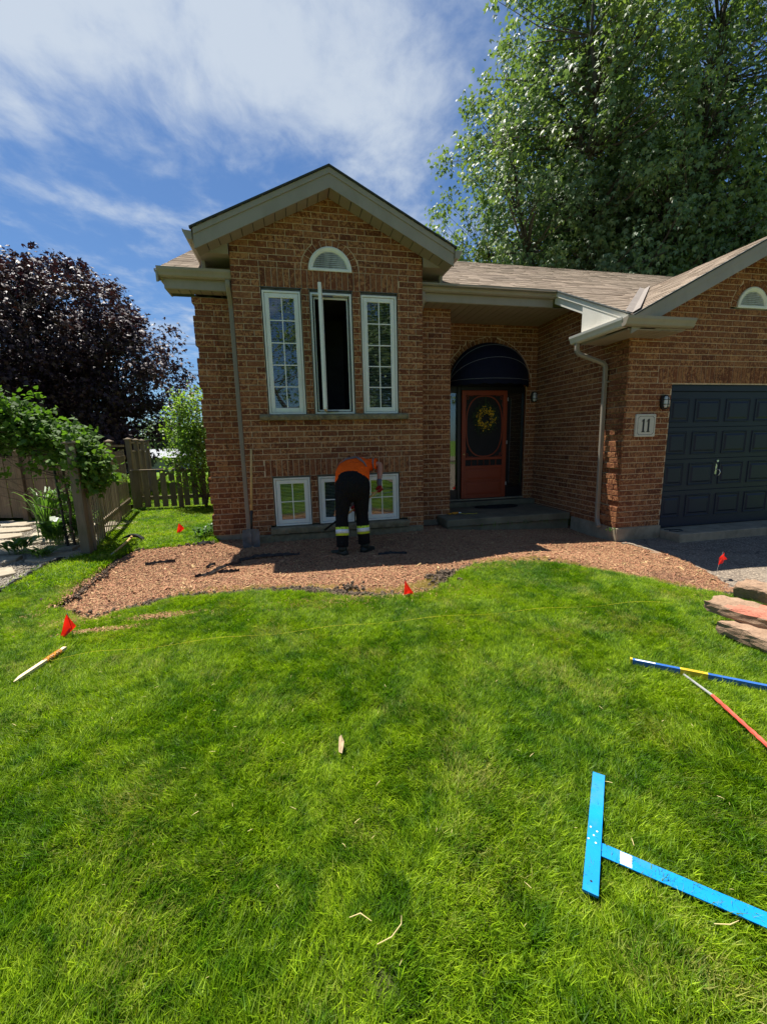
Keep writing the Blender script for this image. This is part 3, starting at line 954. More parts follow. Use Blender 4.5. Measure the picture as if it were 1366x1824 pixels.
class Wall:
    """brick face in a vertical plane. origin O, horizontal unit U, outward normal Nn"""
    def __init__(s, name, O, U, Nn, u0, u1, k0, k1, rects=(), circles=(), lim=None, phase=0, quoin=None, prio=1.0, label=None):
        s.O, s.U, s.N = Vector(O), Vector(U), Vector(Nn)
        s.name = name
        s.rects, s.circles, s.lim = list(rects), list(circles), lim
        s.polys = []
        back = MB()
        for k in range(k0, k1):
            zb, zt = course_z(k), course_z(k + 1)
            for (a0, a1, b0, b1) in s.cut(u0, u1, zb, zt, 0, True):
                back.face([s.P(a0, zb, 0), s.P(b0, zb, 0), s.P(b1, zt, 0), s.P(a1, zt, 0)])
            u = u0
            first = (k + phase) % 2
            edges = [u0]
            if first: edges.append(u0 + ML / 2 - .01)
            while edges[-1] < u1 - .02: edges.append(edges[-1] + ML)
            edges[-1] = u1
            if len(edges) > 2 and edges[-1] - edges[-2] < .05: edges.pop(-2)
            for a, b in zip(edges[:-1], edges[1:]):
                aa = a + (JT / 2 if a > u0 else 0); bb = b - (JT / 2 if b < u1 else 0)
                for (a0, a1, b0, b1) in s.cut(aa, bb, zb + JT / 2, zt - JT / 2, JT / 2, False):
                    if (b0 - a0) + (b1 - a1) > .03:
                        dpt = random.uniform(.006, .009)
                        if quoin and quoin(a, b, k): dpt += .022
                        s.polys.append(([(a0, zb + JT / 2), (b0, zb + JT / 2), (b1, zt - JT / 2), (a1, zt - JT / 2)], dpt))
        s.wall = back.build(name, M['mortar'])
        if name == 'quoin_wall': s.wall['kind'] = 'stuff'
        hp(s.wall)
        if label: s.wall['label'] = label
        s.prio = prio

    def P(s, u, z, d): return s.O + s.U * u + Vector((0, 0, z)) + s.N * d

    def cut(s, a, b, zb, zt, gap, back):
        ps = [(a, a, b, b)]
        zm = (zb + zt) / 2
        if s.lim:
            lb, rb = s.lim(zb); lt, rt = s.lim(zt)
            q = []
            for (a0, a1, b0, b1) in ps:
                n0, n1 = max(a0, lb), max(a1, lt); m0, m1 = min(b0, rb), min(b1, rt)
                if m0 - n0 > .005 or m1 - n1 > .005: q.append((min(n0, m0), min(n1, m1) if m1 < n1 else n1, max(m0, n0), max(m1, n1) if m1 >= n1 else min(n1, m1)))
            ps = q
        shapes = []
        for (x0, x1, y0, y1) in s.rects:
            if zm > y0 and zm < y1: shapes.append((x0, x0, x1, x1))
        for (cx, cz, r, zmin) in s.circles:
            if zm > zmin and zm < cz + r:
                def hw(z):
                    dz = max(0, z - cz)
                    return math.sqrt(max(0, r * r - dz * dz))
                shapes.append((cx - hw(zb), cx - hw(zt), cx + hw(zb), cx + hw(zt)))
        for (l0, l1, r0_, r1) in shapes:
            q = []
            for (a0, a1, b0, b1) in ps:
                if b0 <= l0 - gap and b1 <= l1 - gap or a0 >= r0_ + gap and a1 >= r1 + gap: q.append((a0, a1, b0, b1)); continue
                nb0, nb1 = min(b0, l0 - gap), min(b1, l1 - gap)
                if nb0 - a0 > .005 and nb1 - a1 > .0: q.append((a0, a1, nb0, max(nb1, a1)))
                elif nb1 - a1 > .02: q.append((a0, a1, max(nb0, a0), nb1))
                na0, na1 = max(a0, r0_ + gap), max(a1, r1 + gap)
                if b0 - na0 > .005 and b1 - na1 > .0: q.append((na0, min(na1, b1), b0, b1))
                elif b1 - na1 > .02: q.append((min(na0, b0), na1, b0, b1))
            ps = q
        return ps

    def add(s, quad, d=None):
        s.polys.append((quad, d if d is not None else random.uniform(.006, .009)))

    def soldiers(s, u0, u1, zb, zt, pitch=.0849):
        n = max(1, round((u1 - u0) / pitch)); p = (u1 - u0) / n
        for i in range(n):
            a, b = u0 + i * p + JT / 2, u0 + (i + 1) * p - JT / 2
            s.add([(a, zb + JT / 2), (b, zb + JT / 2), (b, zt - JT / 2), (a, zt - JT / 2)])

    def arch(s, cx, cz, r0_, r1, n, t0=0, t1=PI):
        for i in range(n):
            a, b = t0 + (t1 - t0) * i / n, t0 + (t1 - t0) * (i + 1) / n
            g0, g1 = JT / 2 / r0_, JT / 2 / r1
            pts = [(cx + r0_ * math.cos(b - g0), cz + r0_ * math.sin(b - g0)), (cx + r0_ * math.cos(a + g0), cz + r0_ * math.sin(a + g0)),
                   (cx + (r1 - .006) * math.cos(a + g1), cz + (r1 - .006) * math.sin(a + g1)), (cx + (r1 - .006) * math.cos(b - g1), cz + (r1 - .006) * math.sin(b - g1))]
            s.add(pts)

    def backing(s, quad):
        mb = MB(); mb.face([s.P(u, z, -.001) for u, z in quad])
        o = mb.build('mortar_bed', M['mortar']); adopt(o, s.wall)

    def finish(s):
        cam0 = Vector((0, 0, 1.5))
        for q, d in s.polys:
            c = s.P(sum(p[0] for p in q) / 4, sum(p[1] for p in q) / 4, 0)
            area = abs((q[1][0] - q[0][0]) + (q[2][0] - q[3][0])) / 2 * abs(q[2][1] - q[1][1])
            v = cam0 - c
            face = max(0, v.normalized().dot(s.N))
            cc = c - cam0
            fx, fy, fz = cc.dot(Rv), cc.dot(Uv), cc.dot(fwd)
            vis = fz > 0 and abs(fx / fz * F_PX) < 690 and abs(fy / fz * F_PX) < 912
            BRICKS.append((area * face / v.length_squared * s.prio * (1 if vis else 0), s, q, d))


def brick_geo(mb, s, q, d):
    bev = .0035
    cu = sum(p[0] for p in q) / 4; cz = sum(p[1] for p in q) / 4
    inn = []
    for (u, z) in q:
        du, dz = cu - u, cz - z
        inn.append((u + math.copysign(min(bev, abs(du)), du), z + math.copysign(min(bev, abs(dz)), dz)))
    B = [s.P(u, z, -.012) for u, z in q]; Fm = [s.P(u, z, d - .003) for u, z in q]; Ff = [s.P(u, z, d) for u, z in inn]
    b = len(mb.v)
    mb.v.extend([tuple(p) for p in B + Fm + Ff])
    for j in range(4):
        j2 = (j + 1) % 4
        mb.f.append((b + j, b + j2, b + 4 + j2, b + 4 + j)); mb.m.append(0)
        mb.f.append((b + 4 + j, b + 4 + j2, b + 8 + j2, b + 8 + j)); mb.m.append(0)
    mb.f.append((b + 8, b + 9, b + 10, b + 11)); mb.m.append(0)


def make_bricks(limit=300):
    BRICKS.sort(key=lambda t: -t[0])
    rest = {}
    for i, (sc_, s, q, d) in enumerate(BRICKS):
        if i < limit:
            mb = MB(); brick_geo(mb, s, q, d)
            c = s.P(sum(p[0] for p in q) / 4, sum(p[1] for p in q) / 4, 0)
            mb.v = [tuple(Vector(v) - c) for v in mb.v]
            o = mb.build('brick', M['brick']); o.location = c
            adopt(o, s.wall)
        else:
            rest.setdefault(s, []).append((q, d))
    for s, L in rest.items():
        mb = MB()
        for q, d in L: brick_geo(mb, s, q, d)
        o = mb.build('bricks', M['brick']); tag(o, kind='stuff'); adopt(o, s.wall)


# --- bay wall (front plane Y = 6.5)
BAYX0, BAYX1, BAYY = -.71, 2.06, 6.5
RC, RSL, RPK = .675, .491, 5.02     # ridge x, slope, underside peak
UW = [(-.32, .22), (.36, .965), (1.11, 1.655)]          # upper windows
LW = [(-.33, .22), (.35, .90), (1.095, 1.645)]           # basement windows
solz0 = course_z(32)
bay_rects = [(a - .012, b + .012, 1.925, 3.70) for a, b in UW] + [(a - .012, b + .012, .21, 1.0) for a, b in LW]
bay_rects += [(-.335, 1.68, 3.70, 3.9532), (-.44, 1.83, 1.0, 1.2532), (-.46, 1.80, 1.84, 1.925), (-.41, 1.79, .118, .21)]
bay = Wall('bay_wall', (0, BAYY, 0), (1, 0, 0), (0, -1, 0), BAYX0, BAYX1, -11, 48, rects=bay_rects, circles=[(.668, 3.9532, .425, 3.9532)],
           lim=lambda z: (RC - max(0, (RPK - z)) / RSL, RC + max(0, (RPK - z)) / RSL), prio=1.3)
bay.soldiers(-.335, .245, 3.70, 3.9532); bay.soldiers(.245, 1.09, 3.70, 3.9532); bay.soldiers(1.09, 1.68, 3.70, 3.9532)
bay.soldiers(-.44, 1.83, 1.0, 1.2532)
bay.arch(.668, 3.9532, .325, .42, 13)
bay.backing([(-.335, 3.70), (1.68, 3.70), (1.68, 3.9532), (-.335, 3.9532)])
bay.backing([(-.44, 1.0), (1.83, 1.0), (1.83, 1.2532), (-.44, 1.2532)])
n_ = 18
for i in range(n_):
    a, b = PI * i / n_, PI * (i + 1) / n_
    bay.backing([(.668 + .31 * math.cos(b), 3.9532 + .31 * math.sin(b)), (.668 + .31 * math.cos(a), 3.9532 + .31 * math.sin(a)),
                 (.668 + .43 * math.cos(a), 3.9532 + .43 * math.sin(a)), (.668 + .43 * math.cos(b), 3.9532 + .43 * math.sin(b))])
bay.finish()
# bay returns
bl = Wall('bay_side_wall', (BAYX0, BAYY, 0), (0, 1, 0), (-1, 0, 0), 0, .33, -11, 38, phase=1); bl.finish()
br_ = Wall('bay_side_wall', (BAYX1, BAYY, 0), (0, 1, 0), (1, 0, 0), 0, .5, -11, 38, phase=1); br_.finish()
# left wall set back, quoins stepping proud at its outer corner
LY, LX0 = 6.83, -1.285


def band(k): return (k % 7) < 5


lw = Wall('left_wall', (0, LY, 0), (1, 0, 0), (0, -1, 0), LX0, BAYX0, -11, 31, phase=0); lw.finish()
ls = Wall('left_side_wall', (LX0, LY, 0), (0, 1, 0), (-1, 0, 0), 0, 4.1, -11, 31, phase=1); ls.finish()
# quoin bands at that corner: blocks of five courses stand out sideways
qb = Wall('quoin_wall', (LX0 - .03, LY - .012, 0), (1, 0, 0), (0, -1, 0), 0, .31, -11, 31, phase=1,
          rects=[(-1, 2, course_z(k), course_z(k + 1)) for k in range(-12, 33) if not band(k + 12)]); qb.finish()
qb2 = Wall('quoin_wall', (LX0 - .03, LY - .012, 0), (0, 1, 0), (-1, 0, 0), 0, .31, -11, 31, phase=0,
           rects=[(-1, 2, course_z(k), course_z(k + 1)) for k in range(-12, 33) if not band(k + 12)]); qb2.finish()
# pillar wall between bay and porch
SY, SX1 = 7.0, 2.72
sw = Wall('pillar_wall', (0, SY, 0), (1, 0, 0), (0, -1, 0), BAYX1, SX1, -11, 32, phase=0); sw.finish()
sw2 = Wall('pillar_side_wall', (SX1, SY, 0), (0, 1, 0), (1, 0, 0), 0, .8, -11, 32, phase=1); sw2.finish()
# porch wall
EY, GX = 7.8, 4.88
ACX, ACZ, AR = 3.83, 2.50, .83
ew = Wall('porch_wall', (0, EY, 0), (1, 0, 0), (0, -1, 0), SX1, GX, -10, 33, rects=[(ACX - AR, ACX + AR, 0, ACZ)], circles=[(ACX, ACZ, AR + .105, ACZ)])
ew.arch(ACX, ACZ, AR, AR + .10, 31)
n_ = 24
for i in range(n_):
    a, b = PI * i / n_, PI * (i + 1) / n_
    ew.backing([(ACX + (AR - .005) * math.cos(b), ACZ + (AR - .005) * math.sin(b)), (ACX + (AR - .005) * math.cos(a), ACZ + (AR - .005) * math.sin(a)),
                (ACX + (AR + .12) * math.cos(a), ACZ + (AR + .12) * math.sin(a)), (ACX + (AR + .12) * math.cos(b), ACZ + (AR + .12) * math.sin(b))])
ew.finish()
# garage side wall and front wall
GY = 5.4


def band2(k): return (k % 6) != 5


gs = Wall('garage_side_wall', (GX, EY, 0), (0, -1, 0), (-1, 0, 0), 0, EY - GY, -11, 32, phase=0, prio=.8,
          lim=lambda z: (0, 1.24 + max(0, (3.66 - z)) / .5),
          quoin=lambda a, b, k: a > EY - GY - .42 and band2(k + 12)); gs.finish()
GR, GSL = 6.99, .515
gf = Wall('garage_front_wall', (0, GY, 0), (1, 0, 0), (0, -1, 0), GX, 9.1, -11, 40, phase=1, prio=1.3,
          rects=[(5.66, 8.32, -.3, 2.25), (5.40, 8.58, 2.2660, 2.5192)], circles=[(GR, 3.39, .40, 3.39)],
          lim=lambda z: (GR - max(0, (4.22 - z)) / GSL, GR + max(0, (4.22 - z)) / GSL))
gf.soldiers(5.40, 8.58, 2.2660, 2.5192)
gf.backing([(5.40, 2.25), (8.58, 2.25), (8.58, 2.5192), (5.40, 2.5192)])
gf.arch(GR, 3.39, .30, .395, 12)
for i in range(18):
    a, b = PI * i / 18, PI * (i + 1) / 18
    gf.backing([(GR + .28 * math.cos(b), 3.39 + .28 * math.sin(b)), (GR + .28 * math.cos(a), 3.39 + .28 * math.sin(a)),
                (GR + .41 * math.cos(a), 3.39 + .41 * math.sin(a)), (GR + .41 * math.cos(b), 3.39 + .41 * math.sin(b))])
gf.finish()
# far sides, plain mortar-backed walls with bricks only near the front
rear = MB()
rear.box(LX0 + .01, 9.1, 14.8, 15.0, -.3, 3.7)
rear.box(9.0, 9.1, 5.5, 14.8, -.3, 3.0)
rear.box(LX0 + .002, LX0 + .1, 10.94, 14.8, -.3, 3.7)
hp(rear.build('rear_wall', M['mortar']))
make_bricks(300)

# foundation
fd = MB(); fd.box(BAYX0 + .004, BAYX1 - .004, BAYY + .002, BAYY + .2, -.35, .0716); hp(fd.build('foundation', M['concrete']))
fd = MB(); fd.box(LX0 + .004, BAYX0 + .004, LY + .002, LY + .2, -.35, .0716); hp(fd.build('foundation', M['concrete']))
fd = MB(); fd.box(LX0 + .002, LX0 + .2, LY + .2, 14.8, -.35, .0716); hp(fd.build('foundation', M['concrete']))
fd = MB(); fd.box(BAYX1 - .004, SX1 - .002, SY + .002, SY + .2, -.35, .0716); hp(fd.build('foundation', M['concrete']))
fd = MB(); fd.bbox(GX - .03, GX + .17, GY + .14, 6.48, -.35, .0716, .006); hp(fd.build('foundation', M['concrete']))
fd = MB(); fd.bbox(GX - .032, 5.66, GY - .034, GY + .14, -.35, .0716, .006); hp(fd.build('foundation', M['concrete']))
fd = MB(); fd.bbox(8.32, 9.1, GY - .03, GY + .14, -.35, .0716, .006); hp(fd.build('foundation', M['concrete']))
# garage sill
g = MB(); g.bbox(5.662, 8.318, 5.02, 5.52, -.35, .0, .01)
hp(g.build('garage_sill', M['concrete']))


# --- windows
def make_window(x0, x1, z0, z1, Y, cols, rows, open_=False, blinds=True, room=1.6, name='window'):
    fw = .028
    out = MB()
    d0, d1 = Y + .012, Y + .14
    # outer frame (jamb)
    out.bbox(x0, x0 + fw, d0, d1, z0, z1, .003); out.bbox(x1 - fw, x1, d0, d1, z0, z1, .003)
    out.bbox(x0 + fw, x1 - fw, d0, d1, z0, z0 + fw, .003); out.bbox(x0 + fw, x1 - fw, d0, d1, z1 - fw, z1, .003)
    win = hp(out.build(name, M['vinyl']))
    a, b, c, d = x0 + fw + .004, x1 - fw - .004, z0 + fw + .004, z1 - fw - .004
    sw_ = .062
    hinge = Vector((a + .03, d0 + .03, 0))

    def mk(mb, nm, m, sub=True):
        o = mb.build(nm, m)
        if open_ and sub:
            # swung out on its left-hand hinge
            Rm = Matrix.Translation((.115, -.03, 0)) @ Matrix.Translation(hinge) @ Matrix.Rotation(math.radians(-96.5), 4, 'Z') @ Matrix.Translation(-hinge)
            o.data.transform(Rm)
        adopt(o, win)
        return o
    fr = MB()
    y0_, y1_ = Y + .022, Y + .062
    if open_: y0_, y1_ = Y + .005, Y + .05
    fr.bbox(a, a + sw_, y0_, y1_, c, d, .004); fr.bbox(b - sw_, b, y0_, y1_, c, d, .004)
    fr.bbox(a + sw_, b - sw_, y0_, y1_, c, c + sw_, .004); fr.bbox(a + sw_, b - sw_, y0_, y1_, d - sw_, d, .004)
    s_ = mk(fr, 'sash', M['vinyl'])
    ga, gb, gc, gd = a + sw_ - .005, b - sw_ + .005, c + sw_ - .005, d - sw_ + .005
    gl = MB(); gl.box(ga, gb, y0_ + .016, y0_ + .020, gc, gd)
    mk(gl, 'pane', M['glass'])
    for i in range(1, cols):
        mb = MB(); x = ga + (gb - ga) * i / cols; mb.box(x - .007, x + .007, y0_ + .008, y0_ + .0155, gc, gd); mk(mb, 'muntin', M['muntin'])
    for i in range(1, rows):
        mb = MB(); z = gc + (gd - gc) * i / rows; mb.box(ga, gb, y0_ + .0085, y0_ + .015, z - .007, z + .007); mk(mb, 'muntin', M['muntin'])
    if blinds:
        bl_ = MB()
        z = gc + .01
        while z < gd:
            bl_.face([(ga - .01, y0_ + .075, z), (gb + .01, y0_ + .075, z), (gb + .01, y0_ + .093, z + .011), (ga - .01, y0_ + .093, z + .011)])
            z += .0235
        o = mk(bl_, 'blind', M['blind']); tag(o, kind='stuff')
    if open_:
        # inner screen frame and crank
        sf = MB()
        sf.bbox(a + .015, a + .035, Y + .08, Y + .10, c + .01, d - .01, .002); sf.bbox(b - .035, b - .015, Y + .08, Y + .10, c + .01, d - .01, .002)
        sf.bbox(a + .035, b - .035, Y + .08, Y + .10, c + .01, c + .035, .002); sf.bbox(a + .035, b - .035, Y + .08, Y + .10, d - .035, d - .01, .002)
        mk(sf, 'screen_frame', M['vinyl'], False)
        cr = MB(); cr.ring_tube([(a + .3, Y + .04, z0 + .04), (a + .22, Y - .03, z0 + .035), (a + .16, Y - .02, z0 + .03), (a + .13, Y + .05, z0 + .035)], .009, 6)
        cr.bbox(a + .13, a + .32, Y + .0, Y + .03, z0 + .028, z0 + .045, .002)
        mk(cr, 'crank_arm', M['steel'], False)
        cr = MB(); cr.bbox(a + .12, a + .30, Y + .0, Y + .02, z1 - .055, z1 - .040, .002); mk(cr, 'hinge_arm', M['steel'], False)
    # dark room behind
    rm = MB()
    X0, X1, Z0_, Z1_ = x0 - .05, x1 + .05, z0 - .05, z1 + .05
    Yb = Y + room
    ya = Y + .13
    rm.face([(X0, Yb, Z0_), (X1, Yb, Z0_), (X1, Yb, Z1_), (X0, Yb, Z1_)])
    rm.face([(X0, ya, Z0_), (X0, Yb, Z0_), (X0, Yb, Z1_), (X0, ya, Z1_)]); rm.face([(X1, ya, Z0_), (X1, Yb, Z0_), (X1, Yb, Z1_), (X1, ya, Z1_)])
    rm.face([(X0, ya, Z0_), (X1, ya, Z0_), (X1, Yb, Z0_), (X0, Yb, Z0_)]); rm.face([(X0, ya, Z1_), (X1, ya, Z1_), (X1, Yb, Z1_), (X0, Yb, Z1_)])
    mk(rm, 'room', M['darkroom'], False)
    return win


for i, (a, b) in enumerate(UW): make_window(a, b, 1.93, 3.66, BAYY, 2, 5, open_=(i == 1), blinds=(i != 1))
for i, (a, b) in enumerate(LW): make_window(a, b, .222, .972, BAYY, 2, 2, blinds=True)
# lintel angle irons
for (a, b) in UW:
    g = MB(); g.box(a - .03, b + .03, BAYY - .004, BAYY + .1, 3.694, 3.702); g.box(a - .012, b + .012, BAYY + .03, BAYY + .12, 3.655, 3.694)
    hp(g.build('lintel', M['steel']))
for (a, b) in LW:
    g = MB(); g.box(a - .03, b + .03, BAYY - .004, BAYY + .1, .994, 1.002); g.box(a - .012, b + .012, BAYY + .03, BAYY + .12, .968, .994)
    hp(g.build('lintel', M['steel']))


def rough_sill(x0, x1, y0, y1, z0, z1, name='sill'):
    mb = MB(); n = int((x1 - x0) / .03)
    rings = []
    for i in range(n + 1):
        x = x0 + (x1 - x0) * i / n
        j = lambda s: random.uniform(-s, s)
        rings.append([(x, y0 + j(.006), z0 + j(.003)), (x, y1, z0), (x, y1, z1), (x, y0 + .02 + j(.003), z1 + .0 + j(.002)), (x, y0 - .004 + j(.006), z1 - .015 + j(.003)), (x, y0 - .008 + j(.007), (z0 + z1) / 2 + j(.006))])
    mb.loft(rings)
    return hp(mb.build(name, M['sillstone']))


rough_sill(-.46, 1.80, BAYY - .075, BAYY + .13, 1.842, 1.924)
rough_sill(-.41, 1.79, BAYY - .10, BAYY + .13, .118, .212)
rough_sill(-.60, 2.04, BAYY - .06, BAYY + .0, -.2, .10, 'sill_footing')


# --- half-round vents
def vent(cx, cz, Y, R, name='gable_vent'):
    mb = MB()
    n = 28
    prof = [(R, .0), (R, -.022), (R - .02, -.03), (R - .045, -.018), (R - .05, -.022), (R - .065, -.010), (R - .065, .03)]
    rings = []
    for i in range(n + 1):
        t = PI * i / n
        rings.append([(cx + r * math.cos(t), Y + y, cz + r * math.sin(t)) for r, y in prof])
    mb.loft(rings, caps=True)
    mb.bbox(cx - R, cx + R, Y - .024, Y + .03, cz - .018, cz + .02, .003)
    v = hp(mb.build(name, M['vinyl']))
    z = cz + .02
    while z < cz + R - .08:
        hw = math.sqrt((R - .06) ** 2 - (z - cz + .01) ** 2)
        s_ = MB(); s_.hexa([(cx - hw, Y - .012, z), (cx + hw, Y - .012, z), (cx + hw, Y - .008, z), (cx - hw, Y - .008, z),
                            (cx - hw, Y + .008, z + .029), (cx + hw, Y + .008, z + .029), (cx + hw, Y + .012, z + .029), (cx - hw, Y + .012, z + .029)])
        adopt(s_.build('slat', M['vent_slat']), v)
        z += .026
    bk = MB(); bk.face([(cx + (R - .05) * math.cos(PI * i / n), Y + .028, cz + (R - .05) * math.sin(PI * i / n)) for i in range(n + 1)])
    adopt(bk.build('vent_back', M['blackplastic']), v)
    return v


M['vent_slat'] = simple('vent_slat', (.62, .62, .56), .6, .3, var=.1, nscale=20, dirt=(.10, .10, .085), dirtamt=.95)
vent(.668, 3.962, BAYY, .312)
vent(GR, 3.395, GY, .29)

# ------------------------------------------------------------------ roofs
roof = hp(MB().build('roof', M['shingle'])) if False else None
deck = MB()


def shingles(mb, O, A, B, wid, length, keep, expo=.145, tab=.30, th=.007):
    """O origin at the eave, A along the eave, B up the slope (unit vectors)"""
    Nn = A.cross(B)
    if Nn.z < 0: Nn = -Nn
    rows = int(length / expo) + 1
    for r in range(rows):
        v0 = r * expo
        v1 = min(v0 + expo + .03, length)
        off = random.uniform(0, tab)
        u = -off
        while u < wid:
            t_ = tab * random.choice((.5, .75, 1, 1, 1.2))
            a, b = max(u + .002, 0), min(u + t_ - .002, wid)
            u += t_
            if b - a < .02: continue
            if keep and not keep((a + b) / 2, v0 + expo / 2): continue
            h0 = th * random.uniform(.8, 1.7); h1 = .001
            q = [O + A * a + B * v0, O + A * b + B * v0, O + A * b + B * v1, O + A * a + B * v1]
            top = [q[0] + Nn * h0, q[1] + Nn * h0, q[2] + Nn * h1, q[3] + Nn * h1]
            b0 = len(mb.v)
            mb.v.extend([tuple(p) for p in top + [q[0], q[1]]])
            mb.f.append((b0, b0 + 1, b0 + 2, b0 + 3)); mb.m.append(0)
            mb.f.append((b0 + 4, b0 + 5, b0 + 1, b0)); mb.m.append(0)


SL = Vector((0, 1, .5)).normalized()
MY0, MZ0 = 6.56, 3.87                    # main eave line
RY = 10.95; RZ = MZ0 + .5 * (RY - MY0)
LEX = -1.70                              # left eave end
SX = 4.46                                # where the roof drops on over the garage
EYF = 4.97


def mainz(y): return MZ0 + .5 * (y - MY0)


sh = MB()
LEN = (RY - MY0) / SL.y
shingles(sh, Vector((LEX, MY0, MZ0)), Vector((1, 0, 0)), SL, 12.5 - LEX, LEN,
         lambda u, v: True and not (BAYX0 - .45 < LEX + u < BAYX1 + .42 and MY0 + v * SL.y < 7.3 and False) and (LEX + u - 4.5 < MY0 + v * SL.y - 5.0 + .02 or MY0 + v * SL.y > 7.5))
L2 = (MY0 - EYF) / SL.y
shingles(sh, Vector((SX, EYF, mainz(EYF))), Vector((1, 0, 0)), SL, 2.2, L2, lambda u, v: (SX + u - 4.5) < v * SL.y + EYF - 5.0 + .05)
# garage left slope
GSLV = Vector((1, 0, GSL)).normalized()
GEX, GEZ = 4.46, 3.045
GL = (GR - GEX) / GSLV.x
shingles(sh, Vector((GEX, EYF, GEZ)), Vector((0, 1, 0)), GSLV, 7.6 - EYF, GL, lambda u, v: (EYF + u - 5.0) < (GEX + v * GSLV.x - 4.5) + .03, expo=.145)
# bay gable slopes
BF = 6.2
for sgn in (-1, 1):
    Bv = Vector((-sgn, 0, RSL)).normalized()
    ex = RC + sgn * 1.81
    shingles(sh, Vector((ex, BF - .02, 5.13 - RSL * 1.81)), Vector((0, 1, 0)), Bv, 3.2, 1.81 / abs(Bv.x), None)
roofo = hp(sh.build('roof', M['shingle'])); roofo['kind'] = 'stuff'

# roof deck (closes the house; underside of eaves)
dk = MB()
dz = -.02
dk.face([(LEX, MY0, MZ0 + dz), (12.5, MY0, MZ0 + dz), (12.5, RY, RZ + dz), (LEX, RY, RZ + dz)])
lr = MB(); lr.hexa([(LEX + .005, MY0, MZ0 - .16), (LEX + .03, MY0, MZ0 - .16), (LEX + .03, RY, RZ - .16), (LEX + .005, RY, RZ - .16), (LEX + .005, MY0, MZ0 - .012), (LEX + .03, MY0, MZ0 - .012), (LEX + .03, RY, RZ - .012), (LEX + .005, RY, RZ - .012)]); hp(lr.build('rake_board', M['alu']))
dk.face([(LX0 + .02, LY, 3.6), (LX0 + .02, LY, mainz(LY) + dz - .01), (LX0 + .02, RY, RZ + dz - .01), (LX0 + .02, 2 * RY - MY0, 3.6)])
dk.face([(LX0 - .03, RY, RZ + dz), (12.5, RY, RZ + dz), (12.5, 2 * RY - MY0, MZ0 + dz), (LX0 - .03, 2 * RY - MY0, MZ0 + dz)])
dk.face([(SX, EYF, mainz(EYF) + dz), (SX + .05, EYF, mainz(EYF) + dz), (SX + 1.7, MY0, MZ0 + dz), (SX, MY0, MZ0 + dz)])
dk.face([(GEX, EYF, GEZ + dz), (GEX + .02, EYF + .02, GEZ + dz), (GR, 7.55, GEZ + GSL * (GR - GEX) + dz), (GR, EYF, GEZ + GSL * (GR - GEX) + dz)])
dk.face([(2 * GR - GEX, EYF, GEZ + dz), (GR, EYF, GEZ + GSL * (GR - GEX) + dz), (GR, 7.6, GEZ + GSL * (GR - GEX) + dz), (2 * GR - GEX, 7.6, GEZ + dz)])
for sgn in (-1, 1):
    dk.face([(RC, BF, 5.13 + dz), (RC, 9.1, 5.13 + dz), (RC + sgn * 1.81, 9.1, 4.241 + dz), (RC + sgn * 1.81, BF, 4.241 + dz)])
hp(dk.build('roof_deck', M['shingle']))
# valley flashing between the main slope and the garage slope
va = MB()
for i in range(10):
    t0_, t1_ = i / 10 * 2.45, (i + 1) / 10 * 2.45
    z0_, z1_ = 3.112 + .505 * t0_, 3.112 + .505 * t1_
    for sgn in (-1, 1):
        dx, dy = (.10, -.02) if sgn > 0 else (-.02, .10)
        va.face([(4.5 + t0_, 5.0 + t0_, z0_), (4.5 + t1_, 5.0 + t1_, z1_), (4.5 + t1_ + dx, 5 + t1_ + dy, z1_ + .058), (4.5 + t0_ + dx, 5 + t0_ + dy, z0_ + .058)])
hp(va.build('valley_flashing', M['valley']))

GUT = [(0, 0), (.055, 0), (.078, .018), (.088, .05), (.108, .085), (.112, .118), (.100, .118), (.098, .108), (0, .10)]


def gutter(p0, p1, out, name='gutter', m='alu', tilt=0):
    mb = MB(); p0, p1, out = Vector(p0), Vector(p1), Vector(out)
    mb.extrude_profile(GUT, [(p0, out), (p1, out)])
    return hp(mb.build(name, M[m]))


# main left eave and porch eave: fascia, gutter, soffit
def fascia_box(x0, x1, y0, y1, z0, z1, name='fascia', m='alu'):
    mb = MB(); mb.bbox(x0, x1, y0, y1, z0, z1, .003); return hp(mb.build(name, M[m]))


GY0 = 6.55
gutter((LEX + .02, GY0 + .10, 3.79), (BAYX0 - .012, GY0 + .10, 3.79), (0, -1, 0))
fascia_box(LEX + .10, BAYX0 - .012, GY0 + .10, GY0 + .125, 3.66, 3.86)
gutter((BAYX1 + .012, GY0 + .14, 3.795), (SX - .02, GY0 + .14, 3.795), (0, -1, 0))
fascia_box(BAYX1 + .012, SX - .02, GY0 + .14, GY0 + .165, 3.67, 3.87)
fascia_box(LEX + .075, LEX + .10, GY0 + .10, 7.0, 3.66, 3.86)
gutter((LEX + .075, 7.0, 3.79), (LEX + .075, GY0 + .10, 3.79), (-1, 0, 0))


def soffit_panels(x0, x1, y0, y1, z, parent, pw=.15, axis='x'):
    n = max(1, round((x1 - x0) / pw)) if axis == 'x' else max(1, round((y1 - y0) / pw))
    for i in range(n):
        mb = MB()
        if axis == 'x':
            a, b = x0 + (x1 - x0) * i / n, x0 + (x1 - x0) * (i + 1) / n
            mb.box(a + .005, b - .006, y0, y1, z, z + .008); mb.box(a, a + .003, y0, y1, z + .006, z + .012)
        else:
            a, b = y0 + (y1 - y0) * i / n, y0 + (y1 - y0) * (i + 1) / n
            mb.box(x0, x1, a + .003, b - .003, z, z + .008); mb.box(x0, x1, a, a + .003, z + .006, z + .012)
        adopt(mb.build('soffit_panel', M['soffit']), parent)


def soffit_base(x0, x1, y0, y1, z):
    mb = MB(); mb.box(x0, x1, y0, y1, z + .0125, z + .02); return hp(mb.build('soffit', M['blackplastic']))


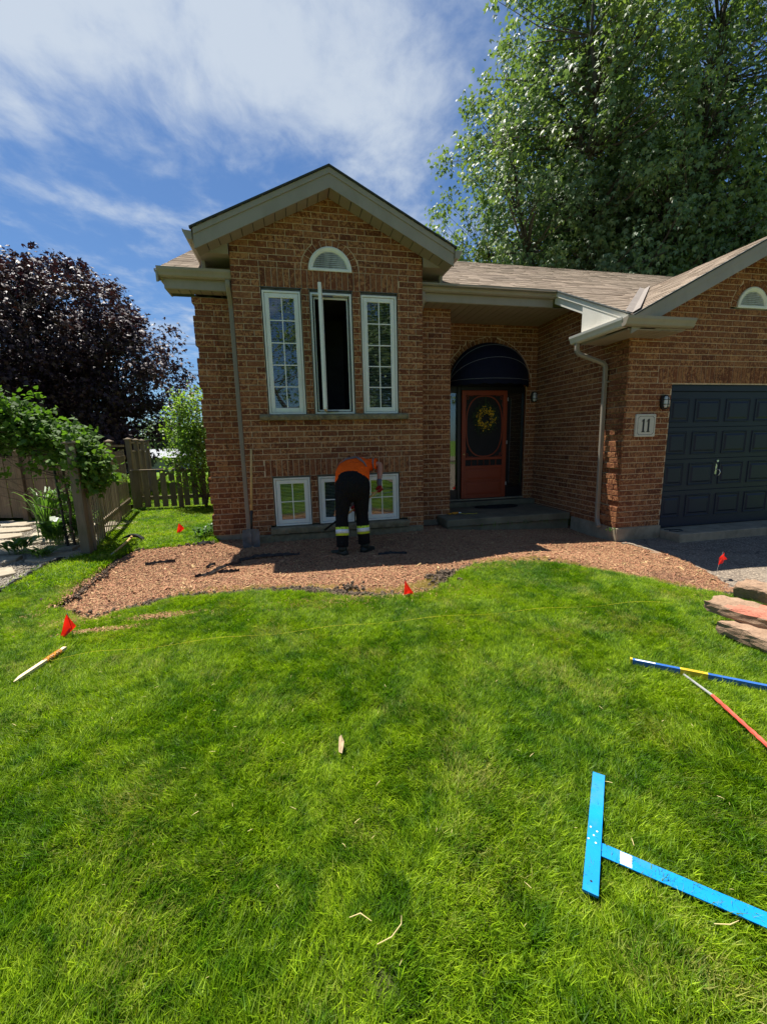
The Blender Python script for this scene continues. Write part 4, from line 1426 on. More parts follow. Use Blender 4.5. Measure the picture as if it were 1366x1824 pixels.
s1 = soffit_base(LEX + .1, BAYX0 - .012, GY0 + .125, LY + .02, 3.655)
soffit_panels(LEX + .1, BAYX0 - .012, GY0 + .125, LY - .002, 3.655, s1)
s1 = soffit_base(BAYX1 + .012, GX, GY0 + .165, EY, 3.665)
soffit_panels(BAYX1 + .014, GX - .012, GY0 + .165, EY - .012, 3.665, s1)
sb = soffit_base(LEX + .1, LX0, LY + .02, 7.0, 3.655)

# bay gable: rake boards, soffits, side gutters
pk = 5.13; hx = 1.81


def rake(cx, zp, half, slope, y, ht, sgn, m, trim=True, nm='rake_board', th=.022, hx0=0):
    mb = MB()
    x0, x1 = cx + sgn * hx0, cx + sgn * half
    z0a, z1a = zp - slope * hx0, zp - slope * half
    def slab(dz0, dz1, y0, y1, xa=x0, xb=x1, za=z0a, zb=z1a):
        mb.hexa([(xa, y0, za - dz1), (xb, y0, zb - dz1), (xb, y1, zb - dz1), (xa, y1, za - dz1),
                 (xa, y0, za - dz0), (xb, y0, zb - dz0), (xb, y1, zb - dz0), (xa, y1, za - dz0)])
    slab(.0, ht, y, y + th)
    if trim: slab(.003, .075, y - .014, y)
    return hp(mb.build(nm, M[m]))


for sgn in (-1, 1):
    rake(RC, pk, hx - .03, RSL, BF, .245, sgn, 'alu')
    d = MB()
    x0, x1 = RC, RC + sgn * (hx + .01)
    d.hexa([(x0, BF - .035, pk), (x1, BF - .035, pk - RSL * hx), (x1, BF + .02, pk - RSL * hx), (x0, BF + .02, pk),
            (x0, BF - .035, pk + .022), (x1, BF - .035, pk - RSL * hx + .022), (x1, BF + .02, pk - RSL * hx + .022), (x0, BF + .02, pk + .022)])
    hp(d.build('drip_edge', M['dripedge']))
    # sloping soffit in panels
    sbm = MB()
    zs = pk - .225
    sbm.hexa([(RC, BF + .022, zs + .012), (RC + sgn * 1.78, BF + .022, zs + .012 - RSL * 1.78), (RC + sgn * 1.78, BAYY, zs + .012 - RSL * 1.78), (RC, BAYY, zs + .012),
              (RC, BF + .022, zs + .02), (RC + sgn * 1.78, BF + .022, zs + .02 - RSL * 1.78), (RC + sgn * 1.78, BAYY, zs + .02 - RSL * 1.78), (RC, BAYY, zs + .02)])
    so_ = hp(sbm.build('soffit', M['blackplastic']))
    n = 12
    for i in range(n):
        a, b = i * 1.78 / n + .005, (i + 1) * 1.78 / n - .005
        mb = MB()
        xa, xb = RC + sgn * a, RC + sgn * b
        za, zb = zs - RSL * a, zs - RSL * b
        mb.hexa([(xa, BF + .022, za), (xb, BF + .022, zb), (xb, BAYY - .011, zb), (xa, BAYY - .011, za),
                 (xa, BF + .022, za + .01), (xb, BF + .022, zb + .01), (xb, BAYY - .011, zb + .01), (xa, BAYY - .011, za + .01)])
        adopt(mb.build('soffit_panel', M['soffit']), so_)
    # side eave: gutter, fascia and boxed return
    ex = RC + sgn * hx
    ez = pk - RSL * hx
    gutter((ex - sgn * .01, BF + .0, ez - .12), (ex - sgn * .01, 7.5, ez - .12), (sgn, 0, 0))
    fb = MB(); fb.bbox(min(ex - sgn * .01, ex - sgn * .035), max(ex - sgn * .01, ex - sgn * .035), BF + .024, 7.6, ez - .16, ez - .02, .003); hp(fb.build('fascia', M['alu']))
    wx = BAYX0 if sgn < 0 else BAYX1
    xr0, xr1 = sorted((ex - sgn * .035, wx + sgn * .012))
    rb = MB(); rb.bbox(xr0, xr1, BAYY - .03, BAYY - .008, ez - .15, ez + .04, .003); hp(rb.build('return_panel', M['soffit']))
    rb = MB(); rb.bbox(xr0, xr1, BAYY - .03, 7.5, ez - .16, ez - .15, .003); hp(rb.build('return_soffit', M['soffit']))
    # short downspout that empties onto the lower roof
    ds = MB(); xx = ex - sgn * .06
    ds.bbox(min(xx, xx + sgn * .055), max(xx, xx + sgn * .055), 6.74, 6.81, mainz(6.74) - .02, ez - .1, .006)
    hp(ds.build('short_downspout', M['alu']))

# garage roof edge
for sgn in (-1, 1):
    zp = GEZ + GSL * (GR - GEX) + .0
    rake(GR, zp, GR - GEX - .02, GSL, EYF - .0, .215, sgn, 'alu')
    d = MB(); x0, x1 = GR, GR + sgn * (GR - GEX + .0)
    z1_ = zp - GSL * (GR - GEX)
    d.hexa([(x0, EYF - .03, zp), (x1, EYF - .03, z1_), (x1, EYF + .02, z1_), (x0, EYF + .02, zp),
            (x0, EYF - .03, zp + .02), (x1, EYF - .03, z1_ + .02), (x1, EYF + .02, z1_ + .02), (x0, EYF + .02, zp + .02)])
    hp(d.build('drip_edge', M['dripedge']))
sbm = MB()
for sgn in (-1, 1):
    zp2 = zp - .20
    sbm.hexa([(GR, EYF + .022, zp2), (GR + sgn * 2.1, EYF + .022, zp2 - GSL * 2.1), (GR + sgn * 2.1, GY, zp2 - GSL * 2.1), (GR, GY, zp2),
              (GR, EYF + .022, zp2 + .01), (GR + sgn * 2.1, EYF + .022, zp2 + .01 - GSL * 2.1), (GR + sgn * 2.1, GY, zp2 + .01 - GSL * 2.1), (GR, GY, zp2 + .01)])
hp(sbm.build('soffit', M['soffit']))
# garage gutters: left side and front return
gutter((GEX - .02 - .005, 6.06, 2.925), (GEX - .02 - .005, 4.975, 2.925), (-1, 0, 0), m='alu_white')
mb = MB()
mb.extrude_profile(GUT, [(Vector((GEX - .125, 4.985, 2.925)), Vector((0, -1, 0))), (Vector((5.42, 4.985, 2.925)), Vector((0, -1, 0)))])
hp(mb.build('gutter', M['alu']))
# boxed eave under them
mb = MB(); mb.bbox(GEX - .025, GX - .012, 4.985, 5.92, 2.905, 2.925, .002); mb.bbox(GEX - .025, 5.36, 4.985, GY - .012, 2.906, 2.924, .002)
so_ = hp(mb.build('soffit', M['soffit']))
soffit_panels(GEX - .02, GX - .014, 4.99, 5.90, 2.893, so_, .055, 'y')
soffit_panels(GX - .012, 5.34, 4.99, GY - .014, 2.893, so_, .11, 'x')
# side panel between gutter and rake, in the sunlit trim colour
mb = MB()
mb.hexa([(GEX - .024, 4.99, 2.93), (GX - .012, 4.99, 2.93), (GX - .012, 5.92, 2.93), (GEX - .024, 5.92, 2.93),
         (GEX - .024, 4.99, mainz(4.99) - .05), (GX - .012, 4.99, mainz(4.99) - .05), (GX - .012, 5.92, mainz(5.92) - .05), (GEX - .024, 5.92, mainz(5.92) - .05)])
hp(mb.build('side_panel', M['alu_white']))
# sloping rake of the main roof down to the garage eave (sunlight put into its lighter trim colour)
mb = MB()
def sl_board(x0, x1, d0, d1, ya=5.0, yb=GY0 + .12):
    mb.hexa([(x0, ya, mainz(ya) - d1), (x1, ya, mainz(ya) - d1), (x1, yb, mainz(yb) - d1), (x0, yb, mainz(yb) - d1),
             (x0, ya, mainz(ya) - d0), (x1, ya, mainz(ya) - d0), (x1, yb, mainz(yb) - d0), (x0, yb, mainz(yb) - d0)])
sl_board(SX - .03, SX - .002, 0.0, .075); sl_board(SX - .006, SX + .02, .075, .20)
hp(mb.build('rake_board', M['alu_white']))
mb = MB(); sl_board(SX - .045, SX + .03, -.018, .0); hp(mb.build('drip_edge', M['dripedge']))
mb = MB(); sl_board(SX + .02, GX, .18, .19, 5.9, GY0 + .2); hp(mb.build('soffit', M['soffit']))
# small shingled return behind the front gutter
mb = MB()
mb.hexa([(GX - .1, 4.99, 3.03), (5.38, 4.99, 3.03), (5.38, GY - .012, 3.03), (GX - .1, GY - .012, 3.03), (GX - .1, 5.0, 3.035), (5.38, 5.0, 3.035), (5.2, GY - .012, 3.14), (GX - .1, GY - .012, 3.14)])
hp(mb.build('return_roof', M['shingle']))

# --- downspouts
def downspout(path, w_=.066, d_=.05, name='downspout', m='alu', straps=()):
    mb = MB()
    pts = [Vector(p) for p in path]
    rings = []
    for i, p in enumerate(pts):
        dd = (pts[min(i + 1, len(pts) - 1)] - pts[max(i - 1, 0)]).normalized()
        a = Vector((1, 0, 0)); a = (a - dd * a.dot(dd)); 
        if a.length < .3: a = Vector((0, 0, 1)) - dd * dd.z
        a.normalize(); b = dd.cross(a)
        c = .008
        A_, B_ = w_ / 2, d_ / 2
        rings.append([p + a * x + b * y for x, y in ((-A_ + c, -B_), (A_ - c, -B_), (A_, -B_ + c), (A_, B_ - c), (A_ - c, B_), (-A_ + c, B_), (-A_, B_ - c), (-A_, -B_ + c))])
    mb.loft(rings)
    o = hp(mb.build(name, M[m]))
    for s_ in straps:
        st = MB(); st.bbox(s_[0] - .045, s_[0] + .045, s_[1] - .033, s_[1] + .033, s_[2] - .011, s_[2] + .011, .003)
        adopt(st.build('strap', M[m]), o)
    return o


def smooth_path(pts, n=6):
    """rounded elbows"""
    out = []
    P_ = [Vector(p) for p in pts]
    out.append(P_[0])
    for i in range(1, len(P_) - 1):
        a, b, c = P_[i - 1], P_[i], P_[i + 1]
        r = min(.07, (a - b).length * .45, (c - b).length * .45)
        s_, e = b + (a - b).normalized() * r, b + (c - b).normalized() * r
        for k in range(n + 1):
            t = k / n
            out.append(s_ * (1 - t) ** 2 + b * 2 * t * (1 - t) + e * t * t)
    out.append(P_[-1])
    return out


downspout(smooth_path([(4.385, 5.93, 2.92), (4.385, 5.93, 2.78), (4.80, 5.79, 2.60), (4.825, 5.785, .16), (4.76, 5.66, .055)]), straps=[(4.825, 5.785, 2.33), (4.825, 5.785, .42)])
downspout(smooth_path([(-.775, 6.60, 3.79), (-.775, 6.60, 3.72), (-.775, 6.60 + .17, 3.50), (-.775, 6.775, -.01)]))
downspout(smooth_path([(2.12, 6.64, 3.79), (2.12, 6.64, 3.66), (2.11, 6.93, 3.42), (2.11, 6.955, .02)]))

# ------------------------------------------------------------------ garage door
gd = MB(); gd.bbox(5.70, 8.28, 5.475, 5.50, .01, 2.155, .002)
gdo = hp(gd.build('garage_door', M['navy']))
tr = MB(); tr.bbox(5.662, 5.70, 5.43, 5.52, .005, 2.25, .003); tr.bbox(8.28, 8.318, 5.43, 5.52, .005, 2.25, .003); tr.bbox(5.70, 8.28, 5.43, 5.52, 2.155, 2.25, .003)
hp(tr.build('garage_door_frame', M['navy']))
secs = []
for z0_, z1_ in ((.012, .600), (.604, 1.106), (1.110, 1.606), (1.610, 2.153)):
    mb = MB(); mb.bbox(5.702, 8.278, 5.455, 5.474, z0_, z1_, .004); secs.append(adopt(mb.build('door_section', M['navy']), gdo))
for za, zb in ((.17, .53), (.68, 1.04), (1.18, 1.54), (1.685, 2.045)):
    for xa, xb in [(5.712, 6.085)] + [(6.185 + .597 * k, 6.68 + .597 * k) for k in range(3)] + [(7.976, 8.27)]:
        mb = MB()
        yf = 5.4545
        lv = [(0, yf), (.006, yf - .012), (.016, yf - .012), (.028, yf - .001), (.046, yf - .001), (.072, yf - .013)]
        rings = [[(xa + i, y, za + i), (xb - i, y, za + i), (xb - i, y, zb - i), (xa + i, y, zb - i)] for i, y in lv]
        mb.loft(rings, caps=True)
        adopt(mb.build('panel', M['navy']), gdo)
# handle and lock
HX, HZ = 6.99 - .36, 1.02
HX, HZ = 6.732, .93
mb = MB(); mb.ring_tube([(HX, 5.454, HZ + .13), (HX, 5.435, HZ + .13)], [.022, .019], 16); adopt(mb.build('lock', M['chrome']), gdo)
mb = MB()
mb.hexa([(HX - .028, 5.450, HZ - .08), (HX + .008, 5.450, HZ - .09), (HX + .008, 5.454, HZ - .09), (HX - .028, 5.454, HZ - .08),
         (HX - .02, 5.444, HZ + .09), (HX + .006, 5.444, HZ + .06), (HX + .006, 5.454, HZ + .06), (HX - .02, 5.454, HZ + .09)])
mb.ring_tube([(HX, 5.45, HZ + .0), (HX + .01, 5.41, HZ - .01), (HX + .025, 5.40, HZ - .05), (HX + .012, 5.41, HZ - .10), (HX, 5.45, HZ - .11)], .008, 8)
adopt(mb.build('handle', M['chrome']), gdo)

# ------------------------------------------------------------------ porch door
fr = MB()
DZ0 = .29
FX0, FX1 = ACX - AR, ACX + AR
# arch reveal (bricks return into the wall)
rv_ = MB()
n = 28
pts0 = [(FX1, DZ0 - .15)] + [(ACX + (AR - .004) * math.cos(PI * i / n), ACZ + (AR - .004) * math.sin(PI * i / n)) for i in range(n + 1)] + [(FX0, DZ0 - .15)]
for (a, b) in zip(pts0[:-1], pts0[1:]):
    rv_.face([(a[0], EY, a[1]), (b[0], EY, b[1]), (b[0], EY + .12, b[1]), (a[0], EY + .12, a[1])])
hp(rv_.build('arch_reveal', M['brick']))
bk = MB(); bk.face([(x, EY + .115, z) for x, z in pts0]); hp(bk.build('entry_backing', M['blackframe']))
sdx0, sdx1, sdz1 = 3.275, 4.245, 2.44
fr.bbox(FX0, FX0 + .03, EY + .05, EY + .12, DZ0, 2.52, .003)
fr.bbox(3.20, 3.27, EY + .03, EY + .12, DZ0, 2.52, .004)
fr.bbox(4.25, 4.32, EY + .03, EY + .12, DZ0, 2.52, .004)
fr.bbox(FX1 - .03, FX1, EY + .05, EY + .12, DZ0, 2.52, .003)
fr.bbox(3.27, 4.25, EY + .03, EY + .12, sdz1 + .005, 2.52, .004)
fr.bbox(FX0 + .03, 3.20, EY + .05, EY + .12, 2.40, 2.52, .003); fr.bbox(FX0 + .03, 3.20, EY + .05, EY + .12, DZ0, .48, .003)
fr.bbox(4.32, FX1 - .03, EY + .05, EY + .12, 2.40, 2.52, .003); fr.bbox(4.32, FX1 - .03, EY + .05, EY + .12, DZ0, .50, .003)
dfr = hp(fr.build('door_frame', M['blackframe']))
for (a, b) in ((FX0 + .03, 3.20), (4.32, FX1 - .03)):
    mb = MB(); mb.box(a, b, EY + .085, EY + .089, .48, 2.40); adopt(mb.build('sidelight_pane', M['glass']), dfr)
mb = MB(); mb.bbox(4.36, 4.37, EY + .07, EY + .08, .58, 2.3, .001); adopt(mb.build('sidelight_trim', M['piping']), dfr)
mb = MB(); mb.bbox(FX0, FX1, EY - .02, EY + .12, .262, DZ0, .004); hp(mb.build('threshold', M['concrete']))
# inner door behind the screen door
mb = MB(); mb.bbox(3.29, 4.23, EY + .08, EY + .115, DZ0, sdz1, .003); hp(mb.build('inner_door', M['blackframe']))

sd = MB()
Yd0, Yd1 = EY - .01, EY + .025
st_ = .085
sd.bbox(sdx0, sdx0 + st_, Yd0, Yd1, DZ0 + .01, sdz1, .004); sd.bbox(sdx1 - st_, sdx1, Yd0, Yd1, DZ0 + .01, sdz1, .004)
XA, XB = sdx0 + st_, sdx1 - st_
sd.bbox(XA, XB, Yd0, Yd1, sdz1 - .09, sdz1, .004)
sd.bbox(XA, XB, Yd0, Yd1, 1.085, 1.135, .004)
sd.bbox(XA, XB, Yd0, Yd1, .91, .965, .004)
sd.bbox(XA, XB, Yd0, Yd1, DZ0 + .01, .36, .004)
sd.bbox(XA, XB, Yd0, Yd1, .64, .67, .004)
sdo = hp(sd.build('screen_door', M['orange_door']))
sdo['label'] = 'burnt orange screen door with an oval opening'
for (a, b) in ((.36, .64), (.67, .91)):
    mb = MB()
    rings = [[(XA + i, y, a + i), (XB - i, y, a + i), (XB - i, y, b - i), (XA + i, y, b - i)] for i, y in ((-.002, Yd0 + .012), (.012, Yd0 + .014), (.05, Yd0 + .006))]
    mb.loft(rings); adopt(mb.build('door_panel', M['orange_door']), sdo)
for i in range(1, 6):
    x = XA + (XB - XA) * i / 6
    mb = MB(); mb.ring_tube([(x, Yd0 + .015, .965), (x, Yd0 + .015, 1.085)], .007, 8); adopt(mb.build('spindle', M['orange_door']), sdo)
# oval ring and scrolls
ocx, ocz, orx, orz = (XA + XB) / 2, (1.135 + sdz1 - .09) / 2, (XB - XA) / 2 - .004, (sdz1 - .09 - 1.135) / 2 - .004
mb = MB()
n = 48
pp = []
for i in range(n + 1):
    t = 2 * PI * i / n
    # squarish oval
    ct, st2 = math.cos(t), math.sin(t)
    e = .78
    pp.append((ocx + orx * math.copysign(abs(ct) ** e, ct), Yd0 + .017, ocz + orz * math.copysign(abs(st2) ** e, st2)))
rings = []
for i in range(n):
    p = Vector(pp[i]); c = Vector((ocx, Yd0 + .017, ocz)); dr = (c - p).normalized()
    rings.append([p + Vector((0, -.009, 0)), p + Vector((0, .009, 0)), p + dr * .022 + Vector((0, .009, 0)), p + dr * .022 + Vector((0, -.009, 0))])
rings.append(rings[0])
mb.loft(rings, caps=False)
adopt(mb.build('oval_ring', M['orange_door']), sdo)
for sx_ in (-1, 1):
    for sz_ in (-1, 1):
        mb = MB()
        cx0, cz0 = ocx + sx_ * (orx - .035), ocz + sz_ * (orz - .055)
        path = []
        for k in range(22):
            t = k / 21 * 2.3 * PI; r = .030 * (1 - k / 26)
            path.append((cx0 + sx_ * (r * math.cos(t)), Yd0 + .017, cz0 + sz_ * (r * 1.4 * math.sin(t))))
        mb.ring_tube(path, .0055, 6)
        path = [(cx0 + sx_ * .03, Yd0 + .017, cz0), (cx0 + sx_ * .032, Yd0 + .017, cz0 - sz_ * .07), (cx0 + sx_ * .022, Yd0 + .017, cz0 - sz_ * .12), (cx0 + sx_ * .034, Yd0 + .017, cz0 - sz_ * .17)]
        mb.ring_tube(path, .0055, 6)
        path = [(cx0, Yd0 + .017, cz0 + sz_ * .045), (cx0 - sx_ * .07, Yd0 + .017, cz0 + sz_ * .05), (cx0 - sx_ * .12, Yd0 + .017, cz0 + sz_ * .046)]
        mb.ring_tube(path, .0055, 6)
        adopt(mb.build('scroll', M['orange_door']), sdo)
mb = MB(); mb.face([(XA, Yd0 + .022, 1.135), (XB, Yd0 + .022, 1.135), (XB, Yd0 + .022, sdz1 - .09), (XA, Yd0 + .022, sdz1 - .09)])
mb.face([(XA, Yd0 + .022, .965), (XB, Yd0 + .022, .965), (XB, Yd0 + .022, 1.085), (XA, Yd0 + .022, 1.085)])
M['mesh'] = simple('insect_screen', (.012, .012, .014), .7, .3)
adopt(mb.build('insect_screen', M['mesh']), sdo)
mb = MB(); mb.ring_tube([(sdx0 + .04, Yd0, 1.20), (sdx0 + .04, Yd0 - .035, 1.20)], [.010, .014], 12); adopt(mb.build('handle', M['brass']), sdo)
for z in (2.27, 1.42, .58):
    mb = MB(); mb.bbox(sdx1 - .004, sdx1 + .022, Yd0 - .008, Yd0 + .004, z - .035, z + .035, .002); adopt(mb.build('hinge', M['grey_metal']), sdo)

# porch slab
mb = MB()
mb.bbox(2.475, GX - .034, 6.49, EY + .0, .02, .146, .012)
mb.bbox(2.50, GX - .034, 6.53, EY, -.30, .021, .004)
tag(mb.build('porch_slab', M['slab']), 'wide grey concrete porch step in front of the orange screen door', 'step')
mb = MB(); mb.bbox(SX1 + .01, GX - .02, EY - .14, EY - .013, .147, .250, .01)
stepo = tag(mb.build('door_step', M['slab']), 'narrow raised concrete ledge under the door against the porch wall', 'step')

# --- awning
aw = empty('door_awning', (ACX, EY, 2.6))
tag(aw, 'dark navy dome canopy with grey piping over the orange door', 'awning')
AZ, AH, AD, ARX = 2.60, .73, .52, .81
mb = MB()
na, nb = 24, 12
def dome(phi, t, s=1.0):
    return (ACX + ARX * s * math.cos(t), EY - .012 - AD * s * math.sin(t) * math.sin(phi), AZ + AH * s * math.sin(t) * math.cos(phi))
rows_ = [[dome(PI / 2 * j / nb, PI * i / na) for i in range(na + 1)] for j in range(nb + 1)]
for j in range(nb):
    for i in range(na):
        mb.face([rows_[j][i], rows_[j][i + 1], rows_[j + 1][i + 1], rows_[j + 1][i]])
adopt(mb.build('canopy', M['canvas'], smooth=True), aw)
for ph_ in (28, 58, 90):
    mb = MB(); mb.ring_tube([dome(math.radians(ph_), PI * i / 32, 1.008) for i in range(33)], .006, 6)
    adopt(mb.build('piping', M['piping']), aw)
mb = MB()
ns = 96
prev = None
for i in range(ns + 1):
    t = PI * i / ns
    p = dome(PI / 2, t, 1.0)
    drop = .075 + .03 * abs(math.sin(t * 9.5))
    cur = (p, (p[0], p[1], p[2] - drop))
    if prev: mb.face([prev[0], cur[0], cur[1], prev[1]])
    prev = cur
adopt(mb.build('valance', M['canvas']), aw)

# --- wreath
wr = empty('wreath', (3.765, EY - .03, 1.90))
tag(wr, 'yellow flower wreath hanging on the orange screen door', 'wreath')
R_ = random.Random(3)
mb = MB()
WCX, WCZ, WY = 3.765, 1.90, EY - .035
for i in range(240):
    a = R_.uniform(0, 2 * PI); r = R_.gauss(.15, .035)
    p = Vector((WCX + r * math.cos(a), WY - R_.uniform(0, .035), WCZ + r * 1.1 * math.sin(a)))
    s_ = R_.uniform(.009, .017)
    ax = Vector((R_.uniform(-1, 1), -1, R_.uniform(-1, 1))).normalized(); b_ = ax.orthogonal().normalized(); c_ = ax.cross(b_)
    mb.face([p + (b_ * math.cos(k * PI / 2.5) + c_ * math.sin(k * PI / 2.5)) * s_ for k in range(5)])
adopt(mb.build('flowers', M['wreathyellow']), wr)
mb = MB()
for i in range(420):
    a = R_.uniform(0, 2 * PI); r = R_.gauss(.17, .05)
    p = Vector((WCX + r * math.cos(a), WY - R_.uniform(-.01, .02), WCZ + r * 1.1 * math.sin(a)))
    dr = Vector((math.cos(a), R_.uniform(-.4, .2), math.sin(a))) + Vector((R_.uniform(-.8, .8), 0, R_.uniform(-.8, .8)))
    dr.normalize(); l = R_.uniform(.03, .085); s_ = dr.cross(Vector((0, 1, 0))).normalized() * .006
    mb.face([p - s_, p + dr * l * .5 - s_ * 1.2, p + dr * l, p + dr * l * .5 + s_ * 1.2])
adopt(mb.build('leaves', M['wreathgreen']), wr)
mb = MB(); mb.ring_tube([(WCX + .13 * math.cos(t), WY + .005, WCZ + .14 * math.sin(t)) for t in [2 * PI * k / 24 for k in range(25)]], .012, 6)
adopt(mb.build('hoop', M['twig']), wr)
mb = MB(); mb.face([(WCX - .01, WY + .008, WCZ + .15), (WCX + .01, WY + .008, WCZ + .15), (WCX + .008, WY + .008, sdz1 - .09), (WCX - .008, WY + .008, sdz1 - .09)])
adopt(mb.build('ribbon', M['wreathgreen']), wr)


# --- lamps
def bulkhead(name, c, out, side, label):
    """oval caged wall lamp; out = direction away from the wall, side = along the wall"""
    o_, s_ = Vector(out), Vector(side)
    e = tag(empty(name, c), label, 'wall lamp')
    c = Vector(c)
    def oval(rx, rz, d, n=24): return [c + s_ * (rx * math.copysign(abs(math.cos(t)) ** .8, math.cos(t))) + Vector((0, 0, rz * math.copysign(abs(math.sin(t)) ** .65, math.sin(t)))) + o_ * d for t in [2 * PI * k / n for k in range(n)]]
    mb = MB(); mb.loft([oval(.062, .108, .002), oval(.062, .108, .035), oval(.054, .100, .045), oval(.040, .085, .046)]); adopt(mb.build('housing', M['black']), e)
    mb = MB(); mb.loft([oval(.042, .088, .044), oval(.040, .085, .065), oval(.030, .07, .080), oval(.012, .035, .086)]); adopt(mb.build('lens', M['frosted'], smooth=True), e)
    mb = MB()
    mb.ring_tube([c + Vector((0, 0, z)) + o_ * d for z, d in ((-.1, .04), (-.085, .075), (-.04, .092), (.04, .092), (.085, .075), (.1, .04))], .005, 6)
    for z in (-.035, .035):
        mb.ring_tube([c + s_ * x + Vector((0, 0, z)) + o_ * d for x, d in ((-.058, .04), (-.042, .078), (0, .092), (.042, .078), (.058, .04))], .005, 6)
    mb.ring_tube(oval(.056, .10, .047) + [oval(.056, .10, .047)[0]], .006, 6)
    adopt(mb.build('cage', M['black']), e)
    return e


bulkhead('wall_lamp', (5.515, GY - .012, 1.985), (0, -1, 0), (1, 0, 0), 'black caged oval wall lamp beside the dark blue garage door')
bulkhead('wall_lamp', (4.815, EY - .012, 2.31), (0, -1, 0), (1, 0, 0), 'black caged wall lamp in the shaded porch corner beside the orange door')

# --- number plaque
pq = tag(empty('house_number_sign', (5.217, GY - .01, 1.64)), 'square stone house number plaque reading 11 on the garage pillar', 'sign')
mb = MB(); px0, px1, pz0, pz1 = 5.04, 5.394, 1.475, 1.812
c = .02
def chamf(i, y, cc): 
    a, b, c0, d = px0 + i, px1 - i, pz0 + i, pz1 - i
    return [(a + cc, y, c0), (b - cc, y, c0), (b, y, c0 + cc), (b, y, d - cc), (b - cc, y, d), (a + cc, y, d), (a, y, d - cc), (a, y, c0 + cc)]
mb.loft([chamf(0, GY - .009, .012), chamf(0, GY - .030, .012), chamf(.006, GY - .036, .012)])
adopt(mb.build('plate', M['plaque']), pq)
mb = MB()
o1, i1 = chamf(.030, GY - .0368, .03), chamf(.035, GY - .0368, .03)
for k in range(8): mb.face([o1[k], o1[(k + 1) % 8], i1[(k + 1) % 8], i1[k]])
adopt(mb.build('border_line', M['print']), pq)
for dx in (-.045, .045):
    mb = MB()
    x = 5.217 + dx; y0_, y1_ = GY - .041, GY - .036
    w2 = .014; zb, zt = 1.545, 1.745
    mb.box(x - w2, x + w2, y0_, y1_, zb + .012, zt - .01)
    mb.hexa([(x - w2 * 2.4, y0_ - .0004, zb), (x + w2 * 2.4, y0_ - .0004, zb), (x + w2 * 2.4, y1_, zb), (x - w2 * 2.4, y1_, zb), (x - w2 * 1.2, y0_ - .0004, zb + .016), (x + w2 * 1.2, y0_ - .0004, zb + .016), (x + w2 * 1.2, y1_, zb + .016), (x - w2 * 1.2, y1_, zb + .016)])
    mb.hexa([(x - w2 * 2.6, y0_ - .0006, zt - .045), (x + w2 * .5, y0_ - .0006, zt - .025), (x + w2 * .5, y1_, zt - .025), (x - w2 * 2.6, y1_, zt - .045), (x - w2 * 2.4, y0_ - .0006, zt - .036), (x + w2, y0_ - .0006, zt), (x + w2, y1_, zt), (x - w2 * 2.4, y1_, zt - .036)])
    adopt(mb.build('numeral', M['print']), pq)

# --- door mat
dm = MB()
n = 40
rings = []
DMX, DMY = 3.92, 7.52
def el(s, z): return [(DMX + .46 * s * math.cos(2 * PI * k / n), DMY + .215 * s * math.sin(2 * PI * k / n), z) for k in range(n)]
dm.loft([el(1, .148), el(1, .160), el(.97, .166), el(.9, .162), el(.86, .158)])
dmo = tag(dm.build('doormat', M['rubber']), 'oval black rubber doormat lying on the porch in front of the door', 'doormat')
place(dmo, (DMX, DMY, .147))
mb = MB()
for k in range(1, 6):
    mb.ring_tube([(DMX + .46 * .16 * k * math.cos(2 * PI * j / 32), DMY + .215 * .16 * k * math.sin(2 * PI * j / 32), .161) for j in range(33)], .006, 5)
for k in range(12):
    a = 2 * PI * k / 12
    mb.ring_tube([(DMX + .05 * math.cos(a), DMY + .025 * math.sin(a), .161), (DMX + .38 * math.cos(a + .3), DMY + .17 * math.sin(a + .3), .161)], .006, 5)
adopt(mb.build('mat_pattern', M['rubber']), dmo)
#@@OBJECTS@@

# ------------------------------------------------------------------ foliage tools
def leaf_arrays(centers, dirs, norms, size, fold=.25, wid=.42, lobed=True):
    """lobed: three pointed lobes; otherwise a simple folded leaf"""
    n = len(centers)
    d = dirs / np.linalg.norm(dirs, axis=1, keepdims=True)
    nn = norms - d * (norms * d).sum(1, keepdims=True)
    nn /= np.linalg.norm(nn, axis=1, keepdims=True) + 1e-9
    s = np.cross(d, nn)
    sz = size[:, None]
    def P(a, b, c): return centers + d * sz * a + s * sz * b + nn * sz * c
    if lobed:
        V = np.stack([P(0, 0, 0), P(.42, .20, -.02), P(1, 0, -.16), P(.42, -.20, -.02), P(.10, .34, -.10), P(.62, .56, -.20), P(.10, -.34, -.10), P(.62, -.56, -.20)], 1).reshape(-1, 3)
        b = np.arange(n)[:, None] * 8
        return V, np.concatenate([b + np.array([[0, 3, 2, 1]]), b + np.array([[0, 1, 5, 4]]), b + np.array([[0, 6, 7, 3]])], 0)
    V = np.stack([P(0, 0, 0), P(.25, wid * 1.05, -fold * .5), P(.62, wid * .75, -fold * .4), P(1, 0, -fold * .35), P(.62, -wid * .75, -fold * .4), P(.25, -wid * 1.05, -fold * .5)], 1).reshape(-1, 3)
    b = np.arange(n)[:, None] * 6
    return V, np.concatenate([b + np.array([[0, 1, 2, 3]]), b + np.array([[0, 3, 4, 5]])], 0)


def unit_rand(n):
    v = rng.normal(0, 1, (n, 3)); return v / np.linalg.norm(v, axis=1, keepdims=True)


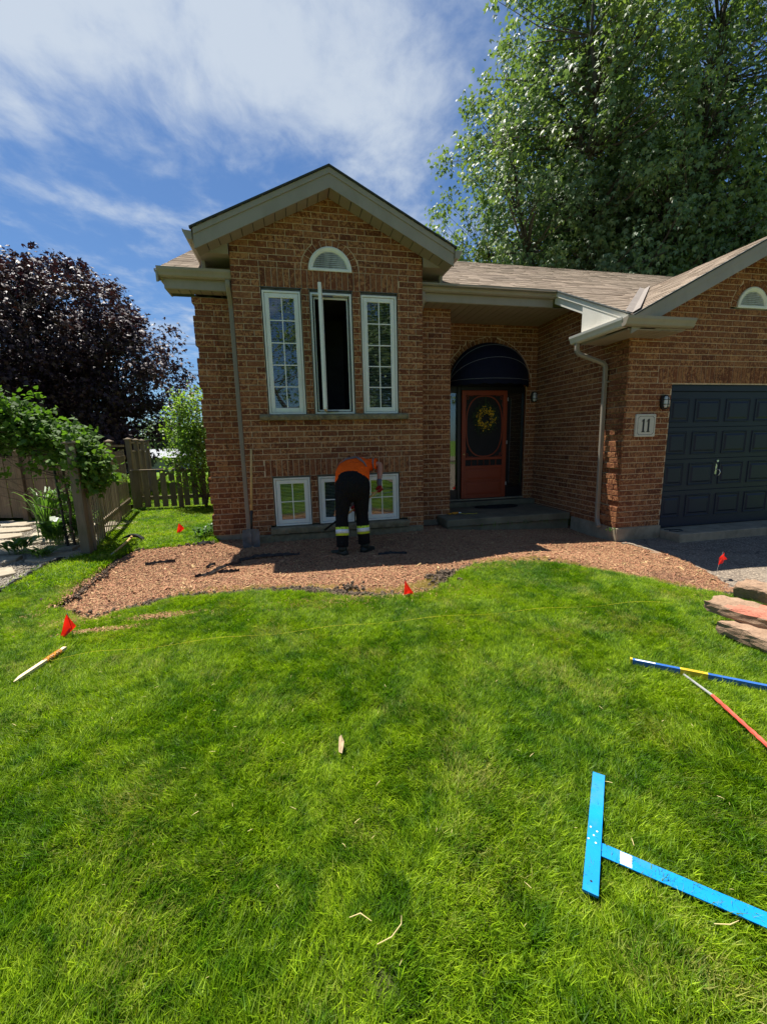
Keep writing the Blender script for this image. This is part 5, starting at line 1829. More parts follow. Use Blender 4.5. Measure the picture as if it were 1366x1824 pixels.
def crown_centers(c, r, n, bias=.45, lobes=.2, seed=1, zmin=-9):
    R = np.random.default_rng(seed)
    out = []
    k = R.normal(0, 2.2, (6, 3)); ph = R.uniform(0, 6.28, 6)
    while len(out) < n:
        d = R.normal(0, 1, 3); d /= np.linalg.norm(d)
        m = 1 + lobes * sum(math.sin(float(k[i] @ d) * 1.6 + ph[i]) for i in range(6)) / 2.2
        u = R.random() ** bias
        p = np.array(c) + d * np.array(r) * u * m
        if p[2] < zmin: continue
        out.append(p)
    return np.array(out)


def tree(name, base, centers, leaders, per, spread, lsize, lmat, label, cat='tree', trunk_r=.25, droop=.5, group=None, twig_r=.012, barkm='bark', cen=None, leaf_mesh_parts=1):
    root = tag(empty(name, base), label, cat, group)
    tb = MB()
    pts = []
    for L in leaders:
        P_ = [Vector(p) for p in L]
        n = 9
        path = []
        for i in range(n + 1):
            t = i / n * (len(P_) - 1); k = min(int(t), len(P_) - 2); f = t - k
            q = P_[k].lerp(P_[k + 1], f)
            if 0 < i: q = q + Vector(rng.normal(0, .018 * (P_[-1] - P_[0]).length / 2, 3)) * (.6 if i < n else 0)
            path.append(q)
        rads = [trunk_r * (1 - .86 * i / n) * (1 if L is leaders[0] else .55) for i in range(n + 1)]
        tb.ring_tube(path, rads, 8)
        pts += [(p, r) for p, r in zip(path, rads)]
    adopt(tb.build('trunk', M[barkm], smooth=True), root)
    A = np.array([tuple(p) for p, r in pts])
    br = MB()
    for c in centers:
        dd = np.linalg.norm(A - c, axis=1) * rng.uniform(.75, 1.3, len(A)) + 1.1 * np.maximum(0, A[:, 2] - c[2] + .3)
        k = int(dd.argmin())
        a = Vector(A[k]); b = Vector(c)
        mid = a.lerp(b, .55) + Vector((0, 0, -.06 * (b - a).length)) + Vector(rng.normal(0, .05 * (b - a).length, 3))
        r_ = min(pts[k][1] * .6, twig_r * (1 + (b - a).length * .6))
        br.ring_tube([a, mid, b], [r_, r_ * .6, r_ * .25], 4, caps=False)
    adopt(br.build('branches', M[barkm]), root)['kind'] = 'stuff'
    n = len(centers) * per
    ci = np.repeat(np.arange(len(centers)), per)
    cc = centers[ci]
    off = rng.normal(0, 1, (n, 3)) * np.array(spread)
    P_ = cc + off
    mid_ = np.array(cen if cen is not None else centers.mean(0))
    outw = P_ - mid_; outw /= np.linalg.norm(outw, axis=1, keepdims=True) + 1e-9
    dirs = outw * .5 + unit_rand(n) * .8 + np.array([0, 0, -droop])
    nor = np.array([0, 0, 1.0]) * .8 + outw * .5 + unit_rand(n) * .75
    sz = lsize * rng.uniform(.6, 1.25, n)
    V, Fq = leaf_arrays(P_, dirs, nor, sz, lobed=lmat in ('maple_leaf', 'red_leaf'))
    o = quick_mesh('crown', V, Fq, M[lmat])
    adopt(o, root); o['kind'] = 'stuff'
    return root


# the big green maple behind the house
tc = (14.9, 18.0, 11.0)
cc = crown_centers(tc, (7.1, 6.6, 11.0), 2500, .38, .17, 3, 3.2)
cc = np.concatenate([cc, crown_centers((18.5, 15.5, 8.5), (6, 4, 5.5), 520, .5, .2, 8, 3.2)])
leaders = [[(14.5, 18.5, 0), (14.3, 18.3, 5), (14.6, 18, 12), (14.4, 17.8, 20)]]
for i, (dx, dy, zt) in enumerate([(-5.5, -1.5, 13), (-3.6, -3.5, 17), (-2.4, -1.2, 20), (3, -2.5, 19), (5, 0, 14), (1.0, -4.2, 14), (-4.8, 1.5, 10), (2.6, 3, 17), (5.5, -3.5, 10)]):
    leaders.append([(14.4, 18.3, 2.5 + .35 * i), (14.4 + dx * .4, 18.2 + dy * .4, 5.5 + .3 * i), (14.4 + dx * .8, 18.2 + dy * .8, zt * .7), (14.4 + dx, 18.2 + dy, zt)])
tree('maple_tree', (14.5, 18.5, 0), cc, leaders, 48, (.25, .25, .30), .185, 'maple_leaf', 'tall green maple tree towering behind the house roof', trunk_r=.42, droop=.75, twig_r=.022, cen=tc)

# crimson maple behind the left fence
tc = (-8.2, 16.5, 4.1)
cc = crown_centers(tc, (4.0, 3.6, 3.5), 1300, .38, .14, 5, .7)
cc = np.concatenate([cc, crown_centers((-6.3, 15.2, 1.5), (1.6, 1.2, 1.2), 120, .5, .2, 15, .5)])
leaders = [[(-8.2, 16.8, 0), (-8.1, 16.6, 1.4), (-8.2, 16.5, 4.0), (-8.1, 16.4, 6.6)]]
for dx, dy, zt in ((-2.6, -1, 5), (2.6, -1.2, 4.6), (1.6, 1.5, 5.5), (-1.4, -2.2, 5.6), (1.0, -2.3, 5.4), (3.0, .2, 2.9), (-3, .4, 3.2)):
    leaders.append([(-8.15, 16.6, 1.0), (-8.2 + dx * .45, 16.5 + dy * .45, 2.4), (-8.2 + dx, 16.5 + dy, zt)])
tree('crimson_maple', (-8.2, 16.8, 0), cc, leaders, 48, (.17, .17, .16), .135, 'red_leaf', 'dark crimson maple tree rising beyond the wooden fence', trunk_r=.2, droop=.5, cen=tc)

# light green shrub at the corner of the house
tc = (-2.25, 10.35, 1.75)
cc = crown_centers(tc, (.62, .5, 1.15), 190, .55, .22, 9, .35)
leaders = [[(-2.1, 10.4, 0), (-2.2, 10.4, .6), (-2.25, 10.35, 1.5), (-2.2, 10.35, 3.0)]]
for dx, dy, zt in ((-.75, -.1, 2.1), (.45, 0, 2.4), (-.4, -.2, 2.9), (.15, -.3, 2.7), (-.55, .2, 1.5), (.55, -.2, 1.5)):
    leaders.append([(-2.1, 10.4, .05), (-2.15 + dx * .4, 10.38 + dy * .4, .8), (-2.2 + dx, 10.38 + dy, zt)])
tree('corner_shrub', (-2.1, 10.4, 0), cc, leaders, 26, (.10, .10, .12), .062, 'shrub_leaf', 'bright green leafy shrub between the low fence gate and the house corner', 'shrub', trunk_r=.028, droop=.1, twig_r=.004, barkm='twig', cen=tc)

# street tree behind the camera (mirrored in the window panes)
tc = (3.9, -9.5, 6.3)
cc = crown_centers(tc, (4.5, 4.0, 4.0), 520, .5, .25, 12, 2.9)
leaders = [[(.6, -9.5, 0), (.7, -9.5, 2.2), (1.6, -9.5, 4.5), (2.4, -9.5, 9)], [(.7, -9.5, 2.0), (-.6, -9.2, 3.8), (-1.4, -9, 6)], [(1.0, -9.5, 3.0), (3.2, -9.8, 4.6), (5.4, -9.9, 6)]]
tree('street_tree', (.6, -9.5, 0), cc, leaders, 34, (.26, .26, .24), .18, 'maple_leaf', 'street tree mirrored in the tall window panes', trunk_r=.30, droop=.5, cen=tc)

# low dark hedge of far trees closing the back gardens
hroot = None
for i, (x, y, r, h) in enumerate([(-17, 34, 3.4, 5.2), (-24, 40, 4.2, 6.0), (-11.5, 42, 3.0, 4.0), (-5.5, 44, 3.0, 3.6)]):
    cc = crown_centers((x, y, h * .5), (r, r * .8, h * .55), 150, .5, .2, 20 + i, .3)
    tree('garden_tree', (x, y, 0), cc, [[(x, y, 0), (x, y, h * .5), (x, y, h * .9)]], 16, (.4, .4, .3), .36, 'maple_leaf',
         ['dark green garden tree far beyond the crimson maple', 'largest garden tree at the far left beyond the fences', 'small garden tree beyond the gate', 'low garden tree beside the pale far house'][i], trunk_r=.15, cen=(x, y, h * .5))
# pale house far off beyond the gate
fh = tag(empty('far_house', (-8.6, 27, 0)), 'pale low house glimpsed far beyond the wooden gate', 'house')
mb = MB(); mb.box(-11.5, -6.6, 27, 33, 0, .82); adopt(mb.build('wall', M['pale_siding']), fh)
mb = MB(); mb.hexa([(-11.9, 26.6, .82), (-6.2, 26.6, .82), (-6.2, 33.4, .82), (-11.9, 33.4, .82), (-11.4, 29.5, 1.3), (-6.7, 29.5, 1.3), (-6.7, 30.2, 1.3), (-11.4, 30.2, 1.3)]); adopt(mb.build('roof', M['pale_siding']), fh)
for x in (-8.8, -7.5):
    mb = MB(); mb.box(x, x + .6, 26.98, 27.0, .3, .75); adopt(mb.build('window', M['darkroom']), fh)

# house across the street behind the camera, mirrored in the panes
oh = tag(empty('opposite_house', (4, -34, 0)), 'pale house across the street mirrored in the windows', 'house')
mb = MB(); mb.box(-4, 10, -42, -34, -.2, 3); adopt(mb.build('wall', M['pale_siding']), oh)
mb = MB(); mb.hexa([(-4.5, -42.5, 3), (10.5, -42.5, 3), (10.5, -33.5, 3), (-4.5, -33.5, 3), (-1, -38.2, 5.6), (7, -38.2, 5.6), (7, -37.8, 5.6), (-1, -37.8, 5.6)]); adopt(mb.build('roof', M['dark_roof']), oh)

# power lines
for i, (z, lb) in enumerate([(10.1, 'highest power line crossing the sky left of the house'), (7.95, 'middle power line, upper of the close pair'), (7.62, 'lowest power line, lower of the close pair')]):
    mb = MB(); pth = [(x, 40, z + .0006 * (x + 9) ** 2) for x in range(-60, 61, 6)]
    mb.ring_tube(pth, .022, 5)
    o = tag(mb.build('power_line', M['wire']), lb, 'power line'); place(o, (-9, 40, z))

# ------------------------------------------------------------------ fences
def board(mb, p0, p1, zb, zt, th, out):
    """vertical board from p0 to p1 in plan"""
    a, b = Vector((p0[0], p0[1], 0)), Vector((p1[0], p1[1], 0)); o_ = Vector((out[0], out[1], 0)) * th
    jt = random.uniform(-.008, .008)
    mb.hexa([a + Vector((0, 0, zb)), b + Vector((0, 0, zb)), b + o_ + Vector((0, 0, zb)), a + o_ + Vector((0, 0, zb)),
             a + Vector((0, 0, zt + jt)), b + Vector((0, 0, zt + jt)), b + o_ + Vector((0, 0, zt + jt)), a + o_ + Vector((0, 0, zt + jt))])


def post(mb, x, y, z0, z1, w_=.09, cap=True, capz=.03):
    mb.bbox(x - w_ / 2, x + w_ / 2, y - w_ / 2, y + w_ / 2, z0, z1, .006)
    if cap:
        c = w_ * .75
        mb.bbox(x - c, x + c, y - c, y + c, z1, z1 + .022, .004)
        i = w_ * .55
        mb.hexa([(x - i, y - i, z1 + .022), (x + i, y - i, z1 + .022), (x + i, y + i, z1 + .022), (x - i, y + i, z1 + .022),
                 (x - .01, y - .01, z1 + .022 + capz), (x + .01, y - .01, z1 + .022 + capz), (x + .01, y + .01, z1 + .022 + capz), (x - .01, y + .01, z1 + .022 + capz)])


# slatted side fence running away from the camera
P0, P1 = Vector((-2.93, 6.52, 0)), Vector((-3.80, 10.62, 0))
fe = tag(empty('slat_fence', P0), 'weathered fence of narrow upright slats running back from the tall post', 'fence')
dv = (P1 - P0); Ld = dv.length; dv /= Ld; ov = Vector((dv.y, -dv.x, 0))
npz = int(Ld / .14)
for i in range(npz):
    a = P0 + dv * (i * .14); b = a + dv * .036
    mb = MB(); board(mb, a, b, .03, 1.33 + .12 * i / npz, .010, ov); adopt(mb.build('slat', M['slat']), fe)
for z in (.22, 1.22):
    mb = MB(); board(mb, P0 - ov * .04, P1 - ov * .04, z, z + .09, .038, ov); adopt(mb.build('rail', M['fence']), fe)
mb = MB(); post(mb, P0.x + .03, P0.y + .02, 0, 1.37, .045); adopt(mb.build('post', M['fence']), fe)
for yy in (7.55, 9.25):
    mb = MB(); post(mb, P0.x - .2122 * (yy - P0.y) - .07, yy, 0, 1.60, .09); adopt(mb.build('post', M['fence']), fe)
mb = MB(); board(mb, P0 + dv * 1.1 - ov * .04, P1 - ov * .04, 1.50, 1.54, .04, ov); adopt(mb.build('rail', M['fence']), fe)
tp = MB(); post(tp, -2.93, 6.40, -.05, 1.56, .115, True)
tpo = tag(tp.build('corner_post', M['fence']), 'thick weathered post at the near end of the slat fence', 'fence post'); place(tpo, (-2.93, 6.40, 0))
# taller fence beyond the gate
Q0, Q1 = Vector((-3.83, 10.78, 0)), Vector((-4.66, 14.7, 0))
fe2 = tag(empty('tall_fence', Q0), 'taller fence with capped posts and open top rail beyond the gate', 'fence')
dv = (Q1 - Q0); Ld = dv.length; dv /= Ld; ov = Vector((dv.y, -dv.x, 0))
for i in range(int(Ld / .12)):
    a = Q0 + dv * (i * .12); b = a + dv * .045
    mb = MB(); board(mb, a, b, .03, 1.34, .02, ov); adopt(mb.build('slat', M['fence']), fe2)
for i in range(4):
    p = Q0 + dv * (Ld * i / 3) + ov * .06
    mb = MB(); post(mb, p.x, p.y, 0, 1.66, .10); adopt(mb.build('post', M['fence']), fe2)
for z in (1.36, 1.58):
    mb = MB(); board(mb, Q0, Q1, z, z + .05, .04, ov); adopt(mb.build('rail', M['fence']), fe2)
# low gate and picket run across the side yard
gt = tag(empty('fence_gate', (-3.3, 10.62, 0)), 'low wooden gate of spaced boards with a diagonal brace', 'gate')
x = -3.70
GYY = 10.62
for i in range(5):
    mb = MB(); mb.bbox(x, x + .125, GYY, GYY + .02, .07, .93, .003); adopt(mb.build('board', M['fence']), gt); x += .19
mb = MB(); mb.bbox(-3.74, -2.80, GYY - .03, GYY + .06, .935, .965, .003); adopt(mb.build('top_rail', M['fence']), gt)
mb = MB(); mb.bbox(-3.74, -2.80, GYY + .022, GYY + .06, .24, .33, .003); adopt(mb.build('rail', M['fence']), gt)
mb = MB(); mb.hexa([(-3.70, GYY + .022, .33), (-3.62, GYY + .022, .33), (-3.62, GYY + .055, .33), (-3.70, GYY + .055, .33), (-2.95, GYY + .022, .90), (-2.86, GYY + .022, .90), (-2.86, GYY + .055, .90), (-2.95, GYY + .055, .90)]); adopt(mb.build('brace', M['fence']), gt)
pf = tag(empty('picket_fence', (-2.0, 10.64, 0)), 'low board fence between the gate post and the house wall', 'fence')
mb = MB(); post(mb, -2.72, GYY + .02, 0, 1.12, .10); adopt(mb.build('post', M['fence']), pf)
x = -2.64
for i in range(7):
    mb = MB(); mb.bbox(x, x + .125, GYY, GYY + .02, .07, .93, .003); adopt(mb.build('board', M['fence']), pf); x += .195
for z in (.24, .86):
    mb = MB(); mb.bbox(-2.66, -1.29, GYY + .022, GYY + .06, z, z + .09, .003); adopt(mb.build('rail', M['fence']), pf)
# brown board fence at the far left
B0, B1 = Vector((-9.2, 11.25, 0)), Vector((-3.75, 9.45, 0))
bf = tag(empty('board_fence', (-5.6, 10.2, 0)), 'brown close-boarded fence behind the stone path', 'fence')
dv = (B1 - B0); Ld = dv.length; dv /= Ld; ov = Vector((dv.y, -dv.x, 0))
for i in range(int(Ld / .155)):
    a = B0 + dv * (i * .155); b = a + dv * .142
    mb = MB(); board(mb, a, b, .05, 1.33 + (.02 if i % 2 else 0), .022, ov * (1 if i % 2 else .4)); adopt(mb.build('board', M['fence_brown']), bf)
for t_ in (.35, .66, 1.0):
    p = B0 + dv * (Ld * t_) + ov * .05
    mb = MB(); post(mb, p.x, p.y, 0, 1.45, .10); adopt(mb.build('post', M['fence_brown']), bf)
for z in (.2, 1.2):
    mb = MB(); board(mb, B0 - ov * .04, B1 - ov * .04, z, z + .09, .038, ov); adopt(mb.build('rail', M['fence_brown']), bf)

# ------------------------------------------------------------------ path of flat stones on gravel, left
GPOLY = [(-14, 3.4), (-3.9, 4.0), (-3.12, 4.86), (-3.15, 5.3), (-3.2, 5.75), (-3.05, 6.40), (-3.0, 6.7), (-3.8, 9.4), (-9, 11.2), (-14, 12)]
tag(sheet('gravel_path', GPOLY, lambda x, y: gz(x, y) - .02, .12, (-9, -2.9, 3.8, 11.2), M['gravel'], .01), kind='structure')
grav = [src_obj('pebble', *clod(40 + k, .016), M['gravel']) for k in range(5)]
scatter('gravel', scatter_pts(26000, (-7.2, -2.9, 4.0, 9.5), GPOLY, zoff=-.012), grav, (.4, 1.4), 1.5, M['gravel'])
slabs = tag(empty('stone_path', (-4.8, 6.8, 0)), 'path of pale irregular flagstones at the left', 'path')
R_ = random.Random(11)
for r in range(7):
    y0 = 5.45 + r * .62; x = -7.4 + R_.uniform(-.3, .1)
    while x < -3.45 - .12 * r:
        w_ = R_.uniform(.55, 1.15); d_ = .55
        cx, cyy = x + w_ / 2, y0 + d_ / 2 + R_.uniform(-.04, .04)
        k = R_.randint(6, 8)
        pts = []
        for j in range(k):
            t = 2 * PI * (j + R_.uniform(-.2, .2)) / k
            ct, st2 = math.cos(t), math.sin(t)
            pts.append((cx + (w_ / 2 - .03) * math.copysign(abs(ct) ** .7, ct) * R_.uniform(.9, 1.03), cyy + (d_ / 2 - .02) * math.copysign(abs(st2) ** .7, st2) * R_.uniform(.88, 1.05)))
        h = R_.uniform(.02, .045)
        mb = MB(); mb.loft([[(a, b, -.05) for a, b in pts], [(a, b, h - .008) for a, b in pts], [(cx + (a - cx) * .97, cyy + (b - cyy) * .96, h) for a, b in pts]])
        adopt(mb.build('stone', M['flagstone']), slabs)
        x += w_ + .03
# plastic edging
mb = MB()
epath = [(-4.6, 3.72), (-3.9, 4.05), (-3.45, 4.45), (-3.13, 4.86), (-3.14, 5.25), (-3.17, 5.6), (-3.2, 5.95), (-3.12, 6.25)]
pp = []
for i in range(len(epath) - 1):
    for k in range(10):
        t = k / 10; pp.append((epath[i][0] * (1 - t) + epath[i + 1][0] * t, epath[i][1] * (1 - t) + epath[i + 1][1] * t))
rings = []
for i, (x, y) in enumerate(pp):
    wv_ = .012 * math.sin(i * 1.9)
    z = .055 + .012 * math.sin(i * .7)
    rings.append([(x - .012 + wv_, y, -.08), (x + .02 + wv_, y, -.08), (x + .024 + wv_, y, z - .02), (x + .012 + wv_, y, z), (x - .012 + wv_, y, z), (x - .02 + wv_, y, z - .02)])
mb.loft(rings)
eo = tag(mb.build('lawn_edging', M['blackplastic']), 'black scalloped plastic edging between lawn and gravel', 'edging'); place(eo, (-3.13, 4.86, 0))

# ------------------------------------------------------------------ vine on an arbor, and the plants below it
arb = tag(empty('arbor', (-3.5, 6.95, 0)), 'dark metal arbor frame carrying the vine', 'arbor')
mb = MB()
for (ax, ay) in ((-3.42, 6.93), (-3.42, 7.5)):
    mb.ring_tube([(ax, ay, 0), (ax - .03, ay, 1.4), (ax - .15, ay, 1.75), (ax - .5, ay, 1.98), (ax - 1.0, ay, 2.1), (ax - 1.6, ay + .1, 2.05), (ax - 1.9, ay + .1, 1.6), (ax - 1.95, ay + .1, 0)], .018, 6)
adopt(mb.build('frame', M['black']), arb)
for k in range(8):
    z = .25 + k * .2
    mb = MB(); mb.ring_tube([(-3.44, 6.93, z), (-3.44, 7.5, z)], .008, 5); adopt(mb.build('rung', M['black']), arb)
vpath = [(-2.80, 6.55, 1.05), (-2.80, 6.5, 1.28), (-2.88, 6.55, 1.50), (-3.05, 6.7, 1.68), (-3.35, 6.85, 1.84), (-3.8, 7.0, 2.02), (-4.3, 7.1, 2.20), (-4.9, 7.3, 2.30), (-5.6, 7.5, 2.28)]
cts = []
for i in range(len(vpath) - 1):
    for k in range(34):
        t = R_.random(); p = np.array(vpath[i]) * (1 - t) + np.array(vpath[i + 1]) * t
        s_ = .045 if i < 2 else .08 if i < 4 else .14
        cts.append(p + np.array([R_.gauss(0, s_), R_.gauss(0, s_ * 1.3), R_.gauss(-.04, s_ * .75)]))
for k in range(190):     # the hanging skirt of the vine
    t = R_.random(); x = -2.95 - 2.6 * t
    top = 1.62 + .55 * min(1, t * 1.6)
    cts.append(np.array([x + R_.gauss(0, .05), 6.9 + R_.gauss(.1, .16), top - abs(R_.gauss(0, .33))]))
for k in range(12):
    cts.append(np.array([-2.78 + R_.gauss(0, .03), 6.6 + R_.random() * .5, 1.35 - R_.random() * .5]))
cts = np.array(cts)
tree('climbing_vine', (-3.2, 6.9, 0), cts, [[(-3.35, 6.98, 0), (-3.32, 6.95, .8), (-3.3, 6.9, 1.6), (-3.9, 7.0, 2.0), (-5.2, 7.4, 2.25)], [(-3.1, 6.95, 0), (-3.0, 6.8, .8), (-2.85, 6.6, 1.4), (-2.72, 6.55, 1.1)], [(-3.55, 7.1, 0), (-3.2, 7.2, .7), (-3.4, 7.0, 1.7)]],
     22, (.075, .085, .07), .075, 'vine_leaf', 'leafy green vine draped over the arbor and the tall post', 'vine', trunk_r=.022, droop=.35, twig_r=.003, barkm='twig', cen=(-3.6, 7.0, 1.4))


def plant(name, x, y, n, h, spread, w_, label, blade=False, mt='bed_leaf', seed=1):
    R = random.Random(seed)
    mb = MB()
    for i in range(n):
        a = R.uniform(0, 2 * PI); l = h * R.uniform(.7, 1.2); tl = R.uniform(.2, 1.0) * spread
        dx, dy = math.cos(a), math.sin(a); b = Vector((x + R.gauss(0, .05), y + R.gauss(0, .05), 0))
        side = Vector((-dy, dx, 0))
        k = 5; prev = None
        for j in range(k + 1):
            t = j / k
            p = b + Vector((dx, dy, 0)) * tl * (t ** 1.3) + Vector((0, 0, l * math.sin(t * (1.9 if blade else 1.75)) * (1 if blade else .9)))
            ww = w_ * (math.sin(PI * min(1, t * .9 + .1)) if blade else (max(0, t - .35) / .65 * (1 - t) * 4 + .04))
            cur = (p - side * ww + Vector((0, 0, ww * .25)), p + side * ww + Vector((0, 0, ww * .25)))
            if prev: mb.face([prev[0], prev[1], cur[1], cur[0]])
            prev = cur
    o = tag(mb.build(name, M[mt]), label, 'plant'); place(o, (x, y, 0)); return o


plant('hosta', -3.62, 7.05, 60, .42, .36, .06, 'broad-leaved hosta in front of the dark arbor post', seed=1)
plant('hosta', -3.30, 7.15, 70, .50, .36, .055, 'broad-leaved hosta close behind the arbor post', seed=2)
plant('hosta', -3.95, 6.75, 46, .22, .34, .05, 'low broad-leaved hosta spilling onto the stone path', seed=3)
plant('daylily', -4.05, 7.75, 90, .75, .55, .014, 'long-bladed daylily arching over the stone path', True, seed=4)
plant('daylily', -3.75, 7.9, 70, .70, .45, .014, 'long-bladed daylily behind the arbor', True, seed=5)
plant('ground_plant', -4.6, 6.35, 60, .10, .32, .022, 'low leafy weed growing between the flagstones', seed=6)
plant('ground_plant', -3.45, 6.35, 60, .16, .26, .03, 'low leafy plant at the end of the black edging', seed=7)
plant('ground_plant', -5.9, 7.6, 60, .16, .36, .03, 'low leafy plant at the far edge of the stone path', seed=8)
for i, (x, y, lb) in enumerate([(-1.36, 7.3, 'leafy weeds along the side wall near the left house corner'), (-1.42, 8.2, 'leafy weeds along the side wall further back'), (-1.5, 7.0, 'lowest weeds in shade at the left house corner')]):
    plant('weed_clump', x, y, 70, .17, .22, .022, lb, seed=20 + i)
plant('weed_clump', 4.80, 5.46, 14, .07, .05, .018, 'tiny green weed at the foot of the garage corner', seed=31)
for i, (x, y) in enumerate([(3.1, 6.42), (3.3, 6.40), (3.6, 6.44), (3.95, 6.42), (4.3, 6.44), (4.6, 6.3)]):
    plant('sprig', x, y, 10, .07, .08, .004, ['dry grass sprig at the left end of the porch slab foot', 'second dry sprig from the left under the porch slab', 'third dry sprig from the left under the porch slab', 'third dry sprig from the garage wall under the porch slab', 'second dry sprig from the garage wall under the porch slab', 'dry grass sprig nearest the garage wall under the slab'][i], True, seed=40 + i)['group'] = 'dry grass sprigs under the porch slab'

# ------------------------------------------------------------------ stones, tools and markers on the lawn
def rough_stone(name, c, size, rz, rx, ry, label, m='sandstone', seed=1, red=None):
    R = np.random.default_rng(seed)
    nx, ny, nz = 22, 9, 4
    L_, W_, H_ = size
    V, idx, Fc = [], {}, []
    def vid(i, j, k):
        if (i, j, k) in idx: return idx[(i, j, k)]
        u, v, w2 = i / nx * 2 - 1, j / ny * 2 - 1, k / nz * 2 - 1
        x, y, z = u * L_ / 2, v * W_ / 2, w2 * H_ / 2
        edge = max(abs(u), abs(v))
        x += .012 * math.sin(v * 3 + seed)
        y += .012 * math.sin(u * 4 + seed * 2) + .003 * math.sin(u * 19 + w2 * 2 + seed)
        z += .006 * math.sin(u * 9 + v * 5 + seed) * (1 if k else .3)
        if k == nz: z -= .018 * max(0, edge - .8) / .2 + .004 * math.sin(u * 31 + v * 23)
        if k in (0, nz):
            s_ = .96; x *= s_; y *= s_
        x += R.normal(0, .0022); y += R.normal(0, .0022); z += R.normal(0, .0010)
        idx[(i, j, k)] = len(V); V.append((x, y, z)); return idx[(i, j, k)]
    for i in range(nx):
        for j in range(ny):
            for k in (0, nz): 
                q = (vid(i, j, k), vid(i + 1, j, k), vid(i + 1, j + 1, k), vid(i, j + 1, k)); Fc.append(q if k else q[::-1])
    for k in range(nz):
        for i in range(nx):
            Fc.append((vid(i, 0, k), vid(i + 1, 0, k), vid(i + 1, 0, k + 1), vid(i, 0, k + 1)))
            Fc.append((vid(i, ny, k), vid(i, ny, k + 1), vid(i + 1, ny, k + 1), vid(i + 1, ny, k)))
        for j in range(ny):
            Fc.append((vid(0, j, k), vid(0, j, k + 1), vid(0, j + 1, k + 1), vid(0, j + 1, k)))
            Fc.append((vid(nx, j, k), vid(nx, j + 1, k), vid(nx, j + 1, k + 1), vid(nx, j, k + 1)))
    me = bpy.data.meshes.new(name); me.from_pydata(V, [], Fc); me.materials.append(M[m])
    me.polygons.foreach_set('use_smooth', [False] * len(me.polygons)); me.update()
    o = bpy.data.objects.new(name, me); C.objects.link(o)
    if red:
        me.materials.append(M['sandstone_red'])
        for p in me.polygons:
            c_ = p.center
            w3 = .06 * math.sin(c_.y * 28 + 1) + .03 * math.sin(c_.x * 75 + c_.y * 60)
            if p.normal.z > .5 and red[0] + w3 < c_.x < red[1] + w3 and c_.y < .11 * W_ * 4: p.material_index = 1
    o.location = c; o.rotation_euler = (rx, ry, rz)
    return tag(o, label, 'stone slab')


RZS = math.radians(-82)
GRP = 'sandstone slabs stacked beside the driveway'
def stone_at(left_end, ang, size, z, tx, ty, **kw):
    c = Vector((left_end[0], left_end[1], 0)) + Vector((math.cos(ang), math.sin(ang), 0)) * (size[0] / 2)
    return rough_stone('stone_slab', (c.x, c.y, z), size, ang, tx, ty, **kw)


a_ = math.radians(-80)
stone_at((3.28, 2.16), math.radians(-80), (1.1, .42, .09), .015, 0, 0, label='bottom sandstone slab half sunk in grass and soil under the stack', seed=7)['group'] = GRP
stone_at((3.18, 2.30), math.radians(-85), (1.2, .36, .115), .082, 0, .01, label='lower brown sandstone slab jutting out under the red-topped one', seed=2)['group'] = GRP
stone_at((3.18, 2.49), math.radians(-78), (1.25, .23, .10), .192, .05, -.01, label='top sandstone slab with a fresh red broken patch', seed=3, red=(-.38, .02))['group'] = GRP
stone_at((4.16, 3.02), math.radians(-80), (.95, .17, .20), .0, .30, .0, label='dark sided sandstone slab leaning beside the driveway behind the stack', seed=5)['group'] = GRP

# blue T-shaped straightedge lying on the grass
tq = tag(empty('t_square', (1.03, 1.12, .03)), 'bright blue metal T-square lying flat on the lawn', 't-square')
def plank(pa, pb, w_, z0, z1, bev=.0012):
    a, b = Vector((pa[0], pa[1], 0)), Vector((pb[0], pb[1], 0)); d = (b - a).normalized(); s_ = Vector((-d.y, d.x, 0)) * w_ / 2
    mb = MB(); z0v, z1v = Vector((0, 0, z0)), Vector((0, 0, z1))
    mb.hexa([a - s_ + z0v, b - s_ + z0v, b + s_ + z0v, a + s_ + z0v, a - s_ + z1v, b - s_ + z1v, b + s_ + z1v, a + s_ + z1v]); return mb, a, b, d, s_
H0, H1 = (1.224, 1.352), (.856, .943)
mb, *_ = plank(H0, H1, .047, .034, .043); adopt(mb.build('head', M['blue']), tq)
hd = (Vector(H1 + (0,)) - Vector(H0 + (0,))).normalized()
B0_ = Vector((1.000, 1.064, 0)); B1_ = Vector((1.90, .23, 0))
mb, *_ = plank(B0_ - (B1_ - B0_).normalized() * .02, B1_, .054, .030, .034); adopt(mb.build('blade', M['blue']), tq)
bd = (B1_ - B0_).normalized(); bs = Vector((-bd.y, bd.x, 0))
for k, (u, v) in enumerate([(-.012, .014), (.010, .008), (.0, -.006), (-.016, -.02), (.008, -.024)]):
    p = Vector((1.022, 1.104, 0)) + bd * u + hd * (-v) * 1.6 - bd * .018
    mb = MB(); mb.ring_tube([p + Vector((0, 0, .0425)), p + Vector((0, 0, .0448))], .0032, 10); adopt(mb.build('rivet', M['white']), tq)
c0 = B0_ + bd * .075
mb = MB(); q = [c0 - bs * .024 - bd * .018, c0 - bs * .024 + bd * .018, c0 + bs * .024 + bd * .018, c0 + bs * .024 - bd * .018]
mb.face([p + Vector((0, 0, .0344)) for p in q]); st_o = adopt(mb.build('sticker', M['white']), tq)
mb = MB()
for k in range(5):
    a = c0 - bs * (.004 + k * .0) + bs * (.016 - k * .006) - bd * .012
    mb.face([a + Vector((0, 0, .0347)), a + bd * .022 + Vector((0, 0, .0347)), a + bd * .022 + bs * .0018 + Vector((0, 0, .0347)), a + bs * .0018 + Vector((0, 0, .0347))])
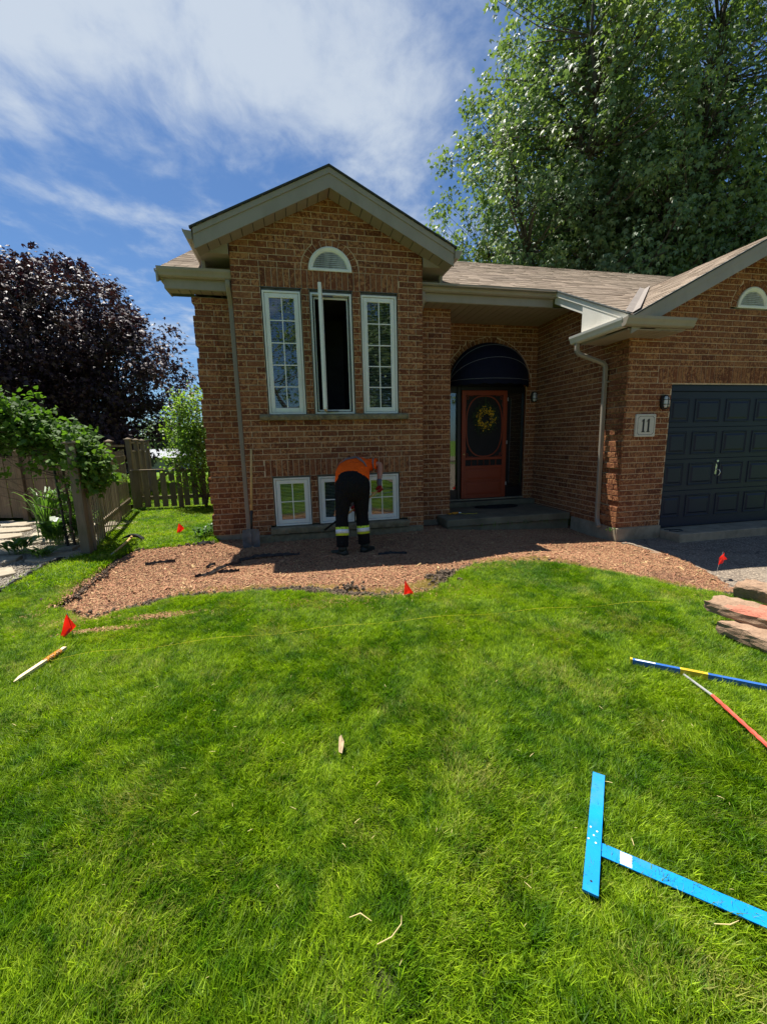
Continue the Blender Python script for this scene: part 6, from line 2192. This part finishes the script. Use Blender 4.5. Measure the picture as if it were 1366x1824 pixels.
for k in range(9):
    a = c0 - bs * .020 - bd * .012 + bd * (k * .0026)
    mb.face([a + Vector((0, 0, .0347)), a + bd * .0012 + Vector((0, 0, .0347)), a + bd * .0012 + bs * .008 + Vector((0, 0, .0347)), a + bs * .008 + Vector((0, 0, .0347))])
adopt(mb.build('sticker_print', M['grey_metal']), tq)
hp_ = Vector(H1 + (0,)) - hd * .04
mb = MB(); mb.ring_tube([hp_ + Vector((0, 0, .0431)), hp_ + Vector((0, 0, .0434))], .004, 12); adopt(mb.build('hang_hole', M['black']), tq)

# long box level
L0, L1 = Vector((2.085, 2.112, 0)), Vector((3.0, 1.335, 0))
lvr = tag(empty('box_level', (2.5, 1.75, 0)), 'long blue and yellow box level resting on the grass', 'level')
ld = (L1 - L0).normalized()
def seg(t0, t1, m, nm, z0=.018, z1=.052, w_=.024):
    mb, *_ = plank(L0 + ld * t0, L0 + ld * t1, w_, z0, z1); return adopt(mb.build(nm, M[m]), lvr)
seg(0, .014, 'levelyellow', 'end_cap', .015, .055, .028)
seg(.014, .27, 'levelblue', 'body'); seg(.27, .41, 'levelyellow', 'vial_housing', .017, .053, .0255); seg(.41, 1.2, 'levelblue', 'body')
seg(.03, .14, 'white', 'label_strip', .052, .0524, .014); seg(.29, .39, 'print', 'label_strip', .0532, .0535, .003)
# marking wand
W0, W1, W2 = Vector((2.30, 1.92, .02)), Vector((2.225, 1.675, .045)), Vector((1.99, .93, .03))
wn_ = tag(empty('marking_stick', (2.2, 1.6, 0)), 'thin stick, bare grey at one end and painted red along the rest', 'stick')
mb = MB(); mb.ring_tube([W0, W1], .0075, 8); adopt(mb.build('bare_end', M['grey_metal']), wn_)
mb = MB(); n = 40; mb.ring_tube([W1.lerp(W2, k / n) for k in range(n + 1)], [.0105 + random.uniform(-.002, .002) for k in range(n + 1)], 7); adopt(mb.build('painted_end', M['redpaint']), wn_)

# wooden stake and string line
stk = tag(empty('wooden_stake', (-1.8, 3.05, 0)), 'pale wooden stake with string wound round one end lying on the lawn', 'stake')
S0, S1 = Vector((-1.838, 2.865, .03)), Vector((-1.735, 3.265, .045))
dS = (S1 - S0).normalized(); sS = dS.cross(Vector((0, 0, 1))).normalized(); uS = sS.cross(dS)
def sq(p, a, b): return [p - sS * a - uS * b, p + sS * a - uS * b, p + sS * a + uS * b, p - sS * a + uS * b]
mb = MB(); mb.loft([sq(S0, .003, .003), sq(S0 + dS * .05, .0135, .010), sq(S0 + dS * .2, .014, .010), sq(S1, .0135, .010)]); adopt(mb.build('shaft', M['stake_wood']), stk)
mb = MB(); pth = []
for k in range(150):
    t = k / 149; ang = t * 2 * PI * 13; p = S0 + dS * (.24 + .13 * t + .008 * math.sin(k))
    pth.append(p + sS * .019 * math.cos(ang) + uS * .016 * math.sin(ang))
mb.ring_tube(pth, .003, 5); adopt(mb.build('wound_string', M['glove_orange']), stk)
M['string_gold'] = M['string']
sl_ = [(-1.745, 3.10), (-1.5, 3.165), (-1.0, 3.155), (-.61, 3.157), (.0, 3.14), (.72, 3.119), (1.5, 3.06), (2.21, 3.0), (2.9, 2.93), (3.45, 2.85)]
mb = MB(); pth = []
for i in range(len(sl_) - 1):
    for k in range(8):
        t = k / 8; x = sl_[i][0] * (1 - t) + sl_[i + 1][0] * t; y = sl_[i][1] * (1 - t) + sl_[i + 1][1] * t
        pth.append((x, y, float(gz(x, y)) + .030 + .010 * math.sin(x * 7)))
mb.ring_tube(pth, .0010, 5)
so_ = tag(mb.build('string_line', M['string']), 'yellow string line stretched across the lawn from the stake', 'string'); place(so_, (0, 3.14, 0))

# utility flags
def flag(pts, x, y, zb, label, lean=(0, 0), turn=.5):
    e = tag(empty('marker_flag', (x, y, zb)), label, 'flag', 'small red marker flags on wire stems')
    top = max(p[2] for p in pts)
    tp_ = [p for p in pts if p[2] == top][0]
    mb = MB(); mb.ring_tube([(x, y, zb - .05), ((x + tp_[0]) / 2 + .004, y, (zb + top) / 2), (tp_[0], tp_[1] + .004, top + .004)], .0022, 6); adopt(mb.build('wire', M['grey_metal']), e)
    # softly folded sheet: subdivide the outline as a fan about its centre
    c = np.mean(np.array(pts), 0)
    mb = MB(); n = len(pts); K = 5
    rings = []
    for k in range(K + 1):
        s_ = k / K
        ring = []
        for i in range(n):
            for j in range(6):
                a = np.array(pts[i]) * (1 - j / 6) + np.array(pts[(i + 1) % n]) * (j / 6)
                q = c + (a - c) * s_
                u = (q[0] - tp_[0]); q = q + np.array([0, -.013 * math.sin(u * 60 + s_ * 2) * s_ + u * turn, 0])
                ring.append(tuple(q))
        rings.append(ring)
    m_ = len(rings[0])
    b = len(mb.v)
    for r in rings: mb.v.extend(r)
    for k in range(K):
        for j in range(m_):
            mb.f.append((b + k * m_ + j, b + k * m_ + (j + 1) % m_, b + (k + 1) * m_ + (j + 1) % m_, b + (k + 1) * m_ + j)); mb.m.append(0)
    adopt(mb.build('flag_sheet', M['flag'], smooth=True), e)


def fl(P_, y): return [(a, y, b) for a, b in P_]
flag(fl([(-1.834, .204), (-1.797, .082), (-1.812, .066), (-1.872, .012), (-1.897, .03)], 3.55), -1.822, 3.56, 0, 'red marker flag at the left corner of the mulch bed', turn=.4)
flag(fl([(-1.981, .200), (-1.911, .096), (-2.000, .018), (-2.028, .03)], 7.45), -1.95, 7.46, 0, 'red marker flag in the side yard grass by the low fence')
flag(fl([(.969, .182), (1.076, .008), (.955, .040)], 3.66), .972, 3.665, -.02, 'red marker flag at the middle front edge of the mulch bed')
flag(fl([(4.878, .120), (4.905, .100), (4.968, .020), (4.812, -.030), (4.766, .000)], 3.75), 4.80, 3.76, -.20, 'red marker flag standing on the driveway shadow edge', turn=.3)

# pick axe with its handle on the bed edge
pk_ = tag(empty('pickaxe', (-2.6, 6.9, .05)), 'mattock lying on the grass with its handle over the bed edge', 'pickaxe')
mb = MB(); mb.ring_tube([(-2.56, 6.20, .02), (-2.57, 6.5, .04), (-2.585, 6.85, .06), (-2.60, 7.12, .09)], [.016, .018, .017, .019], 10); adopt(mb.build('handle', M['handle_wood'], smooth=True), pk_)
mb = MB(); mb.ring_tube([(-2.56, 6.185, .02), (-2.56, 6.28, .025)], [.0165, .0185], 10); adopt(mb.build('painted_end', M['grey_metal']), pk_)
mb = MB()
def ring_at(p, w_, h): return [(p[0], p[1] - w_, p[2] - h), (p[0], p[1] + w_, p[2] - h), (p[0], p[1] + w_, p[2] + h), (p[0], p[1] - w_, p[2] + h)]
mb.loft([ring_at((-2.79, 7.12, .035), .008, .006), ring_at((-2.72, 7.14, .075), .018, .012), ring_at((-2.64, 7.13, .10), .026, .022), ring_at((-2.56, 7.12, .10), .028, .024), ring_at((-2.50, 7.09, .09), .040, .016), ring_at((-2.43, 7.05, .06), .055, .010), ring_at((-2.40, 7.02, .035), .055, .004)])
adopt(mb.build('head', M['black']), pk_)

# shovel leaning on the house
shv = tag(empty('shovel', (-.70, 6.22, 0)), 'square-mouth shovel leaning upright against the brick beside the downspout', 'shovel')
zb = float(bedz(-.7, 6.2))
T0, T1 = Vector((-.615, 6.455, 1.43)), Vector((-.665, 6.30, .50))
mb = MB(); mb.ring_tube([T0, T0 + Vector((0, 0, .0)) + (T1 - T0) * .02, T1], [.010, .017, .019], 10); adopt(mb.build('handle', M['handle_wood'], smooth=True), shv)
mb = MB(); mb.ring_tube([T1 + Vector((.004, -.019, .22)), T1 + Vector((.004, -.0195, .12))], .0022, 4); adopt(mb.build('maker_mark', M['print']), shv)
mb = MB(); mb.ring_tube([T1 + (T0 - T1) * .03, T1, Vector((-.675, 6.275, .36)), Vector((-.68, 6.262, .24))], [.021, .022, .019, .017], 10); adopt(mb.build('socket', M['black'], smooth=True), shv)
mb = MB()
rings = []
nU = 9
for j, (z, hw_, yy) in enumerate([(.27, .085, 6.262), (.265, .115, 6.258), (.20, .122, 6.248), (.12, .122, 6.238), (.04, .120, 6.232), (-.005, .116, 6.232)]):
    fr_, bk_ = [], []
    for i in range(nU):
        u = -1 + 2 * i / (nU - 1)
        yy2 = yy - .022 * (u * u) + .020 * max(0, 1 - abs(u) * 3) * (1 if j < 4 else .2) * -1
        fr_.append((-.69 + u * hw_, yy2 - .002, z + zb * .6)); bk_.append((-.69 + u * hw_, yy2 + .002, z + zb * .6))
    rings.append(fr_ + bk_[::-1])
mb.loft(rings); adopt(mb.build('blade', M['steel'], smooth=False), shv)

# cut strips of landscape fabric
def strip(path, w_, label, seed=1):
    R = random.Random(seed); mb = MB(); prev = None
    w_ *= .62
    P_ = [Vector(p) for p in path]; out = []
    for i in range(len(P_) - 1):
        for k in range(8): out.append(P_[i].lerp(P_[i + 1], k / 8))
    out.append(P_[-1])
    for i, p in enumerate(out):
        d = (out[min(i + 1, len(out) - 1)] - out[max(i - 1, 0)]).normalized(); s_ = Vector((-d.y, d.x, 0))
        ww = w_ * (.35 + .65 * math.sin(PI * min(1, (i + 1) / (len(out)) * 1.1)))
        z = float(bedz(p.x, p.y))
        c_ = Vector((p.x, p.y, z + p.z))
        cur = (c_ - s_ * ww * R.uniform(.8, 1.2), c_ + Vector((0, 0, .022 + R.uniform(0, .02))), c_ + s_ * ww * R.uniform(.8, 1.2))
        if prev:
            mb.face([prev[0], cur[0], cur[1], prev[1]]); mb.face([prev[1], cur[1], cur[2], prev[2]])
        prev = cur
    o = tag(mb.build('fabric_strip', M['fabric']), label, 'fabric strip', 'torn black landscape fabric strips on the mulch bed'); place(o, tuple(out[0])); return o


strip([(-1.20, 4.93, .015), (-1.07, 5.03, .02), (-1.0, 5.22, .03), (-.93, 5.38, .025), (-.76, 5.50, .02)], .035, 'longest torn strip of black fabric curling out of the mulch', 1)
strip([(-1.98, 5.72, .01), (-1.80, 5.74, .02), (-1.62, 5.75, .01)], .022, 'thin black fabric scrap in the middle of the sunlit mulch', 2)
strip([(-.98, 5.12, .01), (-.86, 5.13, .015), (-.74, 5.16, .01)], .022, 'short black fabric scrap just below the longest strip', 3)
strip([(-1.17, 5.38, .01), (-1.13, 5.46, .03), (-1.08, 5.52, .01)], .03, 'crumpled black fabric scrap left of the longest strip', 4)
strip([(-.80, 5.62, .01), (-.55, 5.68, .03), (-.30, 5.66, .02), (.0, 5.62, .01)], .05, 'dark fabric fold lying in the shade left of the worker', 5)
strip([(-1.5, 6.48, .02), (-1.42, 6.53, .05), (-1.30, 6.5, .02)], .05, 'bunched fabric by the left house corner', 6)
strip([(1.05, 5.35, .005), (1.25, 5.38, .015), (1.45, 5.33, .005)], .035, 'dark fabric fold in the shade right of the worker', 7)

# dead leaf, twigs
lf = MB()
for k, (dx, dz) in enumerate(((-.02, .0), (.005, .01))):
    pts = [(0, 0), (.03, .03), (.05, .10), (.02, .14), (-.01, .17), (-.03, .11), (-.04, .04)]
n = 7
ring_ = [(.141 + a * .35 * math.cos(.3), 1.735 + b * .55, .045 + .02 * math.sin(a * 60) + b * .15) for a, b in pts]
cen_ = (.143, 1.775, .075)
for i in range(n): lf.face([ring_[i], ring_[(i + 1) % n], cen_])
M['deadleaf'] = simple('dead_leaf', (.55, .40, .24), .8, .2, var=.2, nscale=40)
o = tag(lf.build('dead_leaf', M['deadleaf']), 'curled tan dead leaf on the lawn', 'leaf'); place(o, (.141, 1.735, .04))
for i, (pth, lb) in enumerate([([(.155, .958, .05), (.20, .963, .055), (.235, .985, .06), (.24, 1.0, .07)], 'pale bent twig near the bottom of the lawn'),
                               ([(.085, 1.045, .05), (.12, 1.045, .055), (.15, 1.02, .05)], 'thin pale straw just above the bent twig'),
                               ([(1.15, .78, .05), (1.19, .765, .055), (1.23, .77, .05)], 'pale twig below the blue T-square blade')]):
    mb = MB(); mb.ring_tube(pth, [.0012] + [.0017] * (len(pth) - 2) + [.0008], 6)
    M.setdefault('straw', simple('pale_straw', (.72, .60, .36), .8, .2))
    o = tag(mb.build('twig', M['straw']), lb, 'twig'); place(o, pth[0])

# work gloves and cord dropped on the porch slab
gl_ = tag(empty('cloth_glove', (2.84, 7.0, .15)), 'crumpled orange and white work glove on the porch slab corner', 'glove')
R_ = random.Random(5)
mb = MB()
def lump(mb, c, r, n=10, m_=6, sq_=.5):
    rings = []
    for j in range(m_):
        ph_ = PI * (j + .5) / m_
        rings.append([(c[0] + r[0] * math.sin(ph_) * math.cos(2 * PI * i / n) * R_.uniform(.85, 1.15), c[1] + r[1] * math.sin(ph_) * math.sin(2 * PI * i / n) * R_.uniform(.85, 1.15), c[2] + r[2] * math.cos(ph_)) for i in range(n)])
    mb.loft(rings)
lump(mb, (2.80, 6.98, .168), (.055, .045, .022)); lump(mb, (2.87, 7.02, .165), (.04, .03, .02)); adopt(mb.build('palm', M['glove_orange'], smooth=True), gl_)
for k in range(4):
    mb = MB(); a = -.5 + k * .35
    mb.ring_tube([(2.75, 6.99, .165), (2.72 - .02 * k, 6.97 + .03 * math.sin(a * 3), .168), (2.69 + .015 * k, 6.96 + .05 * a, .158)], [.012, .011, .008], 7); adopt(mb.build('finger', M['glove_orange'], smooth=True), gl_)
mb = MB(); lump(mb, (2.925, 7.03, .162), (.035, .028, .013)); adopt(mb.build('cuff', M['white'], smooth=True), gl_)
mb = MB(); mb.ring_tube([(2.93, 7.01, .155), (3.0, 6.92, .152), (3.06, 6.95, .152), (3.15, 6.90, .152), (3.24, 6.94, .152)], .004, 5)
o = tag(mb.build('cord', M['string']), 'short pale cord trailing from the glove on the slab', 'cord'); place(o, (2.93, 7.01, .152))
# black hose loop at the garage sill
mb = MB(); mb.ring_tube([(5.70, 5.25, .008), (5.78, 5.17, .008), (5.90, 5.19, .008), (5.93, 5.26, .008), (5.84, 5.31, .008), (5.70, 5.33, .008)], .008, 6)
o = tag(mb.build('cable_loop', M['black']), 'black cable loop on the concrete sill by the garage door', 'cable'); place(o, (5.78, 5.2, .01))


# ------------------------------------------------------------------ the worker
def person():
    root = tag(empty('person', (.74, 5.56, -.05)), 'worker in orange hi-vis shirt and black trousers bent over digging at the basement window', 'person')
    G = -.052
    # ---- one continuous body (skin modifier)
    J = {}
    def v(n, p, r): J[n] = (p, r)
    v('pel', (.77, 5.66, .93), .13); v('sp1', (.80, 5.78, 1.03), .12); v('sp2', (.86, 5.96, 1.10), .12); v('che', (.90, 6.08, 1.12), .11)
    v('nk', (.94, 6.20, 1.07), .055); v('hd1', (.955, 6.26, .985), .085); v('hd2', (.96, 6.29, .90), .075)
    for s_, hx_, kn, an, to in (('l', .66, (.600, 5.60, .49), (.580, 5.50, .05), (.535, 5.62, .0)), ('r', .88, (.885, 5.645, .48), (.900, 5.60, .05), (.975, 5.70, .0))):
        v('hip' + s_, (hx_, 5.655, .87), .10); v('thi' + s_, ((hx_ + kn[0]) / 2, (5.655 + kn[1]) / 2, .69), .085); v('kne' + s_, kn, .055)
        v('cal' + s_, ((kn[0] + an[0]) / 2, (kn[1] + an[1]) / 2 - .02, .32), .055); v('ank' + s_, an, .035); v('toe' + s_, to, .03)
    v('shr', (1.055, 6.13, 1.135), .06); v('elr', (1.245, 6.035, 1.165), .047); v('far', (1.235, 6.00, 1.06), .046); v('fbr', (1.205, 5.93, .92), .032); v('war', (1.195, 5.90, .865), .026)
    v('shl', (.74, 6.14, 1.08), .06); v('ell', (.66, 6.06, .85), .043); v('fal', (.69, 6.03, .76), .043); v('wal', (.75, 5.99, .60), .027)
    E_ = [('pel', 'sp1'), ('sp1', 'sp2'), ('sp2', 'che'), ('che', 'nk'), ('nk', 'hd1'), ('hd1', 'hd2')]
    for s_ in 'lr': E_ += [('pel', 'hip' + s_), ('hip' + s_, 'thi' + s_), ('thi' + s_, 'kne' + s_), ('kne' + s_, 'cal' + s_), ('cal' + s_, 'ank' + s_), ('ank' + s_, 'toe' + s_)]
    E_ += [('che', 'shr'), ('shr', 'elr'), ('elr', 'far'), ('far', 'fbr'), ('fbr', 'war'), ('che', 'shl'), ('shl', 'ell'), ('ell', 'fal'), ('fal', 'wal')]
    names = list(J); me = bpy.data.meshes.new('body')
    me.from_pydata([J[n][0] for n in names], [(names.index(a), names.index(b)) for a, b in E_], [])
    me.materials.append(M['skin'])
    b = bpy.data.objects.new('body', me); C.objects.link(b)
    b.modifiers.new('skin', 'SKIN')
    me.skin_vertices.new() if not me.skin_vertices else None
    sv = me.skin_vertices[0].data
    for i, n in enumerate(names):
        sv[i].radius = (J[n][1], J[n][1]); sv[i].use_root = (n == 'pel')
    ss = b.modifiers.new('smooth', 'SUBSURF'); ss.levels = 1; ss.render_levels = 2
    b.modifiers['skin'].use_smooth_shade = True
    adopt(b, root)

    def ell(c, a, bb, n=20, k=1.0): return [c + a * math.cos(2 * PI * i / n) + bb * math.sin(2 * PI * i / n) for i in range(n)]
    # ---- shirt: torso surface parametrised by t (belt to neck) and angle
    S = [  # t, centre, half width, half thickness
        (0.0, (.768, 5.655, .945), .232, .150), (.10, (.770, 5.69, .975), .240, .160), (.30, (.79, 5.80, 1.045), .240, .165), (.55, (.835, 5.95, 1.115), .235, .165),
        (.78, (.880, 6.07, 1.130), .225, .150), (.92, (.905, 6.13, 1.120), .185, .115), (1.0, (.93, 6.175, 1.095), .09, .075)]
    def inter(t):
        for i in range(len(S) - 1):
            if S[i][0] <= t <= S[i + 1][0]:
                f = (t - S[i][0]) / (S[i + 1][0] - S[i][0]); f2 = f
                a, c = S[i], S[i + 1]
                return Vector(a[1]).lerp(Vector(c[1]), f2), a[2] + (c[2] - a[2]) * f2, a[3] + (c[3] - a[3]) * f2
        return Vector(S[-1][1]), S[-1][2], S[-1][3]
    def spt(t, ang, off=0):
        c, hw_, ht = inter(t)
        c2, _, _ = inter(min(1, t + .05)); c1, _, _ = inter(max(0, t - .05))
        d = (c2 - c1).normalized()
        sx = Vector((1, -.12, .06)); sx = (sx - d * sx.dot(d)).normalized(); up = sx.cross(d)
        w1 = 1 + .018 * math.sin(ang * 5 + t * 9) + .012 * math.sin(ang * 9 - t * 17)
        return c + sx * (hw_ * w1 + off) * math.copysign(abs(math.cos(ang)) ** .85, math.cos(ang)) + up * (ht * w1 + off) * math.copysign(abs(math.sin(ang)) ** .9, math.sin(ang))
    mb = MB()
    nA = 36; TT = [k / 24 for k in range(25)]
    mb.loft([[spt(t, 2 * PI * i / nA) for i in range(nA)] for t in TT])
    # sleeves
    def limb(mb, pts, rads, n=16, wr=.03):
        rings = []
        P_ = [Vector(p) for p in pts]
        for i, p in enumerate(P_):
            d = (P_[min(i + 1, len(P_) - 1)] - P_[max(i - 1, 0)]).normalized()
            a = d.cross(Vector((.3, 1, .2))).normalized(); bb = d.cross(a)
            rings.append([p + (a * math.cos(2 * PI * k / n) + bb * math.sin(2 * PI * k / n)) * rads[i] * (1 + wr * math.sin(k * 2.4 + i * 2.1)) for k in range(n)])
        mb.loft(rings)
    limb(mb, [(.98, 6.10, 1.13), (1.04, 6.125, 1.14), (1.10, 6.10, 1.155), (1.165, 6.07, 1.165), (1.195, 6.055, 1.165)], [.10, .098, .090, .083, .085])
    limb(mb, [(.82, 6.12, 1.10), (.75, 6.135, 1.08), (.70, 6.11, 1.0), (.675, 6.085, .93)], [.10, .095, .085, .083])
    adopt(mb.build('shirt', M['shirt'], smooth=True), root)
    # hem of the shirt over the trousers
    # reflective stripes
    def stripe(p0, p1, w_, off, m, nm='reflective_stripe'):
        mb = MB(); n = 16; prev = None
        for i in range(n + 1):
            f = i / n; t = p0[0] + (p1[0] - p0[0]) * f; a = p0[1] + (p1[1] - p0[1]) * f
            # widen perpendicular in (t, angle) space
            dt, da = p1[0] - p0[0], (p1[1] - p0[1]) * .35
            L_ = math.hypot(dt, da); nt, na_ = -da / L_ * w_ / .55, dt / L_ * w_ / .2
            cur = (spt(min(1, max(0, t - nt / 2)), a - na_ / 2, off), spt(min(1, max(0, t + nt / 2)), a + na_ / 2, off))
            if prev: mb.face([prev[0], prev[1], cur[1], cur[0]])
            prev = cur
        adopt(mb.build(nm, M[m], smooth=True), root)
    D = math.radians
    stripe((.36, D(160)), (.58, D(80)), .036, .006, 'bandgrey'); stripe((.70, D(100)), (.34, D(36)), .040, .008, 'bandgrey')
    # sleeve stripe rings
    mb = MB(); limb(mb, [(1.150, 6.078, 1.165), (1.170, 6.070, 1.166)], [.089, .089]); adopt(mb.build('sleeve_band', M['bandgrey'], smooth=True), root)
    # ---- trousers
    mb = MB()
    def er(c, hw_, hd, n=28, tilt=0):
        return [Vector(c) + Vector((1, -.05, 0)) * hw_ * math.copysign(abs(math.cos(2 * PI * i / n)) ** .85, math.cos(2 * PI * i / n)) * (1 + .02 * math.sin(i * 1.9)) + Vector((0, math.cos(tilt), math.sin(tilt))) * hd * math.sin(2 * PI * i / n) for i in range(n)]
    mb.loft([er((.77, 5.72, 1.00), .205, .14, tilt=-1.15), er((.768, 5.675, .965), .228, .165, tilt=-1.0), er((.768, 5.645, .915), .238, .175, tilt=-.6), er((.768, 5.635, .85), .238, .165, tilt=-.2), er((.765, 5.64, .77), .228, .145), er((.762, 5.645, .71), .205, .115), er((.76, 5.65, .67), .15, .07)])
    for (h, k, a, s_) in (((.655, 5.645, .84), (.597, 5.60, .49), (.582, 5.505, .08), -1), ((.88, 5.65, .84), (.887, 5.645, .48), (.900, 5.60, .08), 1)):
        h, k, a = Vector(h), Vector(k), Vector(a)
        pts, rd = [], []
        for f, r in ((0, .125), (.15, .127), (.35, .118), (.6, .104), (.85, .092), (1, .088)):
            pts.append(h.lerp(k, f)); rd.append(r)
        for f, r in ((.12, .086), (.3, .088), (.5, .086), (.62, .084), (.78, .080), (.92, .082), (1.0, .084)):
            pts.append(k.lerp(a, f) + Vector((0, -.015 * math.sin(PI * f), 0))); rd.append(r)
        limb(mb, pts, rd, 18, .035)
    adopt(mb.build('trousers', M['trousers'], smooth=True), root)
    # bands round the shins
    for (k, a) in (((.597, 5.60, .49), (.582, 5.505, .08)), ((.887, 5.645, .48), (.900, 5.60, .08))):
        k, a = Vector(k), Vector(a)
        for m, f0, f1, off in (('bandyellow', .36, .64, .0895), ('bandwhite', .44, .57, .0915)):
            mb = MB(); P0_, P1_ = k.lerp(a, f0) + Vector((0, -.012, 0)), k.lerp(a, f1) + Vector((0, -.014, 0))
            limb(mb, [P0_, P0_.lerp(P1_, .5), P1_], [off, off, off], 20, .0); adopt(mb.build('shin_band', M[m], smooth=True), root)
    # ---- boots
    for (ax, ay, tx, ty) in ((.580, 5.49, -.12, .17), (.905, 5.585, .13, .16)):
        mb = MB()
        d = Vector((tx, ty, 0)).normalized(); s_ = Vector((-d.y, d.x, 0)); heel = Vector((ax, ay, G)) - d * .075
        prof = [(0, .040, .085), (.04, .052, .10), (.10, .050, .115), (.16, .046, .085), (.22, .053, .060), (.27, .050, .052), (.305, .030, .042)]
        rings = []
        for (u, hw_, hh) in prof:
            c = heel + d * u
            rings.append([c + s_ * hw_ * math.cos(t) + Vector((0, 0, max(0, hh * (.5 + .5 * math.sin(t))))) for t in [2 * PI * i / 14 for i in range(14)]])
        mb.loft(rings)
        limb(mb, [(ax, ay, G + .07), (ax, ay + .005, .06), (ax, ay + .01, .16)], [.066, .060, .066], 14, .0)
        bo = adopt(mb.build('boot', M['boots'], smooth=True), root)
        mb = MB(); rings = []
        for (u, hw_, hh) in prof:
            c = heel + d * (u * 1.02 - .004)
            rings.append([c - s_ * (hw_ + .005), c + s_ * (hw_ + .005), c + s_ * (hw_ + .005) + Vector((0, 0, .022)), c - s_ * (hw_ + .005) + Vector((0, 0, .022))])
        mb.loft(rings); adopt(mb.build('sole', M['blackplastic']), bo)
    # ---- head details: hair cap, ears, nose
    hc = Vector((.958, 6.275, .945))
    mb = MB(); R2 = random.Random(9)
    rings = []
    for j in range(7):
        ph = PI * .62 * j / 6 + .02
        rings.append([hc + Vector((.088 * math.sin(ph) * math.cos(t), -.093 * math.cos(ph) * .9 + .0, .098 * math.sin(ph) * math.sin(t))) for t in [2 * PI * i / 18 for i in range(18)]])
    mb.loft(rings); adopt(mb.build('hair', M['hair'], smooth=True), root)
    mb = MB()
    for s_ in (-1, 1): mb.ring_tube([hc + Vector((s_ * .085, .0, .025)), hc + Vector((s_ * .098, -.01, 0)), hc + Vector((s_ * .085, .0, -.03))], [.008, .014, .008], 8)
    adopt(mb.build('ears', M['skin'], smooth=True), root)
    mb = MB(); mb.ring_tube([hc + Vector((0, .082, .015)), hc + Vector((0, .108, -.012)), hc + Vector((0, .085, -.02))], [.007, .012, .008], 8)
    mb.ring_tube([hc + Vector((-.024, .084, -.048)), hc + Vector((0, .090, -.050)), hc + Vector((.024, .084, -.048))], [.003, .005, .003], 6)
    adopt(mb.build('nose_and_mouth', M['skin'], smooth=True), root)
    for s_ in (-1, 1):
        mb = MB(); mb.ring_tube([hc + Vector((s_ * .03, .074, .02)), hc + Vector((s_ * .03, .084, .02))], [.011, .007], 10); adopt(mb.build('eye', M['white']), root)

    # ---- gloved hands closed round the shaft
    SA, SB = Vector((1.235, 5.845, .835)), Vector((.66, 6.07, .38))      # shaft axis
    ax = (SB - SA).normalized()
    def fist(c, arm, nm, cuff=True):
        """c lies on the shaft; arm = direction from the hand back up the forearm"""
        arm = (arm - ax * arm.dot(ax)).normalized(); side = ax.cross(arm).normalized()
        mb = MB()
        # palm lies on the arm side, wrapped over the back of the shaft
        rings = []
        for k, (u, w_, t_) in enumerate([(-.045, .016, .014), (-.035, .030, .020), (0, .036, .023), (.03, .033, .021), (.045, .018, .014)]):
            cc_ = c + ax * u + arm * .034 - side * .004
            rings.append([cc_ + side * w_ * math.cos(t) + arm * t_ * math.sin(t) for t in [2 * PI * i / 14 for i in range(14)]])
        mb.loft(rings)
        for f in range(4):
            u = -.034 + f * .0225; r0 = (.0100, .0105, .0100, .0088)[f]; rr = .0265 + (.001, .003, .002, -.001)[f]
            pth = []
            for k in range(8):
                a = D(70) - k / 7 * D((245, 262, 255, 235)[f])
                pth.append(c + ax * (u + .002 * k / 7) + arm * rr * math.sin(a) + side * rr * math.cos(a))
            mb.ring_tube(pth, [r0 * 1.1] + [r0] * 5 + [r0 * .9, r0 * .65], 8)
        pth = []
        for k in range(6):
            a = D(110) + k / 5 * D(140)
            pth.append(c + ax * (-.046 + .012 * k / 5) + arm * .029 * math.sin(a) + side * .029 * math.cos(a))
        mb.ring_tube(pth, [.013, .0125, .012, .011, .010, .007], 8)
        return adopt(mb.build(nm, M['gloves'], smooth=True), root)
    cR = SA + ax * .055
    cL = SA + ax * .53
    wr_, wl = Vector((1.195, 5.90, .865)), Vector((.75, 5.99, .60))
    fist(cR, Vector((1.205, 5.93, .95)) - cR, 'glove'); fist(cL, Vector((.70, 6.02, .72)) - cL, 'glove')
    mb = MB(); limb(mb, [cR + Vector((.004, .02, .035)), (1.198, 5.905, .895), (1.208, 5.93, .935)], [.034, .036, .040], 14, .0); adopt(mb.build('glove_cuff', M['glovecuff'], smooth=True), root)
    mb = MB(); limb(mb, [cL + Vector((-.01, .01, .03)), (.735, 6.0, .63), (.72, 6.01, .68)], [.034, .036, .038], 14, .0); adopt(mb.build('glove_cuff', M['glovecuff'], smooth=True), root)
    # the shovel in use
    sh_ = tag(empty('digging_shovel', (.5, 6.1, 0)), 'shovel with wooden shaft held by the bent worker at the window sill', 'shovel')
    mb = MB(); mb.ring_tube([SA, SB], [.016, .017], 10); adopt(mb.build('handle', M['handle_wood'], smooth=True), sh_)
    mb = MB(); mb.ring_tube([SB - ax * .02, SB + ax * .10], [.020, .016], 10); adopt(mb.build('socket', M['black']), sh_)
    mb = MB(); B_ = SB + ax * .08; s1_ = ax.cross(Vector((0, 0, 1))).normalized(); u1 = s1_.cross(ax)
    rings = []
    for (u, hw_) in ((0, .05), (.03, .09), (.10, .10), (.18, .095), (.24, .055), (.27, .01)):
        fr_ = [B_ + ax * u + s1_ * hw_ * (k / 3 - 1) + u1 * (.025 * (k / 3 - 1) ** 2) for k in range(7)]
        rings.append(fr_ + [p + u1 * .003 for p in fr_[::-1]])
    mb.loft(rings); adopt(mb.build('blade', M['black']), sh_)


person()
